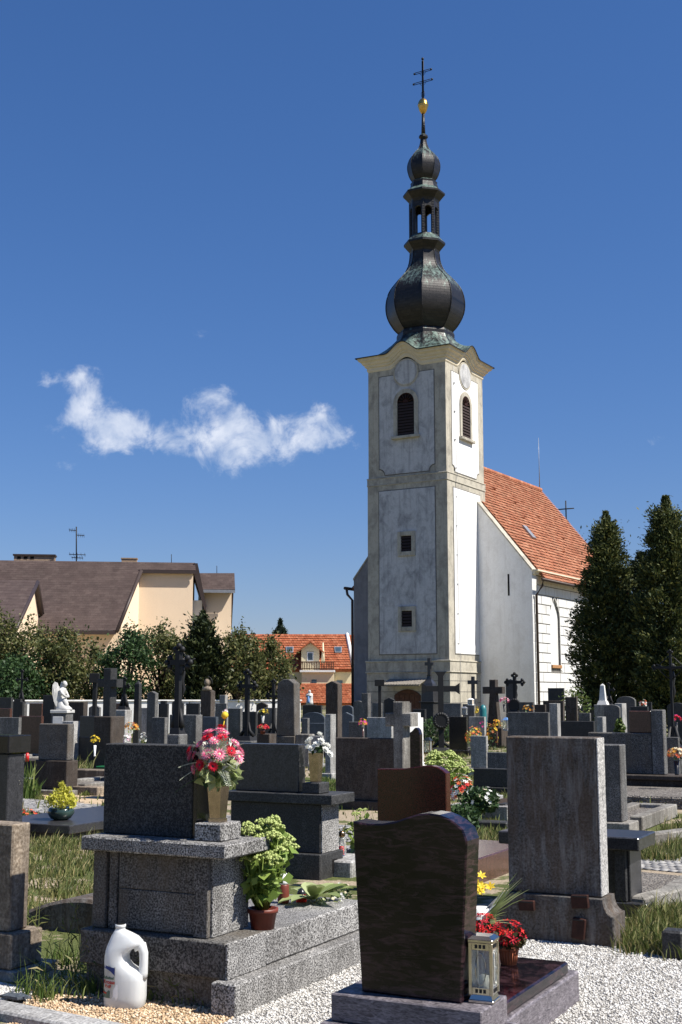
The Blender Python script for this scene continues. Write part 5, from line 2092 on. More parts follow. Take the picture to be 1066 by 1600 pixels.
# white kneeling angel, head bowed, wings raised
Y = 28.5
X, _, zb = at(97, 1109, Y)
zt = at(97, 1063, Y)[2]
h = zt - zb
ped = thing('angel_pedestal', 'pale stone pedestal carrying the white angel', 'pedestal', (X, Y, 0), R(-12))
mb = MB()
mb.box(-.18, .19, -.18, .2, 0, at(97, 1113, Y)[2] - .02, .01).build('block', M['grey_mid'], ped)
mb = MB()
mb.box(-.2, .22, -.2, .22, at(97, 1113, Y)[2] - .018, zb - .003, .01).build('slab', M['marble'], ped)
mb = MB()
mb.box(-.13, .12, -.195, -.18, .3, at(97, 1116, Y)[2] - .05, .005).build('plaque', M['white_stone'], ped)
ang = thing('angel_statue', 'white kneeling angel statue with raised wings and bowed head', 'statue', (X, Y, zb), R(-12))
ang.scale = (.76, .8, .93)
mb = MB()
loft(mb, [(.06, 0, 0, .26, .17), (.05, 0, .06 * h, .25, .17), (-.02, 0, .2 * h, .16, .15), (-.05, 0, .34 * h, .125, .13), (-.04, 0, .5 * h, .10, .12), (-.01, 0, .64 * h, .115, .15), (.0, 0, .76 * h, .10, .14), (.02, 0, .82 * h, .05, .06), (.045, 0, .86 * h, .035, .04)], 14)
mb.tube([(.12, -.02, .02 * h), (.15, -.03, .2 * h), (.1, -.03, .33 * h), (-.02, -.03, .3 * h)], [.05, .075, .085, .09], 8)
mb.tube([(.0, -.13, .74 * h), (.06, -.16, .6 * h), (.13, -.12, .5 * h), (.18, -.04, .47 * h)], [.045, .04, .032, .028], 7)
mb.tube([(.0, .13, .74 * h), (.06, .16, .6 * h), (.13, .12, .5 * h), (.18, .04, .47 * h)], [.045, .04, .032, .028], 7)
mb.ball((.075, 0, .93 * h), .066, 10, 8, 0, 1.15)
mb.ball((.14, 0, .91 * h), .016, 5, 4)
body = mb.build('body', M['marble'], ang)
mb = MB()
mb.ball((.055, 0, .95 * h), .074, 9, 6)
mb.build('hair', M['marble'], body)
for sg in (-1, 1):
    mb = MB()
    prof = [(0, .55, .02), (-.09, .98, .06), (-.15, 1.02, .075), (-.2, .9, .07), (-.21, .6, .05), (-.17, .3, .03), (-.12, .12, .01), (-.06, .35, .04)]
    v = [(x, sg * (.05 + .12 * abs(x) / .2 + th), z * h) for x, z, th in prof] + [(x, sg * (.075 + .12 * abs(x) / .2 + th), z * h) for x, z, th in prof]
    n = len(prof)
    mb.add(v, [list(range(n)), list(range(n, 2 * n))] + [[i, (i + 1) % n, n + (i + 1) % n, n + i] for i in range(n)])
    for q in range(4):
        mb.tube([(-.05 - q * .035, sg * (.15 + q * .025), (.85 - q * .03) * h), (-.08 - q * .03, sg * (.14 + q * .02), .45 * h), (-.08 - q * .02, sg * .13, (.22 + q * .02) * h)], [.018, .016, .008], 5)
    mb.build('wing', M['marble'], body)

# blue and white Madonna statue
Y = 46
X, _, zb = at(484, 1101, Y)
h = at(484, 1079, Y)[2] - zb
md = thing('madonna_statue', 'small white madonna statue with a blue sash before the lower red roof', 'statue', (X, Y, zb), R(150))
mb = MB()
loft(mb, [(0, 0, 0, .14, .13), (0, 0, .1, .13, .12), (0, 0, h * .4, .12, .10), (0, 0, h * .62, .13, .10), (0, 0, h * .78, .12, .085), (0, 0, h * .83, .04, .04), (0, 0, h * .86, .035, .035)], 10)
mb.ball((0, .01, h * .92), .055, 8, 6, 0, 1.2)
mb.tube([(-.1, 0, h * .75), (-.1, .08, h * .62), (0, .13, h * .68)], .03, 6)
mb.tube([(.1, 0, h * .75), (.1, .08, h * .62), (0, .13, h * .68)], .03, 6)
b_ = mb.build('body', M['marble'], md)
mb = MB()
mb.tube([(-.02, .11, h * .6), (-.03, .125, h * .3), (-.04, .14, .06)], [.035, .04, .045], 6)
mb.tube([(-.11, .07, h * .6), (0, .115, h * .6), (.11, .07, h * .6)], .025, 5)
mb.build('sash', M['blue_cloth'], b_)
tomb('narrow dark stone carrying the small madonna statue', 474, 493, 495, 1101, 46.5, 'slab', 'grey_dark', .1, .03)

# stone with a bust on top
O, L, T, Z = stone_dims(313, 330, 333, 1076, 34)
t = thing('gravestone', 'brown stone topped by a weathered saint bust beside the conifer', 'gravestone', (*O, 0), ROT)
mb = MB()
mb.prism(top_shape('peaked', L, .1, Z), 0, T + .1, .01).build('headstone', M['brown_stone'], t)
mb = MB()
mb.box(-L - .06, .06, -.06, T + .16, 0, .098, .01).build('plinth', M['brown_stone'], t)
mb = MB()
loft(mb, [(-L / 2, T / 2, Z - .05, .16, .1), (-L / 2, T / 2, Z + .03, .14, .09), (-L / 2, T / 2, Z + .07, .045, .045), (-L / 2, T / 2, Z + .1, .04, .04)], 10)
mb.ball((-L / 2, T / 2, Z + .17), .085, 9, 7, 0, 1.2)
mb.build('bust', M['sandstone'], t)
mb = MB()
mb.tube([(-L / 2 + .16 * math.cos(R(a)), T / 2, Z + .17 + .16 * math.sin(R(a))) for a in range(-20, 100, 12)], .012, 5)
mb.build('halo', M['iron'], t)

# little white obelisk
Y = 40
X, _, zb = at(942.5, 1100, Y)
t = thing('white_obelisk', 'little whitish obelisk on a stepped block before the dark thujas', 'grave monument', (X, Y, 0), ROT)
mb = MB()
mb.box(-.24, .24, -.24, .24, 0, zb - .02, .01).build('pedestal', M['grey_light'], t)
mb = MB()
frustum(mb, -.16, .16, -.16, .16, zb - .018, zb + .1, .04, .04)
frustum(mb, -.1, .1, -.1, .1, zb + .1, at(942, 1071, Y)[2], .04, .04, .06)
mb.build('shaft', M['white_stone'], t)

# family tomb on the right: red-brown slab, pillar, long wall and step
O, L, T, Z = stone_dims(1019, 1036, 1043, 1109, 18.6)
t = thing('family_tomb', 'wide family tomb with red-brown slab and grey pillar on a brown step', 'family tomb', (*O, 0), ROT)
mb = MB()
zs = at(1030, 1211, 18.6)[2]
mb.box(-L, 0, 0, T, zs + .002, Z, .012).build('pillar', M['grey_mid'], t)
u0 = -stone_dims(983, 1036, 1043, 1111, 18.6)[1]
zc = at(1010, 1146, 18.6)[2]
mb = MB()
mb.box(u0, -L - .004, .05, T - .03, zc + .002, at(1015, 1111, 18.6)[2], .01).build('headstone', M['brown_polish'], t)
u1 = -stone_dims(918, 1036, 1043, 1145, 18.6)[1]
mb = MB()
mb.box(u1, -L - .004, .02, T + .02, zs + .002, zc, .012).build('back_wall', M['dark_granite'], t)
mb = MB()
mb.box(u1 - .1, 1.4, -.16, T + .2, zs - .07, zs, .012).build('ledge', M['brown_stone'], t)
mb = MB()
mb.box(u1 - .05, 1.3, -.1, T + .15, -.02, zs - .072, .012).build('base', M['brown_stone'], t)
mb = MB()
mb.box(u1, 1.2, -1.9, -.15, -.01, .16, .02).build('front_slab', M['gravel_grey'], t)

# ------------------------------------------------------------------ the nearest tombs
# A: big grey granite tomb on the left
A_ = thing('gravestone', 'big grey granite tomb with dark headstone and bouquet, plastic jug at its foot', 'gravestone', (*OA, 0), ROT)


def part(parent, name, mat, x0, x1, y0, y1, z0, z1, c=.006):
    mb = MB()
    mb.box(x0, x1, y0, y1, z0, z1, c)
    return mb.build(name, M[mat], parent)


part(A_, 'kerb', 'grey_granite', -.14, 0, 0, 1.62, -.02, .149)
part(A_, 'kerb', 'grey_granite', -.98, -.84, .5, 1.62, -.02, .149)
part(A_, 'kerb', 'grey_granite', -.835, -.145, 1.48, 1.62, -.02, .149)
part(A_, 'foundation', 'dark_granite', -.96, -.145, .1, .48, -.02, .150)
part(A_, 'plinth', 'dark_granite', -0.973, -0.098, 0.060, 0.420, 0.1510, 0.3179, 0.006)
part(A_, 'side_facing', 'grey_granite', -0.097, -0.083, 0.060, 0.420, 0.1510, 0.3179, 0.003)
part(A_, 'cover_slab', 'grey_granite', -0.938, -0.083, 0.426, 1.560, 0.1510, 0.3079, 0.01)
bd = part(A_, 'body', 'dark_granite', -0.933, -0.243, 0.140, 0.480, 0.3200, 0.7053, 0.006)
part(bd, 'pilaster', 'dark_granite', -0.938, -0.858, 0.110, 0.138, 0.3200, 0.7032, 0.004)
part(bd, 'pilaster', 'dark_granite', -0.843, -0.793, 0.120, 0.138, 0.3200, 0.7032, 0.004)
part(bd, 'pilaster', 'dark_granite', -0.318, -0.235, 0.110, 0.138, 0.3200, 0.7032, 0.004)
part(bd, 'panel', 'dark_granite', -0.788, -0.323, 0.128, 0.138, 0.5242, 0.6972, 0.003)
part(bd, 'panel', 'dark_granite', -0.788, -0.323, 0.128, 0.138, 0.3280, 0.5212, 0.003)
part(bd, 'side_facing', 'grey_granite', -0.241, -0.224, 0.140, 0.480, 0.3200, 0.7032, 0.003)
part(A_, 'cap', 'grey_granite', -0.983, -0.100, 0.055, 0.510, 0.7073, 0.7777, 0.008)
part(A_, 'headstone', 'back_granite', -0.958, -0.400, 0.205, 0.325, 0.7797, 1.2415, 0.005)
part(A_, 'polished_side', 'black_polish', -0.399, -0.373, 0.210, 0.340, 0.7797, 1.2364, 0.004)
part(A_, 'vase_block', 'grey_granite', -0.340, -0.183, 0.140, 0.330, 0.7797, 0.8642, 0.005)

# B: dark purple granite stone in front
B_ = thing('gravestone', 'large dark polished gravestone with a wavy top, steel lantern on its plinth', 'gravestone', (*OB, 0), ROT)
pts = [(-.44, .318), (-.012, .318), (.022, .93), (.006, .972), (-.028, .998), (-.06, 1.015), (-.095, 1.026), (-.14, 1.03), (-.19, 1.024), (-.24, 1.008), (-.29, .990), (-.35, .979), (-.41, .977), (-.48, .983)]
mb = MB()
mb.prism(pts, -1.545, -1.405, .006)
mb.build('headstone', M['purple_granite'], B_)
part(B_, 'plinth', 'purple_rough', -.54, .1, -1.62, -1.33, .212, .316, .005)
part(B_, 'foot', 'purple_rough', -.57, .13, -1.66, -1.30, -.02, .210, .005)
part(B_, 'cover_slab', 'purple_granite', -.60, -.02, -1.325, -.11, .152, .21, .008)
part(B_, 'kerb', 'purple_rough', -.64, .0, -1.295, 0, -.02, .150, .008)

# C: tall weathered stone on the right with scrolled plinth
OC = gp(960.5, 1482)
C0 = thing('gravestone', 'tall weathered brown-streaked slab on a scrolled plinth in the right foreground', 'gravestone', (*OC, 0), ROT)
sc = [(-.69, -.02), (0, -.02), (0, .185)] + [(0 - .055 + .055 * (1 - math.cos(R(a))) - .0, .185 + .085 * math.sin(R(a))) for a in (0,)] 
sc = [(-.745, -.02), (.0, -.02), (.0, .178)]
for a in range(0, 91, 15):
    sc.append((-.062 * math.sin(R(a)) + .0, .178 + .10 * (1 - math.cos(R(a)))))
sc += [(-.683, .278)]
for a in range(75, -1, -15):
    sc.append((-.745 + .062 * math.sin(R(a)), .178 + .10 * (1 - math.cos(R(a)))))
mb = MB()
mb.prism(sc, -.0, .27, .005)
mb.build('plinth', M['weathered'], C0)
part(C0, 'headstone', 'weathered', -.672, -.089, .04, .2, .28, 1.236, .008)
part(C0, 'side_facing', 'pale_side', -.088, -.078, .042, .198, .285, 1.232, .003)
for (px, py, w_, h_, tilt) in ((908, 1408, .105, .078, 4), (906, 1450, .08, .12, -6), (825, 1414, .10, .06, 2)):
    u, z = onp(px, py, OC, GPHI, 0)
    q = MB()
    q.box(-w_ / 2, w_ / 2, -.035, -.003, -h_ / 2, h_ / 2, .004)
    for k in range(len(q.v)):
        x, y, zz_ = q.v[k]
        c, s = math.cos(R(tilt)), math.sin(R(tilt))
        q.v[k] = (u + x * c - zz_ * s, y, z + x * s + zz_ * c)
    hold = q.build('tin_holder', M['rusty'], C0)
    q = MB()
    q.box(u - w_ / 2 + .008, u + w_ / 2 - .008, -.04, -.036, z + h_ / 2 - .012, z + h_ / 2 - .004, .001)
    q.build('rim', M['iron'], hold)

# D: black tomb with heavy cap behind it
OD = gp(985, 1432)
D_ = thing('gravestone', 'low black tomb with a heavy overhanging cap behind the tall weathered slab', 'gravestone', (*OD, 0), ROT)
part(D_, 'base', 'dark_slab', -.9, .12, -.02, .42, -.02, .09)
part(D_, 'body', 'dark_slab', -.85, .0, .04, .36, .092, .44)
part(D_, 'pilaster', 'grey_dark', -.10, -.02, .0, .038, .092, .438)
part(D_, 'cap', 'dark_slab', -.92, .09, -.06, .44, .442, .53, .008)
k1 = part(D_, 'kerb', 'concrete', .05, .19, .44, 3.0, -.02, .10)
# E: rough slab with a bright edge
O, L, T, Z = stone_dims(930, 969, 980, 1164, 13.8)
E_ = thing('gravestone', 'rough grey slab with a bright edge standing just right of the tall weathered slab', 'gravestone', (*O, 0), ROT)
part(E_, 'headstone', 'grey_mid', -L, 0, 0, T, .122, Z, .01)
part(E_, 'plinth', 'concrete', -L - .08, .1, -.08, T + .08, -.02, .12, .01)
add_grave(E_, L, T + .08, 1.8, 'concrete')

# G: stone at the left picture edge
OG = gp(21, 1535)
G_ = thing('gravestone', 'pale rough granite stone cut off by the left picture edge in the foreground', 'gravestone', (*OG, 0), ROT)
part(G_, 'footing', 'concrete', -.8, .0, .0, .36, -.02, .05)
part(G_, 'plinth', 'sandstone', -.8, -.04, .02, .27, .052, .235, .008)
part(G_, 'headstone', 'sandstone', -.76, -.09, .055, .2, .237, .80, .008)

# H: black flat slab tomb with the plant bowl
OH = gp(108, 1316)
zH = onp(108, 1290, OH, GPHI, 0)[1]
H_ = thing('flat_tomb', 'low black polished grave slab carrying the bowl of yellow flowers', 'grave slab', (*OH, 0), ROT)
part(H_, 'slab', 'dark_slab', -1.15, 0, 0, 2.0, zH - .09, zH, .008)
part(H_, 'base', 'grey_dark', -1.1, -.05, .05, 1.95, -.02, zH - .092, .008)

# K: second dark tomb with white roses
OK_ = gp(500, 1376)
Kf = lambda px, py, v=0.0: onp(px, py, OK_, GPHI, v)
K_ = thing('gravestone', 'dark streaked tomb with black headstone and a vase of white roses', 'gravestone', (*OK_, 0), ROT)
zb = Kf(500, 1336)[1]
zc0, zc1 = Kf(486, 1256, .1)[1], Kf(486, 1240, .1)[1]
zt = Kf(466, 1163, .15)[1]
part(K_, 'plinth', 'grey_dark', -.98, .0, .0, .42, -.02, zb)
niche = part(K_, 'niche', 'dark_inside', .001, .004, .22, .3, .03, zb - .06, .001)
part(K_, 'body', 'grey_dark', -.90, -.03, .06, .38, zb + .002, zc0)
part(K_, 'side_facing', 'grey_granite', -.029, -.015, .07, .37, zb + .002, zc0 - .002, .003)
part(K_, 'cap', 'grey_dark', -.95, .10, .02, .44, zc0 + .002, zc1)
uh0, uh1 = Kf(369, 1163, .12)[0], Kf(467, 1163, .12)[0]
part(K_, 'headstone', 'dark_slab', uh0, uh1, .12, .24, zc1 + .002, zt)
uv0, uv1 = Kf(473, 1230, .08)[0], Kf(497, 1230, .08)[0]
part(K_, 'vase_block', 'grey_dark', uv0, uv1 + .02, .07, .25, zc1 + .002, Kf(485, 1223, .08)[1])
zKv = Kf(485, 1223, .08)[1]

# M: wide brown slab with the stone cross at its end
O, L, T, Z = stone_dims(523, 620, 624, 1154, 16.4)
M_ = thing('gravestone', 'wide brown stained slab with a thick grey stone cross at its right end', 'gravestone', (*O, 0), ROT)
part(M_, 'slab', 'brown_stone', -L, -.03, .02, .16, .12, Z, .01)
part(M_, 'plinth', 'brown_stone', -L - .05, .12, -.04, .3, -.02, .118, .01)
wz = lambda py: at(620, py, 16.4)[2]
m = 16.4 / FPX
cp_ = cross_poly(.072, wz(1096) - .12, .19, wz(1135) - .12, wz(1114) - wz(1135))
mb = MB()
mb.prism([(x + .03, z + .12) for x, z in cp_], -.02, .21, .012)
mb.build('cross', M['concrete'], M_)

# N: red-brown wavy stone
O, L, T, Z = stone_dims(590, 697, 705, 1197, 9.6)
N_ = thing('gravestone', 'dark red polished gravestone with wavy top behind the black wavy one', 'gravestone', (*O, 0), ROT)
pts = [(-L, .15), (0, .15), (0, Z - .055), (-.03, Z - .03), (-.07, Z - .01), (-.12, Z), (-.19, Z - .003), (-.27, Z - .015), (-.36, Z - .03), (-L, Z - .036)]
mb = MB()
mb.prism(pts, 0, T, .006)
mb.build('headstone', M['red_granite'], N_)
part(N_, 'plinth', 'red_granite', -L - .05, .05, -.05, T + .05, -.02, .148)
part(N_, 'cover_slab', 'brown_polish', -L, .0, T + .06, 1.9, -.02, .2, .01)

# planter grave with the red and white flowers
OP = gp(716, 1284)
P_ = thing('grave_border', 'pale concrete grave border filled with red and white flowers', 'grave border', (*OP, 0), ROT)
part(P_, 'kerb', 'grey_light', -.1, .62, 0, .1, -.02, .2)
part(P_, 'kerb', 'grey_light', -.1, 0, .102, 1.6, -.02, .2)
part(P_, 'kerb', 'grey_light', .52, .62, .102, 1.6, -.02, .2)
part(P_, 'grave_bed', 'soil', .0, .52, .102, 1.6, -.02, .16)

# more borders and low walls on the left and right
def low_block(label, name, cat, px, py, mat, w, d, h, rot=None):
    O = gp(px, py)
    t = thing(name, label, cat, (*O, 0), ROT if rot is None else rot)
    part(t, 'block', mat, -w, 0, 0, d, -.02, h, .012)
    return t


low_block('low pale stone kerb right of the two-step granite block', 'grave_kerb', 'grave kerb', 196, 1228, 'sandstone', 1.2, .3, .24)
low_block('low sandy kerbstone right behind the yellow plant bowl', 'grave_kerb', 'grave kerb', 152, 1244, 'sandstone', .62, .25, .13)
low_block('whitish grave kerb at the left beside the white chrysanthemums', 'grave_kerb', 'grave kerb', 36, 1240, 'grey_light', .5, .3, .22)
low_block('long concrete kerb of the gravelled grave at the right edge', 'grave_kerb', 'grave kerb', 1008, 1432, 'concrete', .14, 3.2, .12, R(-42))
low_block('concrete border with pebble bed below the orange chrysanthemums, upper right', 'grave_kerb', 'grave kerb', 1000, 1330, 'concrete', .16, 3.4, .14, R(-48))
low_block('short dark post stub at the right picture edge by the grass', 'post_stub', 'post', 1068, 1502, 'grey_dark', .12, .12, .16)
low_block('small dark steps stone in the grass left of the tall weathered slab', 'grave_kerb', 'grave kerb', 792, 1300, 'grey_dark', .52, .22, .10)
low_block('small dark upright kerb corner left of the tall weathered slab', 'grave_kerb', 'grave kerb', 792, 1286, 'grey_dark', .10, .2, .22)
low_block('grey concrete kerb end between the dark streaked tomb and the red stone', 'grave_kerb', 'grave kerb', 549, 1372, 'grey_light', .3, .5, .13)

# flat rounded concrete grave edge behind the big tomb, and the kerb at the bottom left
OR_ = gp(50, 1472)
rr_ = thing('grave_slab', 'rough rounded concrete grave slab left of the big granite tomb', 'grave slab', (*OR_, 0), ROT)
pts = [(-.35 + .92 * (i / 12), .16 * math.sin(math.pi * (.12 + .76 * i / 12)) + .05) for i in range(13)]
mb = MB()
mb.prism([(-.35, -.02), (.57, -.02)] + pts[::-1], .35, 1.9, .02)
mb.build('slab', M['weathered'], rr_)
k0, k1 = gp(-20, 1572), gp(150, 1606)
kd = Vector((k1[0] - k0[0], k1[1] - k0[1]))
kt = thing('edging_slab', 'pale concrete edging slab crossing the bottom left corner', 'edging', (k0[0], k0[1], 0), math.atan2(kd.y, kd.x))
part(kt, 'slab', 'grey_light', 0, kd.length + .8, -.16, .0, -.02, .045, .01)
O = gp(20, 1566)
ss = thing('slate_shard', 'flat grey slate shard lying on the gravel at the bottom left', 'slate', (O[0], O[1] + .02, .02), R(-20))
mb = MB()
mb.prism([(-.06, -.035), (.05, -.045), (.1, 0), (.03, .035), (-.05, .03)], 0, .012, axis='z')
mb.build('shard', M['slate'], ss)

# ------------------------------------------------------------------ jug
jx, jy = gp(195, 1573)
jg = thing('plastic_jug', 'empty white plastic jug with torn label standing on tan gravel', 'jug', (jx, jy, 0), R(-14))
JH = .385


def jug_mesh():
    """body cross-sections in x (wide) and y (deep); the handle leaves a hole near the right back"""
    rows = [(0, -.085, .085, .055), (.012, -.098, .098, .066), (.05, -.1, .104, .068), (.14, -.1, .104, .068), (.17, -.1, .098, .068), (.2, -.1, .022, .066), (.3, -.088, .022, .06)]
    mb = MB()
    n = 20

    def ring(z, x0, x1, ry, e=3.2):
        cx, rx = (x0 + x1) / 2, (x1 - x0) / 2
        out = []
        for i in range(n):
            a = 2 * math.pi * i / n
            c, s = math.cos(a), math.sin(a)
            out.append((cx + rx * math.copysign(abs(c) ** (2 / e), c), ry * math.copysign(abs(s) ** (2 / e), s), z))
        return out
    secs = [(0.0, -.088, .088, .056), (.01, -.099, .099, .066), (.05, -.101, .103, .068), (.13, -.101, .103, .068), (.155, -.101, .1, .067), (.175, -.101, .07, .066), (.195, -.101, .03, .064), (.215, -.101, .012, .062), (.24, -.1, .008, .06), (.262, -.098, .02, .058), (.28, -.094, .055, .055),
            (.295, -.088, .085, .052), (.31, -.082, .083, .048), (.33, -.074, .062, .042), (.346, -.066, .03, .036), (.356, -.06, .002, .03), (.36, -.056, -.008, .024), (.37, -.055, -.009, .023), (.372, -.058, -.006, .026), (.384, -.058, -.006, .026), (.385, -.05, -.014, .018)]
    V, F = [], []
    for (z, x0, x1, ry) in secs:
        V += ring(z, x0, x1, ry, 2.2 if z > .34 else 3.0)
    for k in range(len(secs) - 1):
        for i in range(n):
            j = (i + 1) % n
            F.append([k * n + i, k * n + j, (k + 1) * n + j, (k + 1) * n + i])
    F.append(list(range(n))[::-1])
    F.append([(len(secs) - 1) * n + i for i in range(n)])
    mb.add(V, F, 0, True)
    return mb


jb = jug_mesh().build('body', M['milky'], jg)
mb = MB()
mb.tube([(.055, 0, .288), (.083, 0, .285), (.093, 0, .255), (.094, 0, .21), (.092, 0, .165), (.085, 0, .14)], [.03, .026, .022, .021, .023, .028], 10)
mb.build('handle', M['milky'], jg)
mb = MB()
mb.lathe([(.021, .3725), (.021, .3862), (.002, .3862)], 14, -.032, 0, 0, 0)
mb.build('mouth', M['dark_inside'], jg)
# label: wraps the left half of the front, torn on its right side
LBL = {'lb_blue': (.01, .035, .20), 'lb_red': (.5, .02, .015), 'lb_pale': (.55, .55, .48), 'lb_green': (.10, .16, .12)}
for k_, c_ in LBL.items():
    M[k_] = plain(k_, c_, .45, 0, .4, .25, 40)


def label_patch(name, pts, off, mat, parent):
    mb = MB()
    P = []
    for (x, z) in pts:
        cx, rx = .001, .102
        q = min(.999, abs((x - cx) / rx))
        y = -.068 * (1 - q ** 3.0) ** (1 / 3.0) - off
        P.append((x, y, z))
    mb.add(P + [(x, y + .0004, z) for x, y, z in P], [list(range(len(P)))[::-1], list(range(len(P), 2 * len(P)))])
    return mb.build(name, M[mat], parent)


def strip_patch(name, x0, x1, z0f, z1f, off, mat, parent, n=8):
    mb = MB()
    v, f = [], []
    for i in range(n + 1):
        x = x0 + (x1 - x0) * i / n
        q = min(.995, abs((x - .001) / .102))
        y = -.068 * (1 - q ** 3.0) ** (1 / 3.0) - off
        t = i / n
        v += [(x, y, z0f(t)), (x, y, z1f(t))]
    for i in range(n):
        f.append([2 * i, 2 * i + 2, 2 * i + 3, 2 * i + 1])
    mb.add(v, f)
    return mb.build(name, M[mat], parent)


lb = strip_patch('label', -.099, -.024, lambda t: .05 if t < .8 else .05 + .03 * (t - .8) * 5, lambda t: .205 - .012 * t + .004 * math.sin(t * 14), .0012, 'lb_pale', jg)
strip_patch('blue_field', -.098, -.026, lambda t: .186 - .03 * t + .01 * math.sin(t * 3.1), lambda t: .203 - .012 * t, .0022, 'lb_blue', lb)
strip_patch('green_field', -.098, -.05, lambda t: .052, lambda t: .082 + .006 * math.sin(t * 9), .0022, 'lb_green', lb)
strip_patch('red_field', -.099, -.07, lambda t: .07, lambda t: .078, .0026, 'lb_red', lb)
strip_patch('torn_edge', -.034, -.006, lambda t: .038 + .02 * abs(math.sin(t * 5)), lambda t: .122 - .05 * abs(t - .7), .0016, 'paper_white', jg)
strip_patch('photo_field', -.096, -.03, lambda t: .138, lambda t: .152 - .004 * t + .004 * math.sin(t * 21), .0024, 'lb_green', lb)
for (txt, z_, sz, x_) in (('Krossa', .118, .024, -.092), ('Brill', .098, .022, -.082)):
    cu = bpy.data.curves.new('lettering', 'FONT')
    cu.body = txt
    cu.size = sz
    cu.shear = .2
    cu.offset = .0006
    tmp = bpy.data.objects.new('lettering', cu)
    COL.objects.link(tmp)
    dg = bpy.context.evaluated_depsgraph_get()
    me = bpy.data.meshes.new_from_object(tmp.evaluated_get(dg))
    bpy.data.objects.remove(tmp)
    for v_ in me.vertices:
        x, zz_ = v_.co.x + x_, v_.co.y + z_
        q = min(.995, abs((x - .001) / .102))
        v_.co = (x, -.068 * (1 - q ** 3.0) ** (1 / 3.0) - .0034, zz_)
    me.materials.clear()
    me.materials.append(M['lb_red'])
    o = bpy.data.objects.new('lettering', me)
    COL.objects.link(o)
    o.parent = lb

# ------------------------------------------------------------------ flowers, vases, lanterns
def petals(mb, c, nrm, r, n=8, mi=0, cmi=None, cup=.25, w=.45):
    nrm = Vector(nrm).normalized()
    a = nrm.orthogonal().normalized()
    b = nrm.cross(a)
    c = Vector(c)
    ph = random.random() * 6
    for i in range(n):
        t = ph + 2 * math.pi * i / n
        d = a * math.cos(t) + b * math.sin(t)
        e = nrm.cross(d)
        p0 = c
        p1 = c + d * r * .55 + e * r * w * .5 + nrm * r * cup * .6
        p2 = c + d * r + nrm * r * cup
        p3 = c + d * r * .55 - e * r * w * .5 + nrm * r * cup * .6
        mb.add([p0, p1, p2, p3], [(0, 1, 2, 3)], mi)
    if cmi is not None:
        k = 6
        ring = [c + (a * math.cos(2 * math.pi * i / k) + b * math.sin(2 * math.pi * i / k)) * r * .28 + nrm * r * .1 for i in range(k)]
        mb.add(ring + [c + nrm * r * .22], [(i, (i + 1) % k, k) for i in range(k)], cmi)


def flower_cluster(parent, spots, mats, r, n=6, name='blossoms', center=None):
    """spots: list of (pos, normal, mat index)"""
    mb = MB()
    ms = [M[x] for x in mats]
    if center:
        ms.append(M[center])
    for (p, nn, k) in spots:
        petals(mb, p, nn, r * random.uniform(.8, 1.2), n, k, len(mats) if center else None)
    return mb.build(name, ms, parent, fix=False)


def dome_spots(n, rx, rz, cz, nm, lo=-.2):
    out = []
    while len(out) < n:
        d = Vector((random.gauss(0, 1), random.gauss(0, 1), random.gauss(0, 1))).normalized()
        if d.z < lo:
            continue
        k = random.uniform(.8, 1.0)
        out.append(((d.x * rx * k, d.y * rx * k, cz + d.z * rz * k), (d.x, d.y, d.z + .3), random.randrange(nm)))
    return out


def vol_leaves(n, rx, rz, cz, lo=-1):
    D = unit(RNG.normal(size=(n * 2, 3)))
    D = D[D[:, 2] > lo][:n]
    k = RNG.uniform(.3, 1, (len(D), 1)) ** .5
    P = D * k * np.array([rx, rx, rz])
    P[:, 2] += cz
    return P


def pot_mesh(r, h, flare=1.25, rim=True):
    mb = MB()
    pr = [(r, 0), (r * flare, h * .8)]
    if rim:
        pr += [(r * flare * 1.1, h * .8), (r * flare * 1.12, h), (r * flare * .95, h)]
    else:
        pr += [(r * flare * 1.05, h), (r * flare * .9, h)]
    pr += [(r * flare * .9, h * .88), (.002, h * .86)]
    mb.lathe(pr, 18)
    return mb


def flower_thing(label, px, pytop, pybase, Y, wpx, mats, kind='pot', n=24, br=None, leaf='leaf_green', potmat='terracotta', name=None, cat=None, z=None, leaves=60, center=None, group=None, phi=0):
    """a bunch of blossoms with leaves in a pot, a vase or in the ground"""
    X, _, zt = at(px, pytop, Y)
    zb = at(px, pybase, Y)[2] if z is None else z
    zb = max(zb, 0)
    R_ = wpx * Y / FPX / 2
    h = zt - zb
    nm = {'pot': ('potted_flowers', 'potted flowers'), 'vase': ('flower_vase', 'flower vase'), 'bed': ('flower_bed', 'flowers')}[kind]
    t = thing(name or nm[0], label, cat or nm[1], (X, Y, zb), phi, group)
    if kind == 'bed':
        cz, rz = h * .45, h * .55
        base = 0
    else:
        ph = h * (.32 if kind == 'pot' else .5)
        if kind == 'pot':
            pot_mesh(min(R_ * .55, ph * .7), ph).build('pot', M[potmat], t)
        else:
            mb = MB()
            mb.lathe([(R_ * .2, 0), (R_ * .22, ph * .08), (R_ * .16, ph * .15), (R_ * .3, ph), (R_ * .27, ph), (.003, ph * .9)], 12)
            mb.build('vase', M[potmat], t)
        cz, rz = ph + (h - ph) * .48, (h - ph) * .52
    if leaves:
        leaves_mesh('leaves', vol_leaves(leaves, R_ * .85, rz * .9, cz - rz * .1), max(.03, R_ * .36), M[leaf], t, .5)
    flower_cluster(t, dome_spots(n, R_ * .92, rz * .92, cz, len(mats), -.35), mats, br or R_ * .24, 6, center=center)
    return t


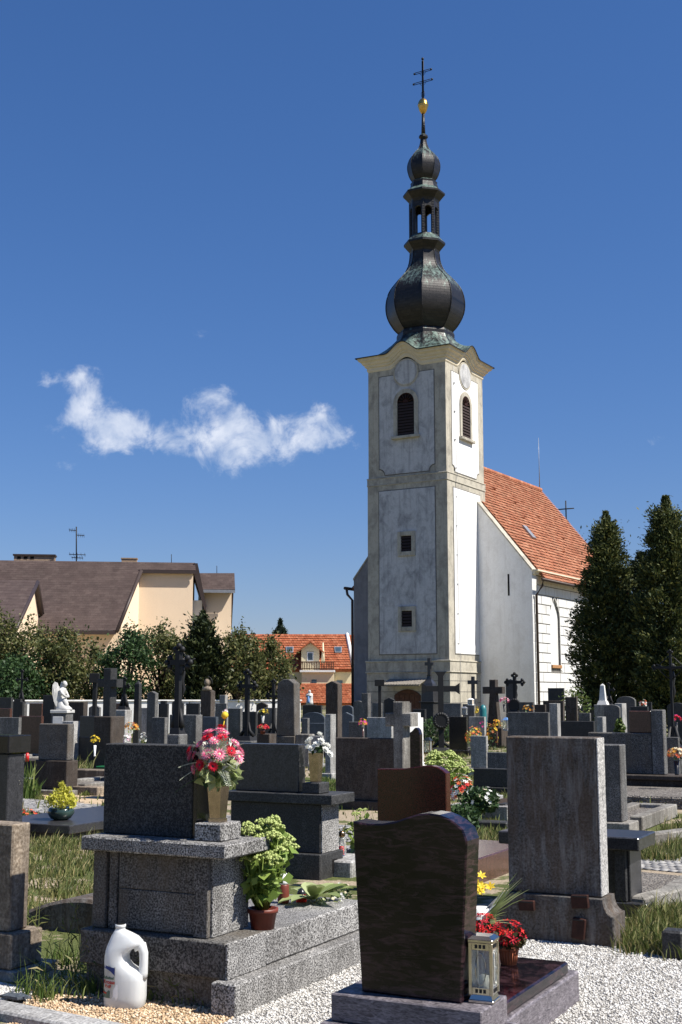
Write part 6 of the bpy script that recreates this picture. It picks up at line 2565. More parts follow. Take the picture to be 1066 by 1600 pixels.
# bouquet of pink gerberas in the tall metal vase on the big tomb
bu, bv, bz = -.262, .235, .865
vx, vy = loc(OA, bu, bv)
vs = thing('metal_vase', 'tall tapered metal vase standing on the big granite tomb', 'vase', (vx, vy, bz), ROT)
mb = MB()
frustum(mb, -.034, .034, -.034, .034, .0, .018, 0, 0)
mb.build('foot', M['chrome'], vs)
mb = MB()
v = [(-.030, -.03, .018), (.03, -.03, .018), (.03, .03, .018), (-.03, .03, .018), (-.044, -.044, .235), (.044, -.044, .235), (.044, .044, .235), (-.044, .044, .235)]
mb.add(v, [(0, 1, 5, 4), (1, 2, 6, 5), (2, 3, 7, 6), (3, 0, 4, 7), (0, 3, 2, 1)])
mb.build('body', M['chrome'], vs)
bq = thing('bouquet', 'large artificial bouquet of pink and crimson gerberas with white-edged leaves', 'bouquet', (vx, vy, bz + .23), ROT)
mb = MB()
for i in range(9):
    a = i * 2.4
    mb.tube([(0, 0, -.2), (math.cos(a) * .025, math.sin(a) * .025, .0), (math.cos(a) * .08, math.sin(a) * .08, .1)], .004, 4)
mb.build('stems', M['leaf_green'], bq)
BZ = .095


def gerbera(m1, m2, r):
    mb = MB()
    for lay in range(3):
        petals(mb, (0, 0, lay * r * .07), (0, 0, 1), r * (1 - lay * .2), 13, 0 if lay != 1 else 1, None, .10 + .16 * lay, .3)
    mb.lathe([(r * .24, r * .1), (r * .22, r * .22), (r * .05, r * .26)], 9, 0, 0, 0, 2)
    return mb, [M[m1], M[m2], M['cream' if m1 == 'pink' else 'black_plastic']]


pr1 = gerbera('pink', 'light_pink', .036)
pr2 = gerbera('crimson', 'crimson', .036)
fl_p = pr1[0].build('gerbera', pr1[1], bq, fix=False)
fl_c = pr2[0].build('gerbera', pr2[1], bq, fix=False)
spots = []
first = {'p': True, 'c': True}
fpos = [(-.14, -.06, .10, 'p'), (-.125, -.09, .13, 'c'), (-.10, -.08, .105, 'p'), (-.03, -.13, .06, 'c'), (.055, -.14, .055, 'c'), (.01, -.13, .115, 'p'), (.08, -.12, .115, 'p'), (.14, -.03, .10, 'p'), (.12, -.07, .13, 'c'),
        (.03, -.09, .185, 'p'), (-.02, -.08, .2, 'c'), (.06, -.06, .2, 'c'), (.02, -.02, .235, 'p'), (-.06, -.09, .165, 'p'), (.10, .0, .17, 'p'), (-.10, -.03, .16, 'c'), (-.12, -.06, .03, 'c'), (-.09, -.10, .035, 'p'), (.0, .09, .15, 'c'), (.07, .1, .12, 'p'), (-.08, .08, .12, 'p'), (0, .02, .25, 'c'), (.045, -.03, .222, 'p'), (-.035, -.05, .225, 'p')]
for (x, y, z, k) in fpos:
    src = fl_p if k == 'p' else fl_c
    if first[k]:
        o = src
        first[k] = False
    else:
        o = src.copy()
        COL.objects.link(o)
        o.parent = bq
    d = Vector((x, y, (z - .05) * .9))
    o.location = Vector((x, y, z)) * .95
    o.rotation_euler = d.to_track_quat('Z', 'Y').to_euler()
    sc_ = random.uniform(.85, 1.15)
    o.scale = (sc_, sc_, sc_)
# variegated leaves, ferns
P = vol_leaves(90, .115, .10, .085)
leaves_mesh('white_leaves', P, .075, M['leaf_white'], bq, .42, .1, P / .1)
P = vol_leaves(110, .105, .075, .02)
leaves_mesh('green_leaves', P, .085, M['leaf_pale'], bq, .6, .5, P / .15)
P = vol_leaves(70, .06, .04, -.015)
leaves_mesh('lower_leaves', P, .08, M['leaf_green'], bq, .6, .7, P / .1)


def fern(name, base, dirv, L_, mat, parent, pairs=12, w=.035):
    mb = MB()
    base, dirv = Vector(base), Vector(dirv).normalized()
    side = dirv.cross(Vector((0, 0, 1)) if abs(dirv.z) < .9 else Vector((1, 0, 0))).normalized()
    up = side.cross(dirv)
    pts = [base + dirv * L_ * t - Vector((0, 0, 1)) * (t * t * L_ * .25) for t in np.linspace(0, 1, 6)]
    mb.tube(pts, [.003, .003, .0025, .002, .0015, .001], 3)
    for i in range(pairs):
        t = .15 + .83 * i / pairs
        p = base + dirv * L_ * t - Vector((0, 0, 1)) * (t * t * L_ * .25)
        k = w * (1 - .55 * t)
        for sg in (-1, 1):
            q = p + side * sg * k + dirv * k * .55
            mb.add([p, p.lerp(q, .5) + dirv * .005, q, p.lerp(q, .5) - dirv * .003], [(0, 1, 2, 3)])
    return mb.build(name, M[mat], parent, fix=False)


for (dx, dy, dz) in ((-.9, -.5, -.1), (-.8, -.6, -.45), (.9, -.5, -.1), (.95, -.2, .3), (.8, -.6, -.6), (.5, -.3, .8), (.2, -.8, .35), (.7, .3, .6), (-.5, -.3, .55)):
    fern('fern_frond', (dx * .06, dy * .06 - .02, .07 + dz * .05), (dx, dy, dz + .15), .13, 'fern', bq)
fern('fern_frond', (-.05, -.05, .0), (-1, -.5, -.35), .16, 'leaf_green', bq, 10, .03)
mb = MB()
mb.ball((0.02, .02, .30), .019, 8, 6)
mb.tube([(0, 0, .1), (.02, .02, .29)], .003, 4)
mb.build('yellow_bud', M['yellow_petal'], bq)

# white roses
kx, ky = loc(OK_, (uv0 + uv1) / 2 + .01, .16)
kv = thing('metal_vase', 'slim metal vase with white roses on the dark streaked tomb', 'vase', (kx, ky, zKv), ROT)
mb = MB()
hv = at(488, 1176, ky)[2] - zKv
frustum(mb, -.035, .035, -.035, .035, 0, hv, -.012, -.012)
mb.build('body', M['chrome'], kv)
wr_ = thing('white_roses', 'bunch of white roses in the slim metal vase', 'bouquet', (kx, ky, zKv + hv), ROT)


def rose(r):
    mb = MB()
    for lay in range(4):
        petals(mb, (0, 0, lay * r * .12), (0, 0, 1), r * (1 - lay * .2), 6, 0, None, .45 + .35 * lay, .95)
    mb.ball((0, 0, r * .5), r * .32, 6, 5)
    return mb


r0 = rose(.036).build('rose', M['white_petal'], wr_, fix=False)
for i, (x, y, z) in enumerate(((-.03, -.03, .10), (.03, -.05, .06), (-.05, -.04, .04), (.06, -.03, .09), (.02, .02, .14), (-.07, 0, .08), (.10, -.03, .02), (.0, -.07, .03), (.05, .04, .05), (.09, .02, .05), (.15, -.05, -.01), (-.02, .03, .06))):
    o = r0 if i == 0 else r0.copy()
    if i:
        COL.objects.link(o)
        o.parent = wr_
    o.location = (x, y, z)
    o.rotation_euler = Vector((x, y, .08)).to_track_quat('Z', 'Y').to_euler()
P = vol_leaves(60, .08, .05, .02)
leaves_mesh('leaves', P, .05, M['leaf_green'], wr_, .5, .1)


def sedum(label, px, pytop, pybase, Y, wpx, pot=None, n=26, z=None, lm='leaf_sedum'):
    X, _, zt = at(px, pytop, Y)
    zb = max(0, at(px, pybase, Y)[2]) if z is None else z
    R_ = wpx * Y / FPX / 2
    h = zt - zb
    t = thing('sedum_plant', label, 'plant', (X, Y, zb), 0)
    ph = 0
    if pot:
        pw, ph = pot
        pot_mesh(pw, ph).build('pot', M['dark_red_pot'], t)
    st, hd = MB(), MB()
    LP = []
    for i in range(n):
        a = random.uniform(0, 6.28)
        k = math.sqrt(random.random())
        ex, ey = math.cos(a) * k * R_, math.sin(a) * k * R_
        ez = ph + (h - ph) * (1.0 - .42 * k * k) * random.uniform(.86, 1.0)
        b0 = Vector((ex * .15, ey * .15, ph * .9))
        e = Vector((ex, ey, ez))
        st.tube([b0, b0.lerp(e, .5) + Vector((ex * .12, ey * .12, .02)), e], [.005, .0045, .003], 4)
        for q in range(9):
            tt = .25 + .7 * q / 9
            LP.append(b0.lerp(e, tt) + Vector((random.gauss(0, 1), random.gauss(0, 1), random.gauss(0, .6))) * R_ * .12)
        hr = R_ * .21 * random.uniform(.8, 1.2)
        for q in range(20):
            aa, kk = random.uniform(0, 6.28), math.sqrt(random.random())
            p = e + Vector((math.cos(aa) * kk * hr, math.sin(aa) * kk * hr, hr * .55 * (1 - kk * kk)))
            s_ = hr * .24
            hd.add([p + Vector((s_, 0, 0)), p + Vector((0, s_, 0)), p + Vector((-s_, 0, 0)), p + Vector((0, -s_, 0)), p + Vector((0, 0, s_)), p + Vector((0, 0, -s_))],
                   [(0, 1, 4), (1, 2, 4), (2, 3, 4), (3, 0, 4), (1, 0, 5), (2, 1, 5), (3, 2, 5), (0, 3, 5)])
    st.build('stems', M['leaf_sedum'], t)
    tag(hd.build('flower_heads', M['sedum_head'], t, fix=False), kind='stuff')
    P = np.array([tuple(p) for p in LP])
    leaves_mesh('leaves', P, min(.085, R_ * .42), M[lm], t, .8)
    return t


sedum('lush yellow-green potted plant standing on the slab of the big granite tomb', 412, 1274, 1440, 6.6, 104, (.058, .11), 58, .301)
sedum('pale green plant beside the dark red gravestone', 570, 1256, 1312, 11.2, 56, None, 18, 0.02)
sedum('wide pale green plant in front of the black iron crucifix', 690, 1171, 1222, 18.0, 82, None, 40, 0.0)

# things on the slab of the big tomb
def on_ground(px, py, z=0.0):
    return (*gp(px, py, z), z)


def lantern_candle(label, px, py, z, r, h, body='glass_red', lid='black_plastic', domed=True, name='grave_candle'):
    t = thing(name, label, 'grave candle', on_ground(px, py, z))
    mb = MB()
    mb.lathe([(r * .8, 0), (r, h * .1), (r * .92, h * .55), (r * .8, h * .6)], 14)
    mb.build('cup', M[body], t)
    mb = MB()
    if domed:
        mb.lathe([(r * 1.02, h * .42), (r * 1.05, h * .52), (r * .8, h * .58), (r * .82, h * .64), (r * .66, h * .78), (r * .4, h * .92), (r * .12, h * .96), (r * .1, h)], 14)
    else:
        mb.lathe([(r * .85, h * .6), (r * .9, h * .66), (r * .6, h * .9), (r * .25, h * .96), (r * .2, h)], 14)
    mb.build('lid', M[lid], t)
    return t


lantern_candle('small black domed grave candle with a red base on the granite slab', 471, 1411, .301, .032, .085)
lantern_candle('brown grave candle with a white top behind the potted plant', 443, 1413, .301, .034, .19, 'dark_red_pot', 'white_plastic', False)
pl = thing('white_plate', 'small white piece of paper lying on the granite slab', 'paper', on_ground(445, 1416, .3015), R(20))
mb = MB()
mb.prism([(-.07, -.02), (0, -.045), (.06, -.02), (.055, .02), (0, .03), (-.06, .015)], 0, .006, axis='z')
mb.build('sheet', M['paper_white'], pl)
bl = thing('broadleaf_plant', 'plant with broad pointed pale leaves at the end of the granite slab', 'plant', (*gp(490, 1412, .3), .3))
mb = MB()
for i in range(13):
    a = random.uniform(0, 6.28)
    L_ = random.uniform(.17, .30)
    d = Vector((math.cos(a), math.sin(a), random.uniform(.3, 1.1))).normalized()
    sd_ = d.cross(Vector((0, 0, 1))).normalized()
    up = sd_.cross(d)
    q = [Vector((0, 0, .02)) + d * L_ * t - Vector((0, 0, 1)) * L_ * .35 * t * t for t in (0, .3, .6, .85, 1)]
    ww = [.008, .042, .05, .027, .002]
    v = []
    for p, w_ in zip(q, ww):
        v += [p - sd_ * w_ + up * .012, p, p + sd_ * w_ + up * .012]
    f = []
    for k in range(4):
        f += [(3 * k, 3 * k + 1, 3 * k + 4, 3 * k + 3), (3 * k + 1, 3 * k + 2, 3 * k + 5, 3 * k + 4)]
    mb.add(v, f, 0, True)
mb.build('leaves', M['leaf_pale'], bl, fix=False)
flower_thing('small white flowered ground plant between the slab and the dark stone', 530, 1375, 1412, 8.2, 44, ['white_petal', 'cream'], 'bed', 26, .012, 'leaf_green', leaves=90)
flower_thing('tiny white blossoms trailing over the end of the granite slab', 512, 1398, 1420, 7.4, 60, ['white_petal', 'cream'], 'bed', 24, .01, 'leaf_pale', leaves=60)


def glass_candle(label, px, py, Y, hpx, wpx):
    X, _, z0 = at(px, py, Y)
    z0 = max(z0, 0)
    m = Y / FPX
    t = thing('glass_candle', label, 'grave candle', (X, Y, z0))
    r, h = wpx * m / 2, hpx * m
    mb = MB()
    mb.lathe([(r * .6, 0), (r * .95, h * .15), (r, h * .4), (r * .8, h * .65), (r * .5, h * .76)], 14)
    mb.build('jar', M['glass'], t)
    mb = MB()
    mb.lathe([(r * .55, h * .76), (r * .75, h * .8), (r * .7, h * .92), (r * .3, h)], 12)
    mb.build('lid', M['bronze'], t)
    mb = MB()
    mb.lathe([(r * .45, h * .08), (r * .45, h * .4), (.001, h * .42)], 10)
    mb.build('wax', M['red_plastic'], t)
    return t


low_block('grey concrete ledge carrying two glass candles by the dark streaked tomb', 'grave_kerb', 'grave kerb', 556, 1350, 'grey_light', .35, .22, .13)
glass_candle('larger clear glass grave candle with a bronze lid', 534, 1338, 10.9, 38, 15)
glass_candle('smaller glass grave candle with red wax left of the larger one', 523, 1334, 11.0, 30, 10)

# steel lantern on the dark stone's plinth
lx, ly = loc(OB, .052, -1.46)
ln = thing('grave_lantern', 'steel grave lantern with glass panes on the plinth of the dark stone', 'lantern', (lx, ly, .317), ROT + R(4))
w_, h_ = .042, .245
mb = MB()
mb.box(-w_ - .008, w_ + .008, -w_ - .008, w_ + .008, 0, .012, .002)
frustum(mb, -w_ - .004, w_ + .004, -w_ - .004, w_ + .004, .0125, .03, .006, .006)
mb.build('foot', M['steel'], ln)
for sx in (-1, 1):
    for sy in (-1, 1):
        mb = MB()
        mb.box(sx * w_ - .006, sx * w_ + .006, sy * w_ - .006, sy * w_ + .006, .03, h_ - .02, .001)
        mb.build('post', M['steel'], ln)
mb = MB()
mb.box(-w_ - .008, w_ + .008, -w_ - .008, w_ + .008, h_ - .02, h_ - .008, .002)
frustum(mb, -w_ - .008, w_ + .008, -w_ - .008, w_ + .008, h_ - .0078, h_ + .004, .016, .016)
mb.build('lid', M['steel'], ln)
for k in range(4):
    c, s = (1, 0, -1, 0)[k], (0, 1, 0, -1)[k]
    tr_ = lambda p: (p[0] * c - p[1] * s, p[0] * s + p[1] * c, p[2])
    for (z0, z1) in ((.031, .058), (h_ - .048, h_ - .021)):
        mb = MB()
        mb.box(-w_ + .0062, w_ - .0062, -w_ - .003, -w_ + .001, z0, z1, .001)
        mb.v = [tr_(p) for p in mb.v]
        fb = mb.build('fret_band', M['steel'], ln)
        for i in range(3):
            mb = MB()
            mb.box(-.022 + i * .016, -.012 + i * .016, -w_ - .005, -w_ - .0032, z0 + .007, z1 - .006)
            mb.v = [tr_(p) for p in mb.v]
            mb.build('fret_hole', M['iron'], fb)
    mb = MB()
    mb.box(-w_ + .0062, w_ - .0062, -w_ - .0005, -w_ + .0008, .059, h_ - .049)
    mb.v = [tr_(p) for p in mb.v]
    pane = mb.build('pane', M['glass'], ln)
    mb = MB()
    n = 16
    pts = [(math.cos(2 * math.pi * i / n) * .021, -w_ - .002, .128 + math.sin(2 * math.pi * i / n) * .06) for i in range(n + 1)]
    mb.tube(pts, .0022, 4)
    mb.v = [tr_(p) for p in mb.v]
    mb.build('pane_ornament', M['steel'], pane)
mb = MB()
mb.lathe([(.02, .03), (.02, .095), (.004, .1)], 12)
mb.build('candle', M['wax'], ln)

# begonias, palm leaf, yellow flowers behind the dark stone
def begonia(label, px, py, z, r, h, n, potmat='terracotta'):
    t = thing('potted_begonia', label, 'potted flowers', on_ground(px, py, z))
    pm = pot_mesh(r * .42, h * .42, 1.3)
    pt = pm.build('pot', M[potmat], t)
    mb = MB()
    for i in range(20):
        a = 2 * math.pi * i / 20
        mb.tube([(math.cos(a) * r * .43, math.sin(a) * r * .43, h * .02), (math.cos(a) * r * .53, math.sin(a) * r * .53, h * .32)], .0022, 3)
    mb.build('flutes', M[potmat], pt)
    P = vol_leaves(150, r * .95, h * .26, h * .58)
    leaves_mesh('leaves', P, .04, M['dark_leaf'], t, .7)
    flower_cluster(t, dome_spots(n, r, h * .36, h * .66, 2, -.4), ['red_petal', 'crimson'], .017, 4)
    return t


M['dark_leaf'] = leaf('dark_leaf', (.03, .03, .012), (.07, .06, .02), .2)
begonia('red begonia in a terracotta pot behind the steel lantern', 795, 1506, .21, .088, .2, 95)
begonia('red begonia half hidden behind the dark stone, left of the other', 754, 1492, .21, .088, .2, 85)
ylx, yly = gp(752, 1470, .21)
yf = thing('yellow_lilies', 'yellow flowers in a white cone vase behind the dark stone', 'bouquet', (ylx, yly, .21))
mb = MB()
mb.lathe([(.03, 0), (.055, .17), (.05, .17), (.004, .15)], 12)
mb.build('vase', M['white_plastic'], yf)
mb = MB()
mb.add([(0, -.03, .15), (.11, -.06, .26), (.14, 0, .25), (.05, .04, .16)], [(0, 1, 2, 3)])
mb.add([(-.01, -.05, .12), (.07, -.09, .2), (.10, -.03, .22), (.02, .02, .15)], [(0, 1, 2, 3)])
mb.build('paper_wrap', M['paper_white'], yf, fix=False)
flower_cluster(yf, [((random.gauss(-.005, .03), random.gauss(-.02, .02), random.gauss(.275, .02)), (random.gauss(0, .5), -.6, .7), 0) for _ in range(12)], ['yellow_petal'], .032, 6)
mb = MB()
for i in range(26):
    a = random.gauss(0, .3)
    L_ = random.uniform(.22, .38)
    d = Vector((.62 + a * .25, -.2 + random.gauss(0, .12), .85 - a * .2)).normalized()
    if i > 17:
        d = Vector((random.gauss(.25, .3), -.5, random.uniform(.1, .5))).normalized()
        L_ = random.uniform(.12, .2)
    b0 = Vector((.01 + random.gauss(0, .006), -.05, .1))
    sd_ = d.cross(Vector((0, .6, .8))).normalized() * .005
    q = [b0 + d * L_ * t - Vector((0, 0, 1)) * L_ * .16 * t ** 2.2 for t in (0, .35, .7, 1)]
    v = []
    for p, k in zip(q, (.6, 1, .8, .1)):
        v += [p - sd_ * k, p + sd_ * k]
    mb.add(v, [(0, 1, 3, 2), (2, 3, 5, 4), (4, 5, 7, 6)])
mb.build('palm_blades', M['leaf_pale'], yf, fix=False)

# bowl with yellow plant on the black slab
bx, by = gp(95, 1281, zH)
yb = thing('plant_bowl', 'dark green glazed bowl planted with bright yellow flowers on the black slab', 'potted flowers', (bx, by, zH))
mb = MB()
mb.lathe([(.07, 0), (.11, .02), (.145, .075), (.135, .115), (.12, .13), (.105, .125), (.003, .115)], 20)
mb.build('bowl', M['green_glaze'], yb)
P = vol_leaves(420, .17, .11, .2, -.6)
leaves_mesh('leaves', P, .05, M['yellow_leaf'], yb, .45, -.5)
mb = MB()
for i in range(16):
    a, k = random.uniform(0, 6.28), random.random()
    e = (math.cos(a) * k * .15, math.sin(a) * k * .15, .26 + .12 * (1 - k) + random.uniform(-.02, .05))
    mb.tube([(e[0] * .3, e[1] * .3, .12), e], .004, 4)
    for q in range(14):
        petals(mb, (e[0] + random.gauss(0, .014), e[1] + random.gauss(0, .014), e[2] - random.random() * .05), (random.gauss(0, 1), random.gauss(0, 1), .6), .014, 4)
mb.build('flower_spikes', M['yellow_leaf'], yb, fix=False)

# small flowers and candles further back
flower_thing('white chrysanthemums in a dark vase beside the black capped tomb', 24, 1206, 1262, 13.2, 22, ['white_petal', 'cream'], 'vase', 26, .02, 'leaf_green', 'black_plastic', leaves=30)
flower_thing('low bed of red flowers left of the yellow plant bowl', 44, 1262, 1277, 14.4, 50, ['red_petal', 'coral'], 'bed', 60, .018, leaves=90, z=0)
t = thing('red_candle', 'red plastic grave candle on a ledge left of the two-step block', 'grave candle', (*at(42.5, 1190, 20.5)[:2], at(42.5, 1190, 20.5)[2]))
mb = MB()
mb.lathe([(.03, 0), (.033, .1), (.026, .105), (.028, .13), (.012, .14)], 12)
mb.build('cup', M['red_plastic'], t)
low_block('brown stone ledge carrying the red grave candle', 'grave_kerb', 'grave kerb', 62, 1230, 'brown_stone', .75, .5, at(42.5, 1190, 20.3)[2])
flower_thing('yellow flowers in a pot left of the massive stone cross', 149, 1147, 1182, 21.5, 15, ['yellow_petal'], 'vase', 22, .025, potmat='white_plastic', leaves=16)
gb_ = thing('green_planter', 'dark green plastic planter box beside the big granite tomb', 'planter', (*gp(164, 1212), 0), ROT)
part(gb_, 'box', 'green_plastic', -.22, .02, 0, .2, 0, .17, .01)
flower_thing('orange dried flowers in a bowl left of the grey block', 206, 1127, 1144, 22.8, 28, ['orange_petal', 'rust_petal'], 'bed', 40, .028, 'leaf_pale', leaves=40)
flower_thing('light pink flowers above the top edge of the dark headstone', 199, 1145, 1165, 17.5, 14, ['light_pink', 'white_petal'], 'bed', 26, .022, leaves=30)
flower_thing('small white flowers right of the light pink ones', 224, 1143, 1165, 17.2, 12, ['white_petal'], 'bed', 22, .02, leaves=26)
low_block('dark grave kerb hidden behind the big tomb with pink flowers on it', 'grave_kerb', 'grave kerb', 232, 1252, 'grey_dark', .8, .4, .58)
O, L, T, Z = stone_dims(401, 421, 432, 1147, 22)
tomb('small grey block carrying a bowl of dark red flowers', 401, 421, 432, 1147, 22, 'slab', 'brown_stone', .1, .04)
flower_thing('dark red flowers in a bowl on the small grey block', 411, 1131, 1147, 22.1, 21, ['crimson', 'rust_petal'], 'pot', 60, .026, 'dark_leaf', 'dark_red_pot', leaves=40)
flower_thing('white and yellow flowers between the dark iron crosses', 411, 1107, 1130, 30, 20, ['white_petal', 'yellow_petal'], 'vase', 18, .035, leaves=20, potmat='grey_light')
flower_thing('white flowers beside the streaked grey block above the bouquet', 352, 1108, 1122, 33, 9, ['white_petal', 'light_pink'], 'vase', 14, .03, leaves=10, potmat='grey_light')
flower_thing('ball of magenta and yellow flowers in a dark vase', 567, 1122, 1152, 21, 15, ['magenta', 'yellow_petal', 'orange_petal'], 'vase', 26, .03, potmat='brown_polish', leaves=10)
flower_thing('orange and yellow flower bed before the black slab beside the crucifix', 740, 1131, 1168, 28, 30, ['orange_petal', 'yellow_petal', 'coral'], 'bed', 70, .035, 'leaf_pale', leaves=110)
flower_thing('orange and red flowers at the foot of the old brown stone cross', 768, 1127, 1172, 27, 22, ['orange_petal', 'rust_petal', 'yellow_petal'], 'bed', 46, .035, leaves=90)
flower_thing('tuft of golden flowers in a brown vase near the tall weathered slab', 776, 1121, 1165, 25, 13, ['orange_petal', 'yellow_petal'], 'vase', 22, .03, potmat='rusty', leaves=14)
flower_thing('pink artificial flowers on the old brown stone cross', 788, 1089, 1112, 33, 17, ['pink', 'light_pink'], 'vase', 26, .04, potmat='grey_mid', leaves=10)
flower_thing('single pink rose low before the old stone cross', 753, 1124, 1140, 33, 7, ['magenta'], 'bed', 5, .04, leaves=10)
flower_thing('yellow flowers standing before the tower side', 745, 1101, 1120, 41, 6, ['yellow_petal'], 'bed', 18, .035, leaves=14)
flower_thing('orange chrysanthemums in a dark vase at the right picture edge', 1056, 1166, 1211, 18, 30, ['orange_petal', 'cream', 'coral'], 'vase', 60, .03, potmat='black_plastic', leaves=30)
flower_thing('red flowers behind the family tomb at the right edge', 1057, 1117, 1140, 24, 14, ['magenta', 'red_petal'], 'vase', 16, .035, leaves=20, potmat='grey_mid')
flower_thing('small red and white flowers under the thujas', 1005, 1092, 1106, 36, 13, ['coral', 'white_petal'], 'bed', 18, .04, leaves=20)
flower_thing('orange bits of flowers on the wide streaked slab', 825, 1101, 1113, 25, 22, ['orange_petal', 'cream', 'rust_petal'], 'bed', 14, .03, leaves=14)
t_ = flower_thing('funeral arrangement of red and white flowers on the grave border', 722, 1208, 1252, 14.9, 40, ['coral', 'white_petal', 'white_petal', 'red_petal'], 'bed', 44, .038, 'leaf_green', leaves=160, z=.18)
flower_thing('dark green fern leaves with white tips spilling over the grave border', 752, 1226, 1260, 14.6, 66, ['white_petal', 'cream'], 'bed', 26, .025, 'leaf_green', leaves=420, z=.17)
leafy = [('dark green leafy bush behind the black iron crucifix', 682, 1120, 27, 37, .9), ('low green shrub at the foot of the grave border', 720, 1256, 32, 13.8, .45), ('small cone-shaped green shrub before the bright edged slab', 968, 1122, 9, 27, .3), ('bright green spreading shrub before the church side wall', 897, 1071, 30, 40, .9)]
for (lab, px, yt, hw, Y, _h) in leafy:
    X, _, Z = at(px, yt, Y)
    t = thing('shrub', lab, 'shrub', (X, Y, 0))
    r = hw * Y / FPX
    P = vol_leaves(900, r, Z * .5, Z * .5)
    mt = 'grass_green' if 'bright' in lab or 'cone' in lab else ('leaf_pale' if 'dry' in lab or 'grassy' in lab else 'leaf_green')
    leaves_mesh('foliage', P, .11 if Y > 25 else .07, M[mt], t, .4)
    mb = MB()
    for i in range(5):
        a = i * 1.26
        mb.tube([(0, 0, -.02), (math.cos(a) * r * .5, math.sin(a) * r * .5, Z * .6)], [.02, .008], 4)
    mb.build('stems', M['bark'], t)
for (lab, px, y0, y1, Y, w_, mt) in (('old glass lantern with a metal frame beside the dark wavy stone', 669, 1152, 1178, 23, 11, 'bronze'), ('small grey lantern with blue cap by the orange flowers', 791, 1121, 1142, 27, 8, 'zinc'), ('white framed lantern on a grave before the tower side', 736, 1091, 1102, 42, 8, 'white_plastic'), ('grey glass lantern left of the black pointed slab', 726, 1104, 1117, 41, 8, 'zinc')):
    X, _, z0 = at(px, y1, Y)
    z0 = max(0, z0)
    h_ = at(px, y0, Y)[2] - z0
    w_ = w_ * Y / FPX / 2
    t = thing('grave_lantern', lab, 'lantern', (X, Y, z0), ROT)
    mb = MB()
    mb.box(-w_, w_, -w_, w_, 0, h_ * .12, .005)
    mb.build('foot', M[mt], t)
    for sx in (-1, 1):
        for sy in (-1, 1):
            mb = MB()
            mb.box(sx * w_ * .88 - w_ * .1, sx * w_ * .88 + w_ * .1, sy * w_ * .88 - w_ * .1, sy * w_ * .88 + w_ * .1, h_ * .12, h_ * .8)
            mb.build('post', M[mt], t)
    mb = MB()
    mb.box(-w_ * .8, w_ * .8, -w_ * .8, w_ * .8, h_ * .121, h_ * .799)
    mb.build('glass_body', M['glass'], t)
    mb = MB()
    frustum(mb, -w_ * 1.1, w_ * 1.1, -w_ * 1.1, w_ * 1.1, h_ * .8, h_, w_ * .7, w_ * .7)
    mb.build('lid', M[mt if 'blue' not in lab else 'blue_cloth'], t)
tl = thing('plastic_drum', 'teal plastic watering drum beside the old brown stone cross', 'drum', (*at(755, 1112, 39)[:2], 0))
mb = MB()
zt = at(757, 1101, 39)[2]
mb.lathe([(.10, 0), (.11, .1), (.11, zt - .15), (.08, zt - .04), (.02, zt)], 14)
mb.build('body', M['teal'], tl)

# ------------------------------------------------------------------ grass
def grass(name, poly, n, h, mat, lean=.5, wid=.006, label='uneven tufts of green and dry grass'):
    P = scatter_poly(poly, n)
    # bunch the blades
    cl = scatter_poly(poly, max(6, n // 60))
    pick = RNG.integers(0, len(cl), n)
    P = np.where(RNG.random((n, 1)) < .7, cl[pick] + RNG.normal(size=(n, 2)) * .05, P)
    hh = h * RNG.uniform(.35, 1.25, n) * np.where(RNG.random(n) < .06, 1.8, 1)
    th = RNG.uniform(0, 6.283, n)
    ld = np.stack([np.cos(th), np.sin(th)], 1) * (hh * lean * RNG.uniform(.1, 1.2, n))[:, None]
    wd = np.stack([-np.sin(th + 1), np.cos(th + 1)], 1) * (wid * RNG.uniform(.6, 1.4, n))[:, None]
    z0 = np.zeros(n)
    b0 = np.concatenate([P - wd, z0[:, None] - .01], 1)
    b1 = np.concatenate([P + wd, z0[:, None] - .01], 1)
    m0 = np.concatenate([P + ld * .35 + wd * .7, (hh * .6)[:, None]], 1)
    m1 = np.concatenate([P + ld * .35 - wd * .7, (hh * .6)[:, None]], 1)
    tp = np.concatenate([P + ld, hh[:, None]], 1)
    V = np.stack([b0, b1, m0, m1, tp], 1).reshape(-1, 3)
    k = (np.arange(n) * 5)[:, None]
    F = np.concatenate([k + np.array([[0, 1, 2]]), k + np.array([[0, 2, 3]]), k + np.array([[3, 2, 4]])], 1).reshape(-1, 3)
    return tag(np_mesh(name, V, F, M[mat]), label, 'grass', kind='stuff')


gl = [gp(22, 1450), gp(18, 1312), gp(110, 1318), gp(170, 1300), gp(165, 1400), gp(60, 1452)]
grass('grass', gl, 5200, .08, 'grass', .85, .005, 'long dry and green grass left of the big granite tomb')
gl = [gp(40, 1570), gp(40, 1515), gp(90, 1500), gp(150, 1520), gp(160, 1560), gp(100, 1570)]
grass('grass', gl, 420, .11, 'grass_green', .9, .004, 'weedy grass growing beside the plastic jug')
gl = [gp(150, 1566), gp(170, 1545), gp(250, 1545), gp(330, 1560), gp(330, 1580), gp(200, 1572)]
grass('grass', gl, 420, .075, 'grass_green', .9, .004, 'sparse weeds on the tan gravel before the big tomb')
gl = [gp(975, 1490), gp(985, 1440), gp(1075, 1420), gp(1085, 1505)]
grass('grass', gl, 3200, .095, 'grass', .85, .005, 'lush green grass right of the tall weathered slab')
gl = [gp(806, 1452), gp(808, 1436), gp(880, 1450), gp(900, 1474), gp(860, 1466)]
grass('grass', gl, 900, .13, 'grass_green', .6, .004, 'green grass at the foot of the tall weathered slab')
gl = [gp(1000, 1346), gp(1010, 1310), gp(1080, 1290), gp(1085, 1345)]
grass('grass', gl, 3000, .09, 'grass', .6, .006, 'short grass beyond the paved path at the right edge')
gl = [gp(735, 1322), gp(735, 1215), gp(800, 1215), gp(800, 1322)]
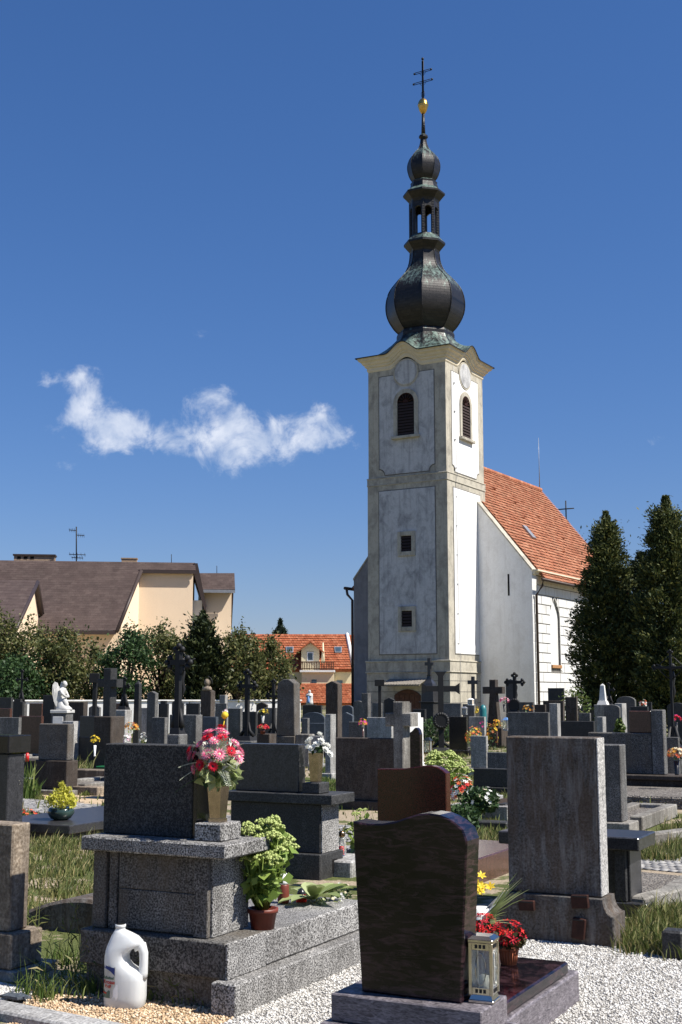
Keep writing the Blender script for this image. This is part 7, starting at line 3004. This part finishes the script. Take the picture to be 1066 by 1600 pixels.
grass('grass', gl, 9000, .07, 'grass', .6, .008, 'grass strip left of the tall weathered slab')
gl = [gp(490, 1270), gp(490, 1195), gp(525, 1195), gp(530, 1270)]
grass('grass', gl, 4000, .09, 'grass_green', .6, .009, 'grass behind the white roses')
gl = [(-13, 15), (-4.5, 15), (0, 13), (9, 12), (15, 30), (20, 46), (-17, 46)]
grass('grass', gl, 60000, .085, 'grass', .6, .011, 'short patchy grass between the rows of graves')

gl = [gp(28, 1250), gp(28, 1225), gp(54, 1225), gp(54, 1250)]
grass('grass', gl, 1000, .26, 'grass_green', .5, .012, 'tall grass left of the two-step granite block')
gl = [gp(108, 1218), gp(108, 1200), gp(140, 1200), gp(140, 1218)]
grass('grass', gl, 900, .26, 'grass', .6, .012, 'tall dry grass right of the two-step granite block')

# tall weed stalks by the jug and the big tomb
def weeds(label, spots):
    t = thing('weed_clump', label, 'weed', (spots[0][0], spots[0][1], 0))
    mb = MB()
    for (x, y, h, lx_, ly_) in spots:
        b0 = Vector((x - spots[0][0], y - spots[0][1], -.01))
        e = b0 + Vector((lx_, ly_, h))
        mid = b0.lerp(e, .55) + Vector((-lx_ * .2, -ly_ * .2, h * .12))
        mb.tube([b0, mid, e], [.0022, .0018, .0008], 4)
        for k in range(7):
            p = mid.lerp(e, k / 6)
            d = Vector((random.gauss(0, 1), random.gauss(0, 1), .8)).normalized()
            sd_ = d.orthogonal().normalized() * .003
            mb.add([p, p + d * .03 + sd_, p + d * .06, p + d * .03 - sd_], [(0, 1, 2, 3)])
        for k in range(4):
            p = b0.lerp(mid, .2 + .2 * k)
            d = Vector((random.gauss(0, 1), random.gauss(0, 1), .5)).normalized()
            sd_ = d.orthogonal().normalized() * .005
            mb.add([p, p + d * .05 + sd_, p + d * .11 - Vector((0, 0, .03)), p + d * .05 - sd_], [(0, 1, 2, 3)])
    mb.build('stalks', M['grass'], t, fix=False)


def wspots(pxs):
    out = []
    for (px, py, h) in pxs:
        x, y = gp(px, py)
        out.append((x, y, h, random.gauss(.0, .08), random.gauss(0, .04)))
    return out


weeds('tall thin weed stalks before the shaded gap left of the plastic jug', wspots([(92, 1550, .36), (100, 1545, .42), (120, 1548, .34), (126, 1540, .40), (82, 1552, .3), (66, 1556, .32), (110, 1556, .28), (140, 1552, .3)]))
weeds('spiky weed growing on the gravel right of the plastic jug', wspots([(232, 1552, .2), (238, 1556, .24), (226, 1560, .16), (244, 1558, .18)]))
weeds('small leafy weed at the foot of the big granite tomb', wspots([(292, 1566, .12), (300, 1570, .15), (284, 1570, .11), (308, 1572, .12)]))
weeds('pale dry grass stalks leaning across the rounded slab', wspots([(40, 1462, .5), (46, 1468, .42), (60, 1466, .46), (36, 1456, .52), (54, 1460, .38)]))
weeds('thin green stalks directly in front of the plastic jug', wspots([(208, 1566, .17), (214, 1568, .2), (202, 1569, .13)]))
